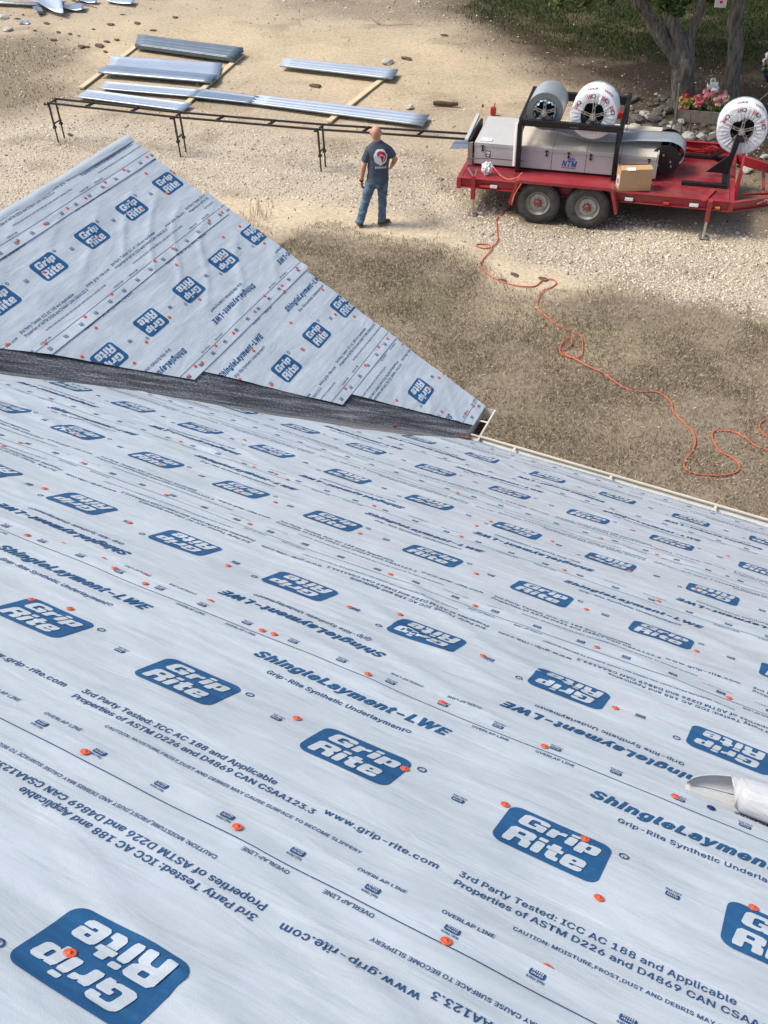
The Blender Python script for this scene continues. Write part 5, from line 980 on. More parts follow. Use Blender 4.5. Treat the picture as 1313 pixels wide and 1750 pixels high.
mb = MB(mbb); mb.tube([(-1.48, Bv0 - .05, Bz0 + .10), (-1.0, Bv0 - .07, Bz0 + .145), (-.40, Bv0 - .09, Bz0 + .155)], .009, 6); mp('pull_bar', mb, M['black'])
# far end drive: dark disc behind the strip bend
mb = MB(mbb)
for vv in (1.02, 1.85): mb.lathe([(0, -.012), (.26, -.012), (.26, .012), (0, .012)], (2.10, vv, DK + .32), (0, 1, 0), 28)
for k in range(5): a_ = k * 1.3; mb.tube([(2.10 + .15 * math.cos(a_), .99, DK + .32 + .15 * math.sin(a_)), (2.10 + .15 * math.cos(a_), 1.9, DK + .32 + .15 * math.sin(a_))], .022, 8)
mp('entry_guide', mb, M['black'])
mb = MB(mbb)
for k in range(4): a_ = k * 1.9; mb.lathe([(0, 0), (.018, 0), (.014, .03), (0, .032)], (2.10 + (.1 + .015 * k) * math.cos(a_), 1.0, DK + .30 + (.1 + .015 * k) * math.sin(a_)), (0, -1, 0), 8)
mp('guide_bolt', mb, M['chrome'])
# overhead rack that carries the reels
RV0, RV1, RZ = .70, 2.20, 1.55
RU0, RU1 = -.50, 1.26
rk_, rb = tthing('reel_rack', 'black steel overhead rack straddling the grey machine and holding two reels', 'rack', (.35, 1.4, DK))
mb = MB(rb); mb.bar((RU0 - .02, RV0, RZ), (RU1 + .04, RV0, RZ), .085, .11); mb.build('reel_beam', M['black'], rk_, bevel=.006)
mb = MB(rb); mb.bar((RU0 - .02, RV1, RZ), (RU1 + .04, RV1, RZ), .085, .15); mb.build('reel_beam', M['black'], rk_, bevel=.006)
for (u, v, dv) in ((RU0, RV0, .02), (RU1 - .01, RV0, .02), (RU0, RV1, -.02), (RU1, RV1, -.02)):
    mb = MB(rb); mb.bar((u, v + dv, DK + .004), (u, v, RZ), .13 if v < 1 else .10, .08); mb.build('post', M['black'], rk_, bevel=.006)
for u in (RU0 - .0, RU1 + .02):
    mb = MB(rb); mb.bar((u, RV0, RZ + .02), (u, RV1, RZ + .10), .07, .10); mb.bar((u, RV0 + .1, RZ - .25), (u, RV1 - .1, RZ - .02), .04, .05); mb.build('cross_bar', M['black'], rk_, bevel=.006)
mb = MB(rb)
for k in range(4): mb.lathe([(0, 0), (.008, 0), (.008, .008), (0, .01)], (.40 + .04 * k, RV0 - .055, RZ - .01), (0, -1, 0), 8)
mb.build('bolt', M['chrome'], rk_)
for u in (.36, 1.18):
    mb = MB(rb); mb.box((u - .09, RV1 - .5, RZ - .18), (u + .09, RV1 - .36, RZ - .06)); mb.build('brake_block', M['redcan'], rk_, bevel=.01)

# ---------------------------------------------------------------- reels
def star(mb, c, ax, R_, side):                          # expanding arbor: hub and five twin rod arms
    x = Vector((1, 0, 0)); z = Vector((0, 0, 1)); ax = Vector(ax)
    mb.tube([c - ax * .02, c + ax * .10], .055, 12); mb.tube([c - ax * .0, c + ax * .16], .022, 10)
    for k in range(5):
        a = 2 * PI * k / 5 + PI / 2; d = x * math.cos(a) + z * math.sin(a); n_ = ax.cross(d)
        for s_ in (-1, 1): mb.bar(c + n_ * .018 * s_ + d * .04 + ax * .03, c + n_ * .018 * s_ + d * R_ + ax * .02, .014, .014)
        mb.bar(c + d * (R_ * .55) + n_ * .02 + ax * .04, c + d * (R_ * .95) - n_ * .05 + ax * .04, .012, .012)
        mb.bar(c + d * R_ - ax * .0, c + d * R_ + ax * -.45, .045, .012, up=d)
def reel(label, c, R_, Rin, ln, wrapped, group):
    base = Vector((c[0], c[1] + ln / 2, c[2] - R_)); o, b0 = tthing('metal_coil', label, 'coil', tuple(base), group)
    c = Vector(c); ax = (0, 1, 0)
    mb = MB(b0); mb.lathe([(Rin, 0), (R_, 0), (R_, ln), (Rin, ln), (Rin, 0)], c, ax, 56); co_ = mb.build('coil_body', [M['coil'], M['coilin']], o, fix=True, smooth=True)
    for p in co_.data.polygons:
        if abs(p.normal.y) > .8 or (Vector((p.center.x + b0.x - c.x, 0, p.center.z + b0.z - c.z)).length < Rin * 1.05): p.material_index = 1
    if wrapped:
        # crumpled plastic pulled over the face, ragged towards the hub
        nA, nR = 96, 16; V = []; F = []; rnd = random.Random(int(c.x * 100))
        hole = [Rin * (.86 + .22 * noise.noise(Vector((math.cos(2 * PI * i / nA) * 1.4, math.sin(2 * PI * i / nA) * 1.4, c.x)))) for i in range(nA)]
        for i in range(nA):
            a = 2 * PI * i / nA; fold = .014 * math.sin(i * 1.9 + 2 * noise.noise(Vector((i * .3, 0, c.x)))) 
            for j in range(nR + 1):
                if j <= 10: t_ = j / 10; r = hole[i] + (R_ + .012 - hole[i]) * t_; y = -.018 - .012 * math.sin(PI * t_) + fold * (1 - t_) * 1.3 + .010 * noise.noise(Vector((i * .35, j * .6, c.x * 3)))
                else: t_ = (j - 10) / 6; r = R_ + .012 + .006 * noise.noise(Vector((i * .4, j, 1))); y = -.018 + (ln * .84) * t_ + (.02 * noise.noise(Vector((i * .3, 5, 1))) if j == nR else 0)
                V.append((c.x + math.cos(a) * r - b0.x, c.y + y - b0.y, c.z + math.sin(a) * r - b0.z))
        for i in range(nA):
            for j in range(nR): F.append((i * (nR + 1) + j, ((i + 1) % nA) * (nR + 1) + j, ((i + 1) % nA) * (nR + 1) + j + 1, i * (nR + 1) + j + 1))
        wr = np_mesh('plastic_wrap', V, F, [M['wrap']], o, smooth=True)
        # printed marks on the wrap round the rim of the face
        for k, (adeg, s_) in enumerate(((100, 1), (58, 1), (148, 1), (20, .9))):
            for ch, mt, da in (('W', M['redprint'], 7), ('Q', M['blackprint'], -6)):
                tx = fit(text_arr(ch, .15, 'h'), -.042, .042, -.035, .035); a = math.radians(adeg + da * .36 / R_)
                er = Vector((math.cos(a), 0, math.sin(a))); tt_ = Vector((math.sin(a), 0, -math.cos(a)))
                Vv = []
                for x, z in tx[0]:
                    rr_ = R_ * .86 + z; yy = -.044 
                    P_ = c + er * rr_ + tt_ * x; P_.y = c.y + yy; Vv.append(tuple(P_ - b0))
                np_mesh('printed_mark', Vv, tx[1], [mt], wr)
                if k < 2:
                    Vv = []
                    for x, z in fit(text_arr(ch, .15, 'h'), -.045, .045, -.05, .05)[0]:
                        aa = a - x / R_ ; rr_ = R_ + .0215; P_ = c + Vector((math.cos(aa) * rr_, 0, math.sin(aa) * rr_)); P_.y = c.y + .14 + z; Vv.append(tuple(P_ - b0))
                    np_mesh('printed_mark', Vv, tx[1], [mt], wr)
    else:
        V = []; F = []; nA = 60
        for i in range(nA):
            a = 2 * PI * i / nA; k_ = .6 + .4 * math.sin(i * .9) * math.sin(i * .37)
            for j in range(5):
                t_ = j / 4; r = Rin * (1.0 - .30 * t_ * k_) ; y = -.004 + .04 * math.sin(i * 1.7 + j) * t_ - .0 + .10 * (1 - t_)
                V.append((c.x + math.cos(a) * r - b0.x, c.y + y - b0.y - .02, c.z + math.sin(a) * r - b0.z))
        for i in range(nA):
            for j in range(4): F.append((i * 5 + j, ((i + 1) % nA) * 5 + j, ((i + 1) % nA) * 5 + j + 1, i * 5 + j + 1))
        np_mesh('core_paper', V, F, [M['bluewrap']], o, smooth=True)
    mb = MB(b0); star(mb, c + Vector((0, -.02, 0)), (0, -1, 0), Rin * .93, 1); mb.build('arbor', M['chrome'], o, bevel=.002)
    mb = MB(b0); mb.lathe([(0, ln * .5), (Rin * .9, ln * .5)], c, (0, 1, 0), 24); mb.build('arbor_plate', M['black'], o)
    return o
c1 = tloc(932, 194, 1.66); c2 = tloc(1013, 197, 1.66); c3 = tloc(1264, 228, 1.40)
reel('bare silver metal coil on the left of the black overhead rack', (c1.x, RV0 + .12, 1.72), .325, .22, .66, False, 'metal coils on the trailer')
reel('white plastic wrapped coil on the right of the black overhead rack', (c2.x + .03, RV0 + .10, 1.72), .395, .24, .62, True, 'metal coils on the trailer')
print('c3', c3, 'c1', c1, 'c2', c2)
reel('white plastic wrapped coil standing alone on the black post at the trailer front', (c3.x + .03, c3.y, 1.46), .415, .24, .50, True, 'metal coils on the trailer')
# stand for the third coil
st, sb = tthing('coil_stand', 'black coil stand with two long floor arms at the front of the red deck', 'coil stand', (c3.x - .3, c3.y, DK))
mb = MB(sb); foot = Vector((c3.x - .10, c3.y - .08, DK + .05)); mb.bar(foot, (c3.x, c3.y - .10, 1.42), .10, .09); mb.build('post', M['black'], st, bevel=.006)
mb = MB(sb); mb.tube([(c3.x, c3.y - .14, 1.40), (c3.x, c3.y + .5, 1.40)], .03, 10); mb.build('spindle', M['chrome'], st)
na = tloc(1165, 311, DK + .04); fa = tloc(1165, 264, DK + .04)
mb = MB(sb); mb.bar((na.x, na.y, DK + .035), (foot.x + .05, na.y, DK + .035), .09, .06); mb.bar((fa.x, fa.y, DK + .035), (foot.x + .05, fa.y, DK + .035), .09, .06); mb.bar((foot.x, na.y, DK + .035), (foot.x, fa.y, DK + .035), .10, .06); mb.build('base_frame', M['black'], st, bevel=.005)
mb = MB(sb); mb.add([(foot.x - .34, foot.y - .03, DK + .07), (foot.x, foot.y - .03, DK + .07), (foot.x + .02, foot.y - .03, DK + .42), (foot.x - .34, foot.y + .0, DK + .07), (foot.x, foot.y + .0, DK + .07), (foot.x + .02, foot.y + .0, DK + .42)], [(0, 1, 2), (3, 5, 4), (0, 2, 5, 3), (0, 3, 4, 1), (1, 4, 5, 2)]); mb.bar((foot.x - .25, fa.y, DK + .06), (foot.x + .02, foot.y + .1, DK + .50), .05); mb.build('gusset', M['black'], st)
print('stand', na, fa, foot)
# metal strip off the first coil, along the top of the machine, bending down into its right end
pts = [(c1.x - .05, 1.66 - .33), (c1.x + .15, 1.315), (c1.x + .5, 1.24), (c1.x + .9, 1.19), (1.3, 1.215), (1.7, 1.245), (2.05, 1.245), (2.22, 1.225), (2.34, 1.17), (2.41, 1.08), (2.42, .98), (2.37, .88), (2.28, .81), (2.15, .775), (2.0, .77)]
def crom(P_, n=8):
    out = []
    for i in range(len(P_) - 1):
        p0, p1, p2, p3 = [np.array(P_[max(0, min(len(P_) - 1, j))], float) for j in (i - 1, i, i + 1, i + 2)]
        for k in range(n): t = k / n; out.append(.5 * ((2 * p1) + (-p0 + p2) * t + (2 * p0 - 5 * p1 + 4 * p2 - p3) * t * t + (-p0 + 3 * p1 - 3 * p2 + p3) * t ** 3))
    out.append(np.array(P_[-1], float)); return out
sp_, s0b = tthing('metal_strip', 'wide silver metal strip running along the top of the grey machine and bending down', 'metal strip', (1.2, 1.4, 1.2))
V = []; F = []; cv = crom(pts, 8)
for i, (u, z) in enumerate(cv):
    for j in range(5): V.append((u - s0b.x, 1.02 + .50 * j / 4 - s0b.y + .06 * max(0, min(1, (u - 1.2))) * 2 * (1 if i < 90 else 1), z - s0b.z + .003 * math.sin(j + i * .4)))
for i in range(len(cv) - 1):
    for j in range(4): F.append((i * 5 + j, i * 5 + j + 1, (i + 1) * 5 + j + 1, (i + 1) * 5 + j))
so2 = np_mesh('strip', V, F, [M['coil']], sp_, smooth=True); m_ = so2.modifiers.new('Solidify', 'SOLIDIFY'); m_.thickness = .003

# cardboard box leaning on the near rail
bx = tloc(1068, 322, DK); print('box', bx)
cb = thing('cardboard_box', 'open tan cardboard box with a white label on the near edge of the red deck', 'box', tw(tloc(1067, 328, DK + .02).x - .10, tloc(1067, 328, DK + .02).y, DK + .017), TY + math.radians(17))
w_, d_, h_ = .56, .28, .38
mb = MB()
mb.box((0, 0, 0), (w_, d_, .005)); mb.box((0, 0, .005), (w_, .005, h_)); mb.box((0, d_ - .005, .005), (w_, d_, h_)); mb.box((0, .005, .005), (.005, d_ - .005, h_)); mb.box((w_ - .005, .005, .005), (w_, d_ - .005, h_))
mb.build('carton', M['card'], cb)
def flap(name, pts_, mat=M['card']): mb = MB(); q = [Vector(p) for p in pts_]; n_ = (q[1] - q[0]).cross(q[2] - q[0]).normalized() * .005; mb.hexa(q + [p + n_ for p in q]); return mb.build(name, mat, cb)
flap('flap', [(0, -.001, h_), (w_, -.001, h_), (w_ - .005, .150, h_ + .025), (.005, .150, h_ + .025)])
flap('flap', [(0, d_, h_), (w_, d_, h_), (w_ - .01, d_ - .125, h_ + .05), (.01, d_ - .125, h_ + .05)])
mb = MB(); mb.box((.10, .02, h_ + .012), (.25, .11, h_ + .0145)); a_ = math.atan2(.025, .15); lb = mb.build('label', M['label'], cb); lb.rotation_euler = (a_ * 1.0, 0, 0); lb.location = (0, 0, .001)
mb = MB(); mb.box((-.002, .05, .06), (0, .20, .24)); mb.build('label', M['label'], cb); mb = MB(); mb.box((-.004, .08, .10), (-.0025, .17, .19)); mb.build('label_print', M['blueprint'], cb)
# crumpled white plastic at the left end of the deck
pw = tloc(832, 290, DK + .1); wp_ = thing('plastic_bag', 'crumpled ball of white plastic on the left end of the red deck', 'plastic bag', tw(pw.x, pw.y + .02, DK + .004), TY)
bm = bmesh.new(); bmesh.ops.create_icosphere(bm, subdivisions=4, radius=1)
for v_ in bm.verts: n_ = noise.noise(v_.co * 2.1) * .4 + noise.noise(v_.co * 5) * .25 + abs(noise.noise(v_.co * 9)) * .2; v_.co *= .8 + n_; v_.co = Vector((v_.co.x * .105, v_.co.y * .09, v_.co.z * .13 + .115))
me = bpy.data.meshes.new('bag'); bm.to_mesh(me); bm.free(); o = link_mesh('bag', me, [pmat('thin_white_plastic', (.82, .82, .82), .5)], wp_)
# air hose on the deck and over the fender
def hose(name, label, cat, pts_, r, mat, kind=None):
    o0 = Vector(pts_[0]); mb = MB(o0); cv = crom([tuple(p) for p in pts_], 7); mb.tube([Vector(p) for p in cv], r, 8); o = mb.build(name, mat, smooth=True, fix=False); o.location = o0; return tag(o, label, cat)
hp = [tw(*tloc(842, 283, DK + .05)), tw(*tloc(848, 291, DK + .03)), tw(*tloc(856, 300, DK + .03)), tw(*tloc(868, 306, DK + .04)), tw(*tloc(882, 304, DK + .10)), tw(*tloc(893, 295, DK + .20))]
hose('air_hose', 'short orange air hose looping over the left end of the red deck', 'hose', hp, .009, M['orangehose'])
hz = [tw(-.20, .12, DK + .17), tw(-.36, -.02, DK + .17), tw(-.44, -.06, DK + .02), tw(-.50, -.08, .40), tw(-.50, -.07, .2)]
# red cable heap by the far rail
cable = []; rnd = random.Random(4); cc0 = tloc(1190, 258, DK + .05)
for i in range(120):
    a = i * .62 + rnd.uniform(-.1, .1); R1 = .30 + rnd.uniform(-.05, .05); cable.append(tuple(tw(cc0.x - .02 + math.cos(a) * R1 * 1.15 + .05 * math.sin(i * .13), cc0.y + .05 + math.sin(a) * R1 * .42 , DK + .02 + .10 * (i % 37) / 37 + rnd.uniform(0, .02))))
hose('cable_heap', 'heap of thin red cable coiled by the far rail of the red trailer', 'cable', cable, .0075, M['hose'])
# ------------------------------------------------------------------ run-out stand: three ten foot tables in line with the machine
p0 = at(100, 243); p3 = tw(-1.52, 1.32, 0)
axd = (at(549, 293) - p0); axd.z = 0; axd.normalize(); SCA = math.atan2(axd.y, axd.x); side = Vector((-axd.y, axd.x, 0))
ro_ = thing('run_out_stand', 'long black tubular run out stand with slim legs leading left from the trailer', 'stand', p0, SCA)
def lo(a, b, z): return (a, b, z)
ends = [(p - p0).dot(axd) for p in (at(100, 243), at(309, 268), at(549, 293))]
hts = [.84, .84, .84]
p_end = tw(-1.50, 1.30, 0); e_end = (p_end - p0).dot(axd); lat_end = (p_end - p0).dot(side)
lat = [(p - p0).dot(side) for p in (at(100, 243), at(309, 268), at(549, 293))] + [lat_end - .12]
ends.append(e_end); zt = [.84, .83, .85, .98]; WG = .28
print('runout', ends, lat)
for i in range(3):
    a, b_ = ends[i], ends[i + 1]; 
    for w_ in (0, WG):
        mb = MB(); mb.bar((a - .04, lat[i] + w_, zt[i]), (b_ + .02, lat[i + 1] + w_, zt[i + 1]), .032, .036); mb.build('rail', M['blackiron'], ro_)
    for t in (.30, .66):
        x = a + (b_ - a) * t; y = lat[i] + (lat[i + 1] - lat[i]) * t; z = zt[i] + (zt[i + 1] - zt[i]) * t
        mb = MB(); mb.bar((x, y, z - .01), (x + .04, y + WG, z - .01), .03, .022); mb.tube([(x, y + .01, z + .02), (x + .04, y + WG - .01, z + .02)], .013, 8); mb.build('rung', M['blackiron'], ro_)
    for w_ in (0, WG - .03):
        lx = a + (.0 if i else .0); mb = MB(); mb.bar((lx - .01, lat[i] + w_, zt[i]), (lx + .0, lat[i] + w_, .30), .032); mb.bar((lx, lat[i] + w_, .34), (lx, lat[i] + w_, .0), .024); mb.box((lx - .03, lat[i] + w_ - .03, .30), (lx + .03, lat[i] + w_ + .03, .35)); mb.build('leg', M['blackiron'], ro_)
    mb = MB(); mb.bar((a, lat[i], .40), (a, lat[i] + WG - .03, .40), .026); mb.bar((a - .02, lat[i] - .06, zt[i] - .02), (a - .02, lat[i] + WG + .02, zt[i] - .02), .03); mb.bar((a - .04, lat[i] - .09, zt[i] - .02), (a - .04, lat[i] - .09, zt[i] + .03), .03); mb.build('cross_bar', M['blackiron'], ro_)

# ------------------------------------------------------------------ lumber and metal panels
boards = [((238, 74), (138, 149), 'pine board under the left ends of the stacked metal panels'), ((414, 92), (318, 176), 'pine board under the right ends of the stacked metal panels'), ((672, 119), (562, 206), 'pine board lying between the single panel and the long panel run')]
BT = .04
for (a, b_, lab) in boards:
    A = at(*a, BT); B = at(*b_, BT); c = (A + B) / 2; d = (B - A); ln = d.length; o = thing('board', lab, 'board', (c.x, c.y, 0), math.atan2(d.y, d.x), 'pine boards under the panels')
    mb = MB(); mb.box((-ln / 2, -.07, .0), (ln / 2, .07, BT)); q = mb.build('plank', M['lumber'], o, bevel=.003)
PR_RIB = [(0, 0), (.0, .03), (.03, .03), (.07, .006), (.29, .006), (.32, .028), (.35, .028), (.38, .006), (.61, .006), (.64, .028), (.67, .028), (.70, .006), (.93, .006), (.97, .03), (1, .03), (1.0, 0)]
PR_FLAT = [(0, 0), (0, .025), (.06, .025), (.09, .004), (.48, .004), (.5, .010), (.52, .004), (.91, .004), (.94, .025), (1, .025), (1, 0)]
PR_RIDGE = [(0, -.01), (.03, .02), (.12, .028), (.20, .055), (.30, .06), (.38, .03), (.50, .05), (.60, .05), (.66, .012), (.80, .010), (.90, .03), (1, .03)]
def panel(name, label, quad, z, prof, mat, stack=1, dz=.012, group='metal panels laid out on the boards', shade=None, gname=None):
    """quad: near-left, near-right, far-right, far-left pixel corners at height z"""
    P_ = [at(*q, z) for q in quad]; c = sum(P_, Vector()) / 4; o = thing(name.replace('metal_panel', 'roofing_sheet'), label, 'metal panel', (c.x, c.y, z - .02), 0, group)
    for k in range(stack):
        V = []; F = []; n = 12; m_ = len(prof)
        j = Vector((random.uniform(-.02, .02), random.uniform(-.012, .012), 0)) * (k > 0)
        for i in range(n + 1):
            t = i / n; N_ = P_[0].lerp(P_[1], t); Fp = P_[3].lerp(P_[2], t)
            for (s, h) in prof: q = N_.lerp(Fp, s) + Vector((0, 0, h * .9 - k * dz)) + j - Vector((c.x, c.y, z - .02)); V.append(tuple(q))
        for i in range(n):
            for q in range(m_ - 1): a = i * m_ + q; F.append((a, a + m_, a + m_ + 1, a + 1))
        s_ = np_mesh('sheet', V, F, [mat], o); sd_ = s_.modifiers.new('Solidify', 'SOLIDIFY'); sd_.thickness = .003; sd_.offset = 1
    return o
panel('panel_bundle', 'dark grey stack of ribbed metal panels farthest from the house', [(231, 76), (400, 99), (416, 83), (236, 60)], .17, PR_RIB, M['panelD'], 5, .024)
panel('metal_panel', 'pale blue grey flat panel lying behind a ribbed ridge piece', [(186, 114), (372, 136), (380, 109), (190, 97)], .09, PR_FLAT, M['panelL'], 2)
panel('ridge_cap', 'stepped ridge piece with a folded profile lying beside the pale flat panel', [(167, 124), (362, 141), (372, 130), (182, 113)], .12, PR_RIDGE, M['panelM'], 2, .014)
panel('metal_panel', 'long pale metal panel just beyond the shortest one near the run out stand', [(169, 152), (331, 166), (346, 155), (180, 140)], .07, PR_FLAT, M['panelL'])
panel('metal_panel', 'short dull grey metal panel in the middle of the long row', [(329, 166), (430, 177), (442, 166), (346, 153)], .085, PR_FLAT, M['panelM'], 2)
panel('metal_panel', 'longest pale metal panel ending right behind the bald man', [(429, 177), (724, 215), (734, 198), (440, 164)], .08, PR_RIB, M['panelL'], 2)
panel('metal_panel', 'pale metal panel nearest the black run out stand', [(128, 166), (314, 190), (328, 178), (150, 154)], .07, PR_FLAT, M['panelL'])
panel('metal_panel', 'pale metal panel lying alone on the sand with one board under its right end', [(478, 113), (670, 135), (680, 120), (486, 101)], .11, PR_RIB, M['panelL'], 2)
# offcuts at the far left
def offcut(label, quad, z, mat, bend=.05):
    P_ = [at(*q, z) for q in quad]; c = sum(P_, Vector()) / 4; o = thing('metal_offcut', label, 'offcut', (c.x, c.y, 0), 0, 'metal offcuts piled at the far left'); V = []; F = []
    for i in range(9):
        t = i / 8
        for j in range(5):
            s = j / 4; q = P_[0].lerp(P_[1], t).lerp(P_[3].lerp(P_[2], t), s); V.append((q.x - c.x, q.y - c.y, z + bend * math.sin(t * 5 + s * 3 + c.x) + .05 * s * bend * 10))
    for i in range(8):
        for j in range(4): a = i * 5 + j; F.append((a, a + 5, a + 6, a + 1))
    s_ = np_mesh('sheet', V, F, [mat], o); sd_ = s_.modifiers.new('Solidify', 'SOLIDIFY'); sd_.thickness = .004
offcut('long grey strip at the bottom of the offcut pile', [(-60, 3), (108, 12), (112, 6), (-60, -4)], .10, M['panelM'])
offcut('pale twisted sheet on top of the offcut pile with one raised corner', [(45, 3), (108, 18), (106, -2), (60, -8)], .22, M['panelL'], .10)
offcut('short grey tab sticking down from the offcut pile', [(62, 22), (75, 18), (68, 9), (55, 11)], .12, M['panelM'], .02)
offcut('rounded grey strip to the right of the twisted sheet', [(106, 15), (142, 16), (146, 8), (108, 7)], .10, M['panelM'], .03)
offcut('thin grey strip pointing right out of the offcut pile', [(125, 0), (165, 4), (168, 0), (130, -6)], .08, M['panelM'], .03)
offcut('pale sheet at the very top edge right of the other offcuts', [(180, 1), (226, 7), (232, 0), (184, -8)], .10, M['panelL'], .02)
offcut('small bent grey scrap lying alone below the offcut pile', [(30, 40), (50, 40), (49, 36), (34, 36)], .03, M['panelM'], .02)
st_ = MB(); a = at(148, 6, .02); st_ = MB(a); st_.tube([at(120, -2, .05), at(143, 7, .04), at(166, 13, .02)], [.02, .016, .01], 6); o = st_.build('stick', M['wood_dark'], smooth=True); o.location = a; tag(o, 'dark curved stick poking out beside the offcut pile', 'stick')
a = at(650, 40, .02); st_ = MB(a); st_.tube([at(632, 26, .04), at(645, 38, .05), at(662, 43, .03), at(704, 42, .02)], [.012, .02, .016, .01], 6); st_.tube([at(645, 38, .05), at(652, 30, .04)], [.012, .005], 5); o = st_.build('fallen_branch', M['oldwood'], smooth=True); o.location = a; tag(o, 'thin bent fallen branch lying on the sand at the top', 'branch')
a = at(761, 181, .0); o = thing('log', 'short dark rotten log lying on the sand left of the trailer', 'log', a, .25)
mb = MB(); mb.tube([(-.28, 0, .05), (-.1, .01, .055), (.12, -.005, .05), (.30, .01, .06)], [.045, .055, .05, .04], 9); mb.build('log', M['wood_dark'], o, smooth=True)
# cement block chunk, white stones near the single panel
for (u, v, s_, lab) in ((662, 106, .16, 'flat pale stone just beyond the lone metal panel'), (700, 183, .10, 'pale round stone against the short dark log'), (14, 50, .14, 'white stone on dead grass at the far left'), (6, 30, .16, 'white stone at the left edge near the offcut pile')):
    bm = bmesh.new(); bmesh.ops.create_icosphere(bm, subdivisions=3, radius=1)
    for v_ in bm.verts: v_.co *= 1 + .35 * noise.noise(v_.co * 1.3 + Vector((u, 0, 0))); v_.co.z *= .5
    me = bpy.data.meshes.new('stone'); bm.to_mesh(me); bm.free(); me.materials.append(M['paleStone']); o = bpy.data.objects.new('stone', me); C.objects.link(o); o.location = at(u, v, .02); o.scale = (s_,) * 3; tag(o, lab, 'stone')
for (u, v, lab) in ((823, 195, 'tiny red flag beyond the left end of the grey machine'), (843, 196, 'small red fuel can beyond the left end of the grey machine')):
    a = at(u, v); o = thing('fuel_can' if u > 830 else 'marker_flag', lab, 'can' if u > 830 else 'flag', a, .2); mb = MB()
    if u > 830: mb.box((-.06, -.05, 0), (.06, .05, .17)); mb.build('tank', M['redcan'], o, bevel=.015); mb = MB(); mb.tube([(.01, 0, .17), (.02, 0, .22), (.04, 0, .26)], .012, 8); mb.build('spout', M['redcan'], o)
    else: mb.tube([(0, 0, 0), (0, 0, .22)], .005, 6); mb.build('wire', M['chrome'], o); mb = MB(); mb.box((0, -.002, .15), (.05, .002, .22)); mb.build('cloth', M['redcan'], o)

# ------------------------------------------------------------------ orange extension cord over gravel and lawn
cp = [(390,-40),(392,0),(393,25),(375,45),(345,50),(320,42),(330,36),(365,38),(372,55),(345,85),(336,110),(350,130),(380,150),(420,168),(480,183),(520,180),(545,162),(580,158),(592,170),(575,185),(545,200),(530,230),(535,260),(570,295),(610,320),(650,335),(675,350),(682,380),(680,410),(665,425),(630,420),(605,405),(612,375),(635,355),(647,360),(640,385),(615,400),(625,415),(655,428),(700,455),(750,475),(780,500),(830,528),(880,537),(930,540),(965,555),(985,575),(990,605),(1030,645),(1055,670),(1065,710),(1050,745),(1028,775),(1030,800),(1060,815),(1110,820),(1160,822),(1205,810),(1215,790),(1190,765),(1150,740),(1125,700),(1125,675),(1150,668),(1200,675),(1240,700),(1270,722),(1313,737),(1400,760),(1440,730),(1400,700),(1325,700),(1290,672),(1285,645),(1313,632),(1380,640)]
pts = [(877, 346), (866, 359), (852, 371.6), (848, 379)] + [(653 + a * .5027, 400 + b * .5027) for a, b in cp]
W3 = []
for i, (u, v) in enumerate(pts):
    q = at(u, v, 0); W3.append((q.x, q.y, float(gz(q.x, q.y)) + .016 + .012 * (i % 3 == 0) + .012 * (30 < i < 44) * (i % 2)))
W3 = [tuple(tw(-.30, -.06, DK + .10)), tuple(tw(-.40, -.10, DK - .1)), tuple(tw(-.44, -.12, .35))] + W3
hose('extension_cord', 'orange extension cord snaking in loops across gravel and dry lawn to the trailer', 'cord', W3, .0105, M['cord'])
# ------------------------------------------------------------------ trees, stones, flowers at the upper right
def tree_limb(mb, pts_, rr_, n=14, seed=0):
    cv = crom(pts_, 6); m_ = len(cv); rad = np.interp(np.linspace(0, len(pts_) - 1, m_), range(len(pts_)), rr_)
    b0 = len(mb.v); mb.tube([Vector(p) for p in cv], list(rad), n)
    for i in range(b0, len(mb.v)):
        p = mb.v[i]; k = (i - b0) // n; k = min(k, m_ - 1); c_ = Vector(cv[k]) - mb.off; d = p - c_
        mb.v[i] = c_ + d * (1 + .22 * noise.noise(Vector((p.x * 3, p.y * 3, p.z * 1.1 + seed))) + .12 * noise.noise(p * 9))
t1 = at(1168, 187); t2 = at(1250, 186); nv = Vector((CAMF.x, CAMF.y, 0)).normalized()
def tp1(u, v, d=0): return tuple(atY(u, v, t1 + nv * d, nv))
def tp2(u, v, d=0): return tuple(atY(u, v, t2 + nv * d, nv))
def leafcloud(parent, base, cents, nper, sz, cols):
    n = sum(int(nper * c[4]) for c in cents); P_ = []; Q = []
    for (x, y, z, r, k) in cents:
        m_ = int(nper * k); d = RNG.normal(size=(m_, 3)); d /= np.linalg.norm(d, axis=1, keepdims=True); rr_ = r * RNG.random(m_) ** .45; p = np.array([x, y, z]) + d * rr_[:, None] * [1, 1, .7]; P_.append(p)
    P_ = np.concatenate(P_); n = len(P_); a = RNG.normal(size=(n, 3)); a /= np.linalg.norm(a, axis=1, keepdims=True); b = np.cross(a, RNG.normal(size=(n, 3))); b /= np.linalg.norm(b, axis=1, keepdims=True)
    s = (sz * RNG.uniform(.6, 1.4, n))[:, None]; V = np.stack([P_ - a * s, P_ + b * s * .45, P_ + a * s, P_ - b * s * .45], 1) - np.array(base)
    o = np_mesh('crown', V.reshape(-1, 3), np.arange(4 * n).reshape(-1, 4), [M['leaf']], parent, col=np.repeat(pal(n, cols, .25), 4, 0)); return o
OAK = [(.055, .085, .022), (.075, .105, .03), (.04, .06, .018), (.10, .13, .04)]
tr = thing('oak_tree', 'gnarled grey oak with a thick trunk that forks low down behind the trailer', 'tree', t1, 0, 'oak trees behind the trailer')
mb = MB(t1)
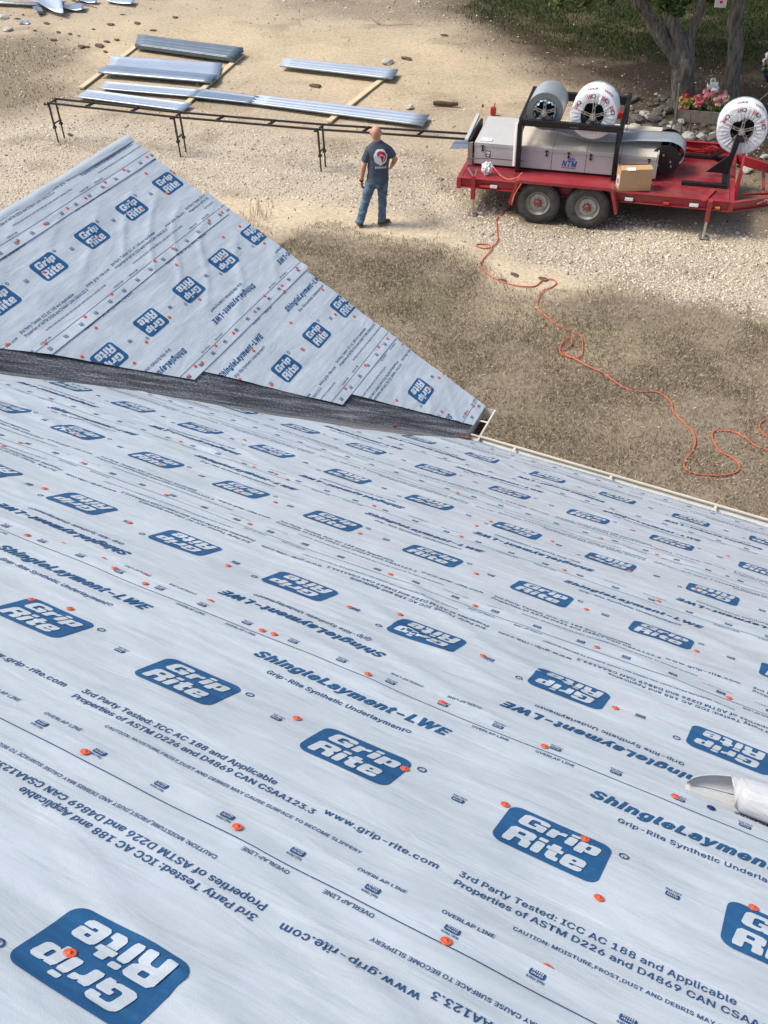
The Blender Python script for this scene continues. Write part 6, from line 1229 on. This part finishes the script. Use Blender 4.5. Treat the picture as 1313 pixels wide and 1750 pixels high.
tree_limb(mb, [tuple(t1 - Vector((0, 0, .1))), tp1(1168, 168), tp1(1169, 140), tp1(1170, 112), tp1(1172, 96)], [.34, .26, .235, .24, .22], 18)
tree_limb(mb, [tp1(1168, 122), tp1(1150, 92), tp1(1132, 64), tp1(1115, 36), tp1(1096, 8), tp1(1074, -30), tp1(1030, -90)], [.16, .15, .15, .145, .13, .12, .09], 14, 3)
tree_limb(mb, [tp1(1172, 104), tp1(1160, 70), tp1(1148, 36), tp1(1142, 4), tp1(1138, -50), tp1(1130, -140)], [.18, .15, .14, .12, .12, .08], 14, 7)
tree_limb(mb, [tp1(1176, 104), tp1(1180, 72), tp1(1186, 44), tp1(1196, 18), tp1(1206, -10), tp1(1230, -90)], [.16, .10, .095, .09, .085, .06], 12, 9)
tree_limb(mb, [tp1(1120, 34, -.1), tp1(1092, 18, -.3), tp1(1086, 4, -.5), tp1(1080, -14, -.7)], [.06, .04, .03, .02], 8, 11)
mb.build('trunk', M['bark'], tr, smooth=True, fix=False)
cr_ = []
for i in range(120):
    a = random.uniform(0, 2 * PI); r = random.uniform(0, 1) ** .6 * 5.6; z = 4.3 + .16 * r + random.uniform(0, 2.6) - .10 * r; cr_.append((t1.x - 1.0 + math.cos(a) * r, t1.y + 1.2 + math.sin(a) * r * .85, z, random.uniform(.6, 1.1), 1))
for (u, v, r, k, d) in ((1146, 12, .20, .22, -.6), (1160, 20, .13, .12, -.6), (1148, 0, .25, .2, -.5), (1130, -6, .3, .25, -.5), (1173, 2, .12, .08, -.4), (1168, -12, .25, .2, -.4), (1042, 2, .10, .05, -.5), (1004, 3, .14, .06, -.8), (995, -8, .3, .14, -.8), (952, 4, .20, .10, -.8), (975, -12, .35, .16, -.8), (1045, -22, .3, .15, -.5), (1215, 0, .10, .05, 0)):
    q = tp1(u, v, d); cr_.append((*q, r, k * 1.5))
mb = MB(t1)
for i in range(16):
    c = cr_[i * 4]; mb.tube([tp1(1138, -60), ((tp1(1138, -60)[0] + c[0]) / 2, (tp1(1138, -60)[1] + c[1]) / 2, c[2] - .2), c[:3]], [.06, .04, .015], 6)
for (u, v, d) in ((1146, 12, -.6), (952, 4, -.8), (1042, 2, -.5), (1004, 3, -.8)): q = tp1(u, v, d); mb.tube([(q[0] + .5, q[1] + .3, q[2] + 1.3), (q[0] + .15, q[1] + .1, q[2] + .5), q], [.025, .014, .005], 5)
mb.build('branch', M['bark'], tr, fix=False)
leafcloud(tr, t1, cr_, 620, .055, OAK)
tr = thing('oak_tree', 'slim straight grey oak trunk to the right of the forked one', 'tree', t2, 0, 'oak trees behind the trailer')
mb = MB(t2); tree_limb(mb, [tuple(t2 - Vector((0, 0, .1))), tp2(1252, 160), tp2(1253, 120), tp2(1257, 80), tp2(1254, 45), tp2(1263, 10), tp2(1268, -30), tp2(1280, -160)], [.24, .185, .165, .165, .15, .15, .14, .09], 16, 21); mb.build('trunk', M['bark'], tr, smooth=True, fix=False)
cr_ = []
for i in range(60):
    a = random.uniform(0, 2 * PI); r = random.uniform(0, 1) ** .6 * 4.4; cr_.append((t2.x + 1.6 + math.cos(a) * r, t2.y + 1.4 + math.sin(a) * r * .9, 4.6 + random.uniform(0, 2.6) + .05 * r, random.uniform(.6, 1.1), 1))
leafcloud(tr, t2, cr_, 620, .055, OAK)
# two more oaks stand out of frame behind them and shade the green grass
for k, (x, y, lab) in enumerate(((-8.6, 33.5, 'oak with a hidden trunk standing beyond the top edge behind the forked oak'), (.5, 32, 'oak standing beyond the top right corner behind the slim oak'))):
    b0 = Vector((x, y + 4.5, 0)); tr = thing('oak_tree', lab, 'tree', b0, 0, 'oak trees behind the trailer'); mb = MB(b0); tree_limb(mb, [tuple(b0), (b0.x + .1, b0.y, 2), (b0.x - .2, b0.y, 4), (b0.x, b0.y, 6)], [.3, .25, .2, .12], 12, 31); mb.build('trunk', M['bark'], tr, smooth=True, fix=False)
    leafcloud(tr, b0, [(b0.x + random.uniform(-4.5, 4.5), b0.y - 3 + random.uniform(-4.0, 4), 5.3 + random.uniform(0, 2.2), random.uniform(.8, 1.3), 1) for i in range(48)], 480, .075, OAK)
# bird house hanging at the top edge
bh = atY(1232, 4, t2 + nv * -.3, nv); o = thing('bird_house', 'small white bird house with a round hole hanging by the slim oak', 'bird house', bh, TY)
mb = MB(); mb.box((-.12, -.10, -.08), (.12, .10, .16)); mb.build('box', M['birdwhite'], o, bevel=.01)
mb = MB(); mb.add([(-.15, -.13, .16), (.15, -.13, .16), (.15, .13, .16), (-.15, .13, .16), (-.15, 0, .27), (.15, 0, .27)], [(0, 1, 5, 4), (2, 3, 4, 5), (0, 4, 3), (1, 2, 5), (0, 3, 2, 1)]); mb.build('roof', M['birdwhite'], o)
mb = MB(); mb.lathe([(0, 0), (.032, 0), (.032, .004), (0, .004)], (0.01, -.1, .03), (0, -1, 0), 16); mb.build('entrance', M['redprint'], o)
mb = MB(); mb.tube([(0, 0, .26), (0, 0, 1.9)], .004, 5); mb.build('wire', M['chrome'], o)
# stones round the trunk
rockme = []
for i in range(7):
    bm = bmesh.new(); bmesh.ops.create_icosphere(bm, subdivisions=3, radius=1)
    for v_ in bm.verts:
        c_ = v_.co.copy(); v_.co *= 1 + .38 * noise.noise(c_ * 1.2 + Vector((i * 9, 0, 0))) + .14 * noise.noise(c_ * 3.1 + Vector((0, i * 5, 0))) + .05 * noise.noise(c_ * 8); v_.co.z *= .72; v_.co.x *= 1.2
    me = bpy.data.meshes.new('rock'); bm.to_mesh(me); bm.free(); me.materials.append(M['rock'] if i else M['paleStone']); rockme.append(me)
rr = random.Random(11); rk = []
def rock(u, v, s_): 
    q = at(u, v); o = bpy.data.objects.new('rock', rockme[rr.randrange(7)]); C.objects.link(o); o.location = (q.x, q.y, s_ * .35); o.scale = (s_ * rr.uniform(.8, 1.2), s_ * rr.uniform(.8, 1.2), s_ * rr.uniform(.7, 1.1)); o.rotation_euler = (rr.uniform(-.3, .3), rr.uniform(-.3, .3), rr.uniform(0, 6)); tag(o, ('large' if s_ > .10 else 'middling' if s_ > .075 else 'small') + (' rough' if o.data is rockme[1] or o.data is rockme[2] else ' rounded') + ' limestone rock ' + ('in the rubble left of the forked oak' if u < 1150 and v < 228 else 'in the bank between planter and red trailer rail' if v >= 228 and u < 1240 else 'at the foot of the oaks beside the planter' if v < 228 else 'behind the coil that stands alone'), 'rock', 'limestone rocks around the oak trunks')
for i in range(120):
    t = rr.random()
    if t < .55: u = rr.uniform(1075, 1165); v = rr.uniform(168, 238) ; 
    elif t < .8: u = rr.uniform(1090, 1235); v = rr.uniform(228, 252)
    else: u = rr.uniform(1180, 1313); v = rr.uniform(186, 300)
    if abs(u - 1168) < 18 and v < 195: continue
    rock(u, v, rr.uniform(.045, .13) * (1.2 if v > 225 else 1))
# flowers in a planter and a second bunch on a blue tub
def petals(name, parent, base, cents, cols, n, r):
    V = []; F = []; Cc = []
    for c in cents:
        col = cols[rr.randrange(len(cols))]
        for k in range(n):
            d = Vector((rr.uniform(-1, 1), rr.uniform(-1, 1), rr.uniform(-.3, 1))).normalized(); a = d.orthogonal().normalized() * r; b_ = d.cross(a).normalized() * r * .7; p = Vector(c) + d * r * 1.1 - Vector(base)
            i0 = len(V); V += [tuple(p - a), tuple(p + b_ - d * r * .3), tuple(p + a), tuple(p - b_ + d * r * .3)]; F.append((i0, i0 + 1, i0 + 2, i0 + 3)); cc = tuple(min(1, x * rr.uniform(.8, 1.15)) for x in col); Cc += [cc] * 4
    return np_mesh(name, V, F, [M['leaf']], parent, col=np.array(Cc))
pb = at(1196, 205); pl = thing('flower_planter', 'weathered board planter full of pink, coral and yellow flowers below the trees', 'planter', pb, TY * .9)
mb = MB(); mb.box((-.50, -.22, 0), (.52, -.19, .26)); mb.box((-.50, .19, 0), (.52, .22, .22)); mb.box((-.50, -.19, 0), (-.47, .19, .24)); mb.box((.49, -.19, 0), (.52, .19, .24)); mb.box((-.47, -.19, .02), (.49, .19, .16)); mb.build('planter_box', M['oldwood'], pl, bevel=.004)
mb = MB(); mb.bar((-.52, -.25, 0), (-.56, -.25, .80), .07, .03); mb.build('stake', M['oldwood'], pl)
PK = [(.75, .16, .26), (.80, .30, .30), (.72, .10, .12), (.85, .45, .42), (.80, .50, .12), (.85, .62, .30), (.80, .75, .60)]
rotm = Matrix.Rotation(-TY * .9, 3, 'Z')
def locp(q): return rotm @ (Vector(q) - pb)
def bunch(x0, x1, z0, z1, n, cols, nm): 
    c = [(rr.uniform(x0, x1), rr.uniform(-.2, .2), rr.uniform(z0, z1)) for _ in range(n)]; return petals(nm, pl, (0, 0, 0), c, cols, 9, .045)
bunch(-.48, -.12, .26, .45, 22, [(.75, .12, .10), (.85, .55, .12), (.85, .60, .20), (.78, .25, .22)], 'flowers')
bunch(-.12, .50, .26, .62, 48, [(.85, .36, .34), (.80, .18, .28), (.88, .52, .48), (.85, .60, .35)], 'flowers')
bunch(.05, .25, .62, .80, 12, [(.85, .85, .80)], 'flowers')
c = [(rr.uniform(-.45, .48), rr.uniform(-.2, .2), rr.uniform(.18, .4)) for _ in range(40)]; petals('foliage', pl, (0, 0, 0), c, [(.05, .12, .03), (.10, .22, .05)], 5, .05)
pf = thing('picket_fence', 'short row of weathered pickets behind the planter of flowers', 'fence', at(1208, 182), TY)
for k in range(6):
    mb = MB(); x = -.38 + k * .15; mb.box((x - .025, -.01, 0), (x + .025, .012, .50 + .05 * ((k * 7) % 3))); mb.build('picket', M['oldwood'], pf, bevel=.002)
mb = MB(); mb.box((-.48, .013, .18), (.48, .028, .23)); mb.build('rail', M['oldwood'], pf)
tb2 = at(1322, 172); tu = thing('flower_stand', 'dark blue tub of pink and white flowers on a wire stand at the right edge', 'planter', tb2, 0)
mb = MB(); mb.lathe([(.0, .42), (.26, .42), (.38, .62), (.40, .62), (.40, .65), (.36, .65), (.26, .50), (0, .50)], (0, 0, 0), (0, 0, 1), 24); mb.build('tub', M['bluetub'], tu, smooth=True)
mb = MB()
for k in range(6): a = k * PI / 3 + .3; mb.tube([(math.cos(a) * .3, math.sin(a) * .3, 0), (math.cos(a) * .08, math.sin(a) * .08, .25), (math.cos(a) * .3, math.sin(a) * .3, .46)], .009, 5)
mb.build('wire_stand', M['chrome'], tu)
petals('flowers', tu, (0, 0, 0), [(rr.uniform(-.34, .3), rr.uniform(-.3, .2), rr.uniform(.62, .86)) for _ in range(26)], [(.80, .22, .42), (.85, .30, .50)], 9, .05); petals('flowers', tu, (0, 0, 0), [(rr.uniform(-.34, .1), rr.uniform(-.3, .2), rr.uniform(.80, 1.05)) for _ in range(22)], [(.80, .80, .72), (.75, .68, .40)], 9, .05)
petals('foliage', tu, (0, 0, 0), [(rr.uniform(-.36, .32), rr.uniform(-.3, .2), rr.uniform(.58, .8)) for _ in range(24)], [(.05, .12, .03), (.12, .2, .06)], 6, .06)
# dark sticks leaning by the forked trunk
for k, (a, b_) in enumerate((((1136, 246), (1152, 204)), ((1160, 240), (1166, 205)), ((1178, 232), (1180, 196)))):
    A = at(*a, 0); B = atY(*b_, A + nv * .25, nv); mb = MB(A); mb.tube([A, (A + B) / 2 + Vector((.02, 0, 0)), B], [.022, .018, .01], 6); o = mb.build('stick', M['wood_dark'], smooth=True); o.location = A; tag(o, ['dark stick leaning left of the forked oak trunk', 'dark stick standing against the foot of the forked oak', 'dark stick leaning between the forked oak and the planter'][k], 'stick')
# ------------------------------------------------------------------ the man watching the machine, seen from behind
fL = at(616, 386); fR = at(653, 383); m0 = (fL + fR) / 2
man = thing('person', 'bald man seen from behind in a dark grey t shirt, blue jeans and brown shoes', 'person', m0, 0)
fw = nv.copy(); rt = Vector((fw.y, -fw.x, 0))            # away from the eye, to the right
def J(u, v, d=0): return atY(u, v, m0 + fw * d, fw) - m0
def rings(mb, secs, n=20, power=2.3):                    # secs: centre, half width, half depth (horizontal rings)
    b0 = len(mb.v); ct = []
    for c, rx, ry in secs:
        for k in range(n):
            a = 2 * PI * k / n; ca, sa = math.cos(a), math.sin(a); q = (abs(ca) ** power + abs(sa) ** power) ** (-1 / power)
            mb.v.append(Vector(c) + rt * (ca * q * rx) + fw * (sa * q * ry))
    for i in range(len(secs) - 1):
        for k in range(n): mb.f.append([b0 + i * n + k, b0 + i * n + (k + 1) % n, b0 + (i + 1) * n + (k + 1) % n, b0 + (i + 1) * n + k]); mb.mi.append(0)
    mb.f.append([b0 + k for k in range(n)]); mb.mi.append(0); mb.f.append([b0 + (len(secs) - 1) * n + k for k in range(n)]); mb.mi.append(0)
def fuse(mb, name, mat, parent, vox, sm=4, fold=None):
    me = bpy.data.meshes.new(name); me.from_pydata([tuple(p) for p in mb.v], [], mb.f); bm = bmesh.new(); bm.from_mesh(me); bmesh.ops.recalc_face_normals(bm, faces=bm.faces); bm.to_mesh(me); bm.free()
    t_ = bpy.data.objects.new('t', me); C.objects.link(t_); r_ = t_.modifiers.new('r', 'REMESH'); r_.mode = 'VOXEL'; r_.voxel_size = vox; s_ = t_.modifiers.new('s', 'SMOOTH'); s_.factor = .5; s_.iterations = sm
    m2 = bpy.data.meshes.new_from_object(t_.evaluated_get(bpy.context.evaluated_depsgraph_get())); bpy.data.objects.remove(t_)
    if fold:
        for v_, nn in zip(m2.vertices, [v_.normal.copy() for v_ in m2.vertices]): v_.co += nn * fold(v_.co)
    m2.name = name; m2.polygons.foreach_set('use_smooth', [True] * len(m2.polygons)); return link_mesh(name, m2, mat, parent)
def X(p, dr=0, df=0, dz=0): return Vector(p) + rt * dr + fw * df + Vector((0, 0, dz))
neck = J(645, 243); chest = J(647.5, 262); waist = J(646.5, 288); hip = J(644.5, 308); crotch = J(643.5, 323)
kL, aL = J(625.5, 345, .00), J(615.5, 379, -.06); kR, aR = J(656, 348, .05), J(656.5, 377, .03)
lf = (fL - m0); rf_ = (fR - m0); aL = Vector((lf.x, lf.y, .09)); aR = Vector((rf_.x, rf_.y, .09)); hL = X(hip, -.095, 0, -.02); hR = X(hip, .095, 0, -.02)
kL = hL.lerp(aL, .48) + fw * .045 + rt * -.005; kR = hR.lerp(aR, .48) + fw * .035 + rt * .01
sL = J(627.5, 251); sR = J(667, 250.5); eL = J(621.8, 285, -.03); wL = J(617.8, 309, .02); eR = J(676, 273, .02); wR = J(667, 287, .25)
headc = J(643, 227, .04)
# body
mb = MB()
rings(mb, [(X(neck, 0, .02, -.05), .068, .064), (X(neck, -.004, .02, .02), .066, .066), (X(headc, 0, -.01, -.080), .070, .078), (X(headc, 0, .0, -.045), .083, .100), (X(headc, 0, 0, .01), .089, .110), (X(headc, 0, -.002, .055), .084, .103), (X(headc, 0, -.005, .092), .063, .080), (X(headc, 0, -.005, .114), .034, .046)], 22, 2.1)
rings(mb, [(X(headc, 0, .060, -.125), .034, .030), (X(headc, 0, .060, -.092), .056, .046), (X(headc, 0, .055, -.055), .070, .055)], 14, 2)     # jaw
for s_ in (-1, 1): mb.tube([X(headc, s_ * .086, -.004, -.040), X(headc, s_ * .098, -.014, -.022), X(headc, s_ * .101, -.016, .012), X(headc, s_ * .088, -.002, .028)], [.010, .015, .016, .009], 8)
mb.tube([X(headc, 0, .100, .012), X(headc, 0, .128, -.020), X(headc, 0, .108, -.034)], [.010, .015, .011], 8)   # nose
for s_ in (-1, 1): mb.tube([X(headc, s_ * .050, .095, .024), X(headc, s_ * .018, .104, .026)], .009, 6)  # brow
mb.tube([X(headc, -.026, .098, -.062), X(headc, 0, .107, -.061), X(headc, .026, .098, -.062)], .0065, 6)  # lips
rings(mb, [(X(hip, 0, 0, -.06), .15, .10), (hip, .165, .115), (waist, .150, .105), (chest, .155, .100), (X(neck, 0, 0, -.075), .10, .07), (X(neck, 0, .01, -.02), .065, .06)], 20)
def arm(s, e, w_, hand_dir, thumb, r=(.046, .045, .045, .044, .036, .028)):
    mb.tube([s, s.lerp(e, .5), e, e.lerp(w_, .3), e.lerp(w_, .7), w_], list(r), 14)
    hd = hand_dir.normalized(); th = thumb.normalized(); wn_ = hd.cross(th).normalized()
    palm = [w_, w_ + hd * .04, w_ + hd * .085]
    for k in range(4):
        off = th * (.030 - .020 * k); mb.tube([w_ + off * .5, w_ + hd * .045 + off * .9, w_ + hd * .088 + off], [.015, .015, .012], 8)
        ln = (.068, .076, .070, .055)[k]; p0_ = w_ + hd * .088 + off; p1_ = p0_ + (hd * .9 + wn_ * .25).normalized() * ln * .5; p2_ = p1_ + (hd * .75 + wn_ * .65).normalized() * ln * .5; mb.tube([p0_, p1_, p2_], [.0095, .0088, .0075], 8)
    mb.tube([w_ + hd * .02 + th * .02, w_ + hd * .05 + th * .046, w_ + hd * .085 + th * .052 + wn_ * .01], [.014, .0115, .009], 8)
arm(X(sL, .035, 0, -.05), eL, wL, J(620, 326, .03) - wL, fw * .9 + rt * .4)
arm(X(sR, -.045, 0, -.05), eR, wR, -rt * .8 + fw * .5 + Vector((0, 0, .15)), Vector((0, 0, 1)))
for (h_, k_, a_) in ((hL, kL, aL), (hR, kR, aR)): mb.tube([h_, h_.lerp(k_, .5), k_, k_.lerp(a_, .35), k_.lerp(a_, .75), a_], [.085, .075, .055, .056, .042, .036], 14)
body = fuse(mb, 'body', M['skin'], man, .0075, 3)
# t shirt
mb = MB()
sec = [(X(J(645.5, 309), 0, .0), .196, .154), (X(J(646, 298), 0, .01), .186, .150), (X(waist, 0, .01), .182, .148), (X(J(647, 275), 0, .005), .190, .140), (X(chest, 0, 0), .200, .130), (X(J(647.2, 254), 0, 0), .208, .112), (X(J(647, 249.5), 0, 0), .188, .094), (X(J(646, 245.5), 0, .006), .135, .080), (X(J(645.3, 242), 0, .010), .088, .074), (X(J(645, 240), 0, .012), .072, .070)]
rings(mb, sec, 24, 2.4)
def sleeve(a, b_, r0, r1): mb.tube([a.lerp(b_, -.18), a, a.lerp(b_, .5), b_], [r0 * .8, r0, (r0 + r1) / 2 + .003, r1], 16)
sleeve(X(sL, .030, 0, -.045), J(624, 276.5, -.02), .068, .076); sleeve(X(sR, -.038, 0, -.045), J(671, 267, .015), .068, .076)
def sf(c):
    h_ = max(0, min(1, (c.z - .95) / .5)); q = Vector((c.x * 5 + c.z * 4, c.y * 5, c.z * 5)); return .010 * (noise.noise(q)) * (1.3 - h_) + .010 * noise.noise(Vector((c.x * 9 + c.z * 12, c.y * 11, c.z * 7)))
shirt = fuse(mb, 't_shirt', M['shirt'], man, .011, 3, sf)
# jeans
mb = MB()
rings(mb, [(X(J(645.3, 301), 0, 0), .168, .128), (X(hip, 0, -.008), .182, .142), (X(hip, 0, -.005, -.06), .184, .142), (X(hip, 0, 0, -.115), .170, .115)], 22)
for (h_, k_, a_, f_) in ((hL, kL, aL, lf), (hR, kR, aR, rf_)):
    e_ = Vector((a_.x, a_.y, .055)); mb.tube([h_, h_.lerp(k_, .35), h_.lerp(k_, .8), k_, k_.lerp(a_, .3), k_.lerp(a_, .7), e_ + Vector((0, 0, .05)), e_], [.108, .102, .086, .080, .078, .073, .076, .076], 18)
def jf(c): return .008 * noise.noise(Vector((c.x * 6, c.y * 6, c.z * 9))) + .009 * noise.noise(Vector((c.x * 9, c.y * 9, c.z * 22))) * (1.4 if c.z < .35 or .35 < c.z < .55 else .7)
jeans = fuse(mb, 'jeans', M['jean'], man, .011, 2, jf)
# back pockets and a belt loop line
bvj = BVHTree.FromPolygons([v_.co for v_ in jeans.data.vertices], [list(p.vertices) for p in jeans.data.polygons])
bvs = BVHTree.FromPolygons([v_.co for v_ in shirt.data.vertices], [list(p.vertices) for p in shirt.data.polygons])
def project(tree, VF, c, sx, name, mat, parent, lift=.004, rot=0):
    V = []; ok = True
    for x, z in VF[0]:
        o_ = X(c, x * math.cos(rot) - z * math.sin(rot), -.6, x * math.sin(rot) + z * math.cos(rot)); h_ = tree.ray_cast(o_, fw)
        V.append(tuple((h_[0] if h_[0] else X(c, x, -.1, z)) - fw * lift))
    return np_mesh(name, V, VF[1], [mat], parent)
for s_ in (-1, 1): project(bvj, disc([(-.055, .06), (-.02, .062), (.02, .062), (.055, .06), (.058, 0), (.05, -.06), (.0, -.085), (-.05, -.06), (-.058, 0)], (1, .7, .4)), X(hip, s_ * .085, 0, -.045), 1, 'back_pocket', M['jeandark'], jeans, .003)
# print on the back of the shirt: white roundel with a red swirl and a chevron, a line of lettering beneath
pc_ = J(650, 264)
circ = [(math.cos(a) * .118 * (1 + .05 * math.sin(a * 9)), math.sin(a) * .138 * (1 + .05 * math.sin(a * 7))) for a in np.linspace(0, 2 * PI, 40, endpoint=False)]
project(bvs, disc(circ), pc_, 1, 'shirt_print', M['whiteprint'], shirt, .003)
sw = [(.002, .085), (.045, .078), (.075, .05), (.085, .012), (.082, -.03), (.06, -.062), (.03, -.08), (.035, -.045), (.028, -.02), (.0, .0), (-.035, .012), (-.05, .035), (-.045, .065), (-.02, .082)]
sw = [(x * 1.2, z * 1.22) for x, z in sw]
project(bvs, disc(sw, (1, .75, .5, .25)), pc_, 1, 'shirt_print', M['redprint'], shirt, .0045)
for (q0, q1) in (((-.03, .0), (.012, .045)), ((.012, .045), (.078, .012)), ((.078, .012), (.052, -.062))):
    d_ = np.array(q1) - np.array(q0); n_ = np.array([-d_[1], d_[0]]) / np.hypot(*d_) * .0055; pts4 = []; F4_ = []
    for i in range(5):
        p = np.array(q0) + d_ * i / 4; pts4 += [tuple(p - n_), tuple(p + n_)]
    F4_ = [(2 * i, 2 * i + 2, 2 * i + 3) for i in range(4)] + [(2 * i, 2 * i + 3, 2 * i + 1) for i in range(4)]
    project(bvs, (np.array(pts4), np.array(F4_)), pc_, 1, 'shirt_print', M['whiteprint'], shirt, .0058)
project(bvs, fit(marks(7, 5, .0), -.095, .105, -.205, -.158), pc_, 1, 'shirt_print', M['whiteprint'], shirt, .004)
# watch band, shoes
mb = MB(); d_ = (wL - eL).normalized(); mb.lathe([(.0345, -.014), (.038, -.014), (.038, .014), (.0345, .014), (.0345, -.014)], wL - d_ * .012, d_, 22); mb.build('wristband', M['black'], man, smooth=True)
for nme, f_, yaw in (('shoe', lf, -.25), ('shoe', rf_, .75)):
    d_ = (fw * math.cos(yaw) + rt * math.sin(yaw)); r_ = Vector((d_.y, -d_.x, 0)); b_ = Vector((f_.x, f_.y, .0)); mb = MB(); 
    prof = [(-.085, .030, .06), (-.075, .038, .085), (-.03, .042, .092), (.03, .044, .085), (.09, .050, .062), (.15, .052, .045), (.19, .042, .036), (.205, .02, .028)]
    n_ = 14; b0 = 0
    for (l_, w2, h_) in prof:
        for k in range(n_):
            a = 2 * PI * k / n_; zz = .028 + (h_ - .028) * (.5 + .5 * math.sin(a)) if math.sin(a) > 0 else .028 + .004 * math.sin(a); zz = .028 + (h_ - .028) * max(0, math.sin(a)) ; mb.v.append(b_ + d_ * l_ + r_ * (math.cos(a) * w2) + Vector((0, 0, zz - (.008 if math.sin(a) < 0 else 0))))
    for i in range(len(prof) - 1):
        for k in range(n_): mb.f.append([i * n_ + k, i * n_ + (k + 1) % n_, (i + 1) * n_ + (k + 1) % n_, (i + 1) * n_ + k]); mb.mi.append(0)
    for i in (0, len(prof) - 1): mb.f.append([i * n_ + k for k in range(n_)]); mb.mi.append(0)
    sh_ = mb.build(nme, M['shoe'], man, smooth=True); mb = MB(); pl_ = [(l_, w2 * 1.06) for l_, w2, h_ in prof]
    ring = [(l_, w_) for l_, w_ in pl_] + [(l_, -w_) for l_, w_ in pl_[::-1]]; m_ = len(ring)
    mb.add([b_ + d_ * l_ + r_ * w_ + Vector((0, 0, z)) for z in (.0, .024) for l_, w_ in ring], [list(range(m_)), list(range(m_, 2 * m_))[::-1]] + [(i, (i + 1) % m_, (i + 1) % m_ + m_, i + m_) for i in range(m_)]); mb.build('sole', M['sole'], sh_)
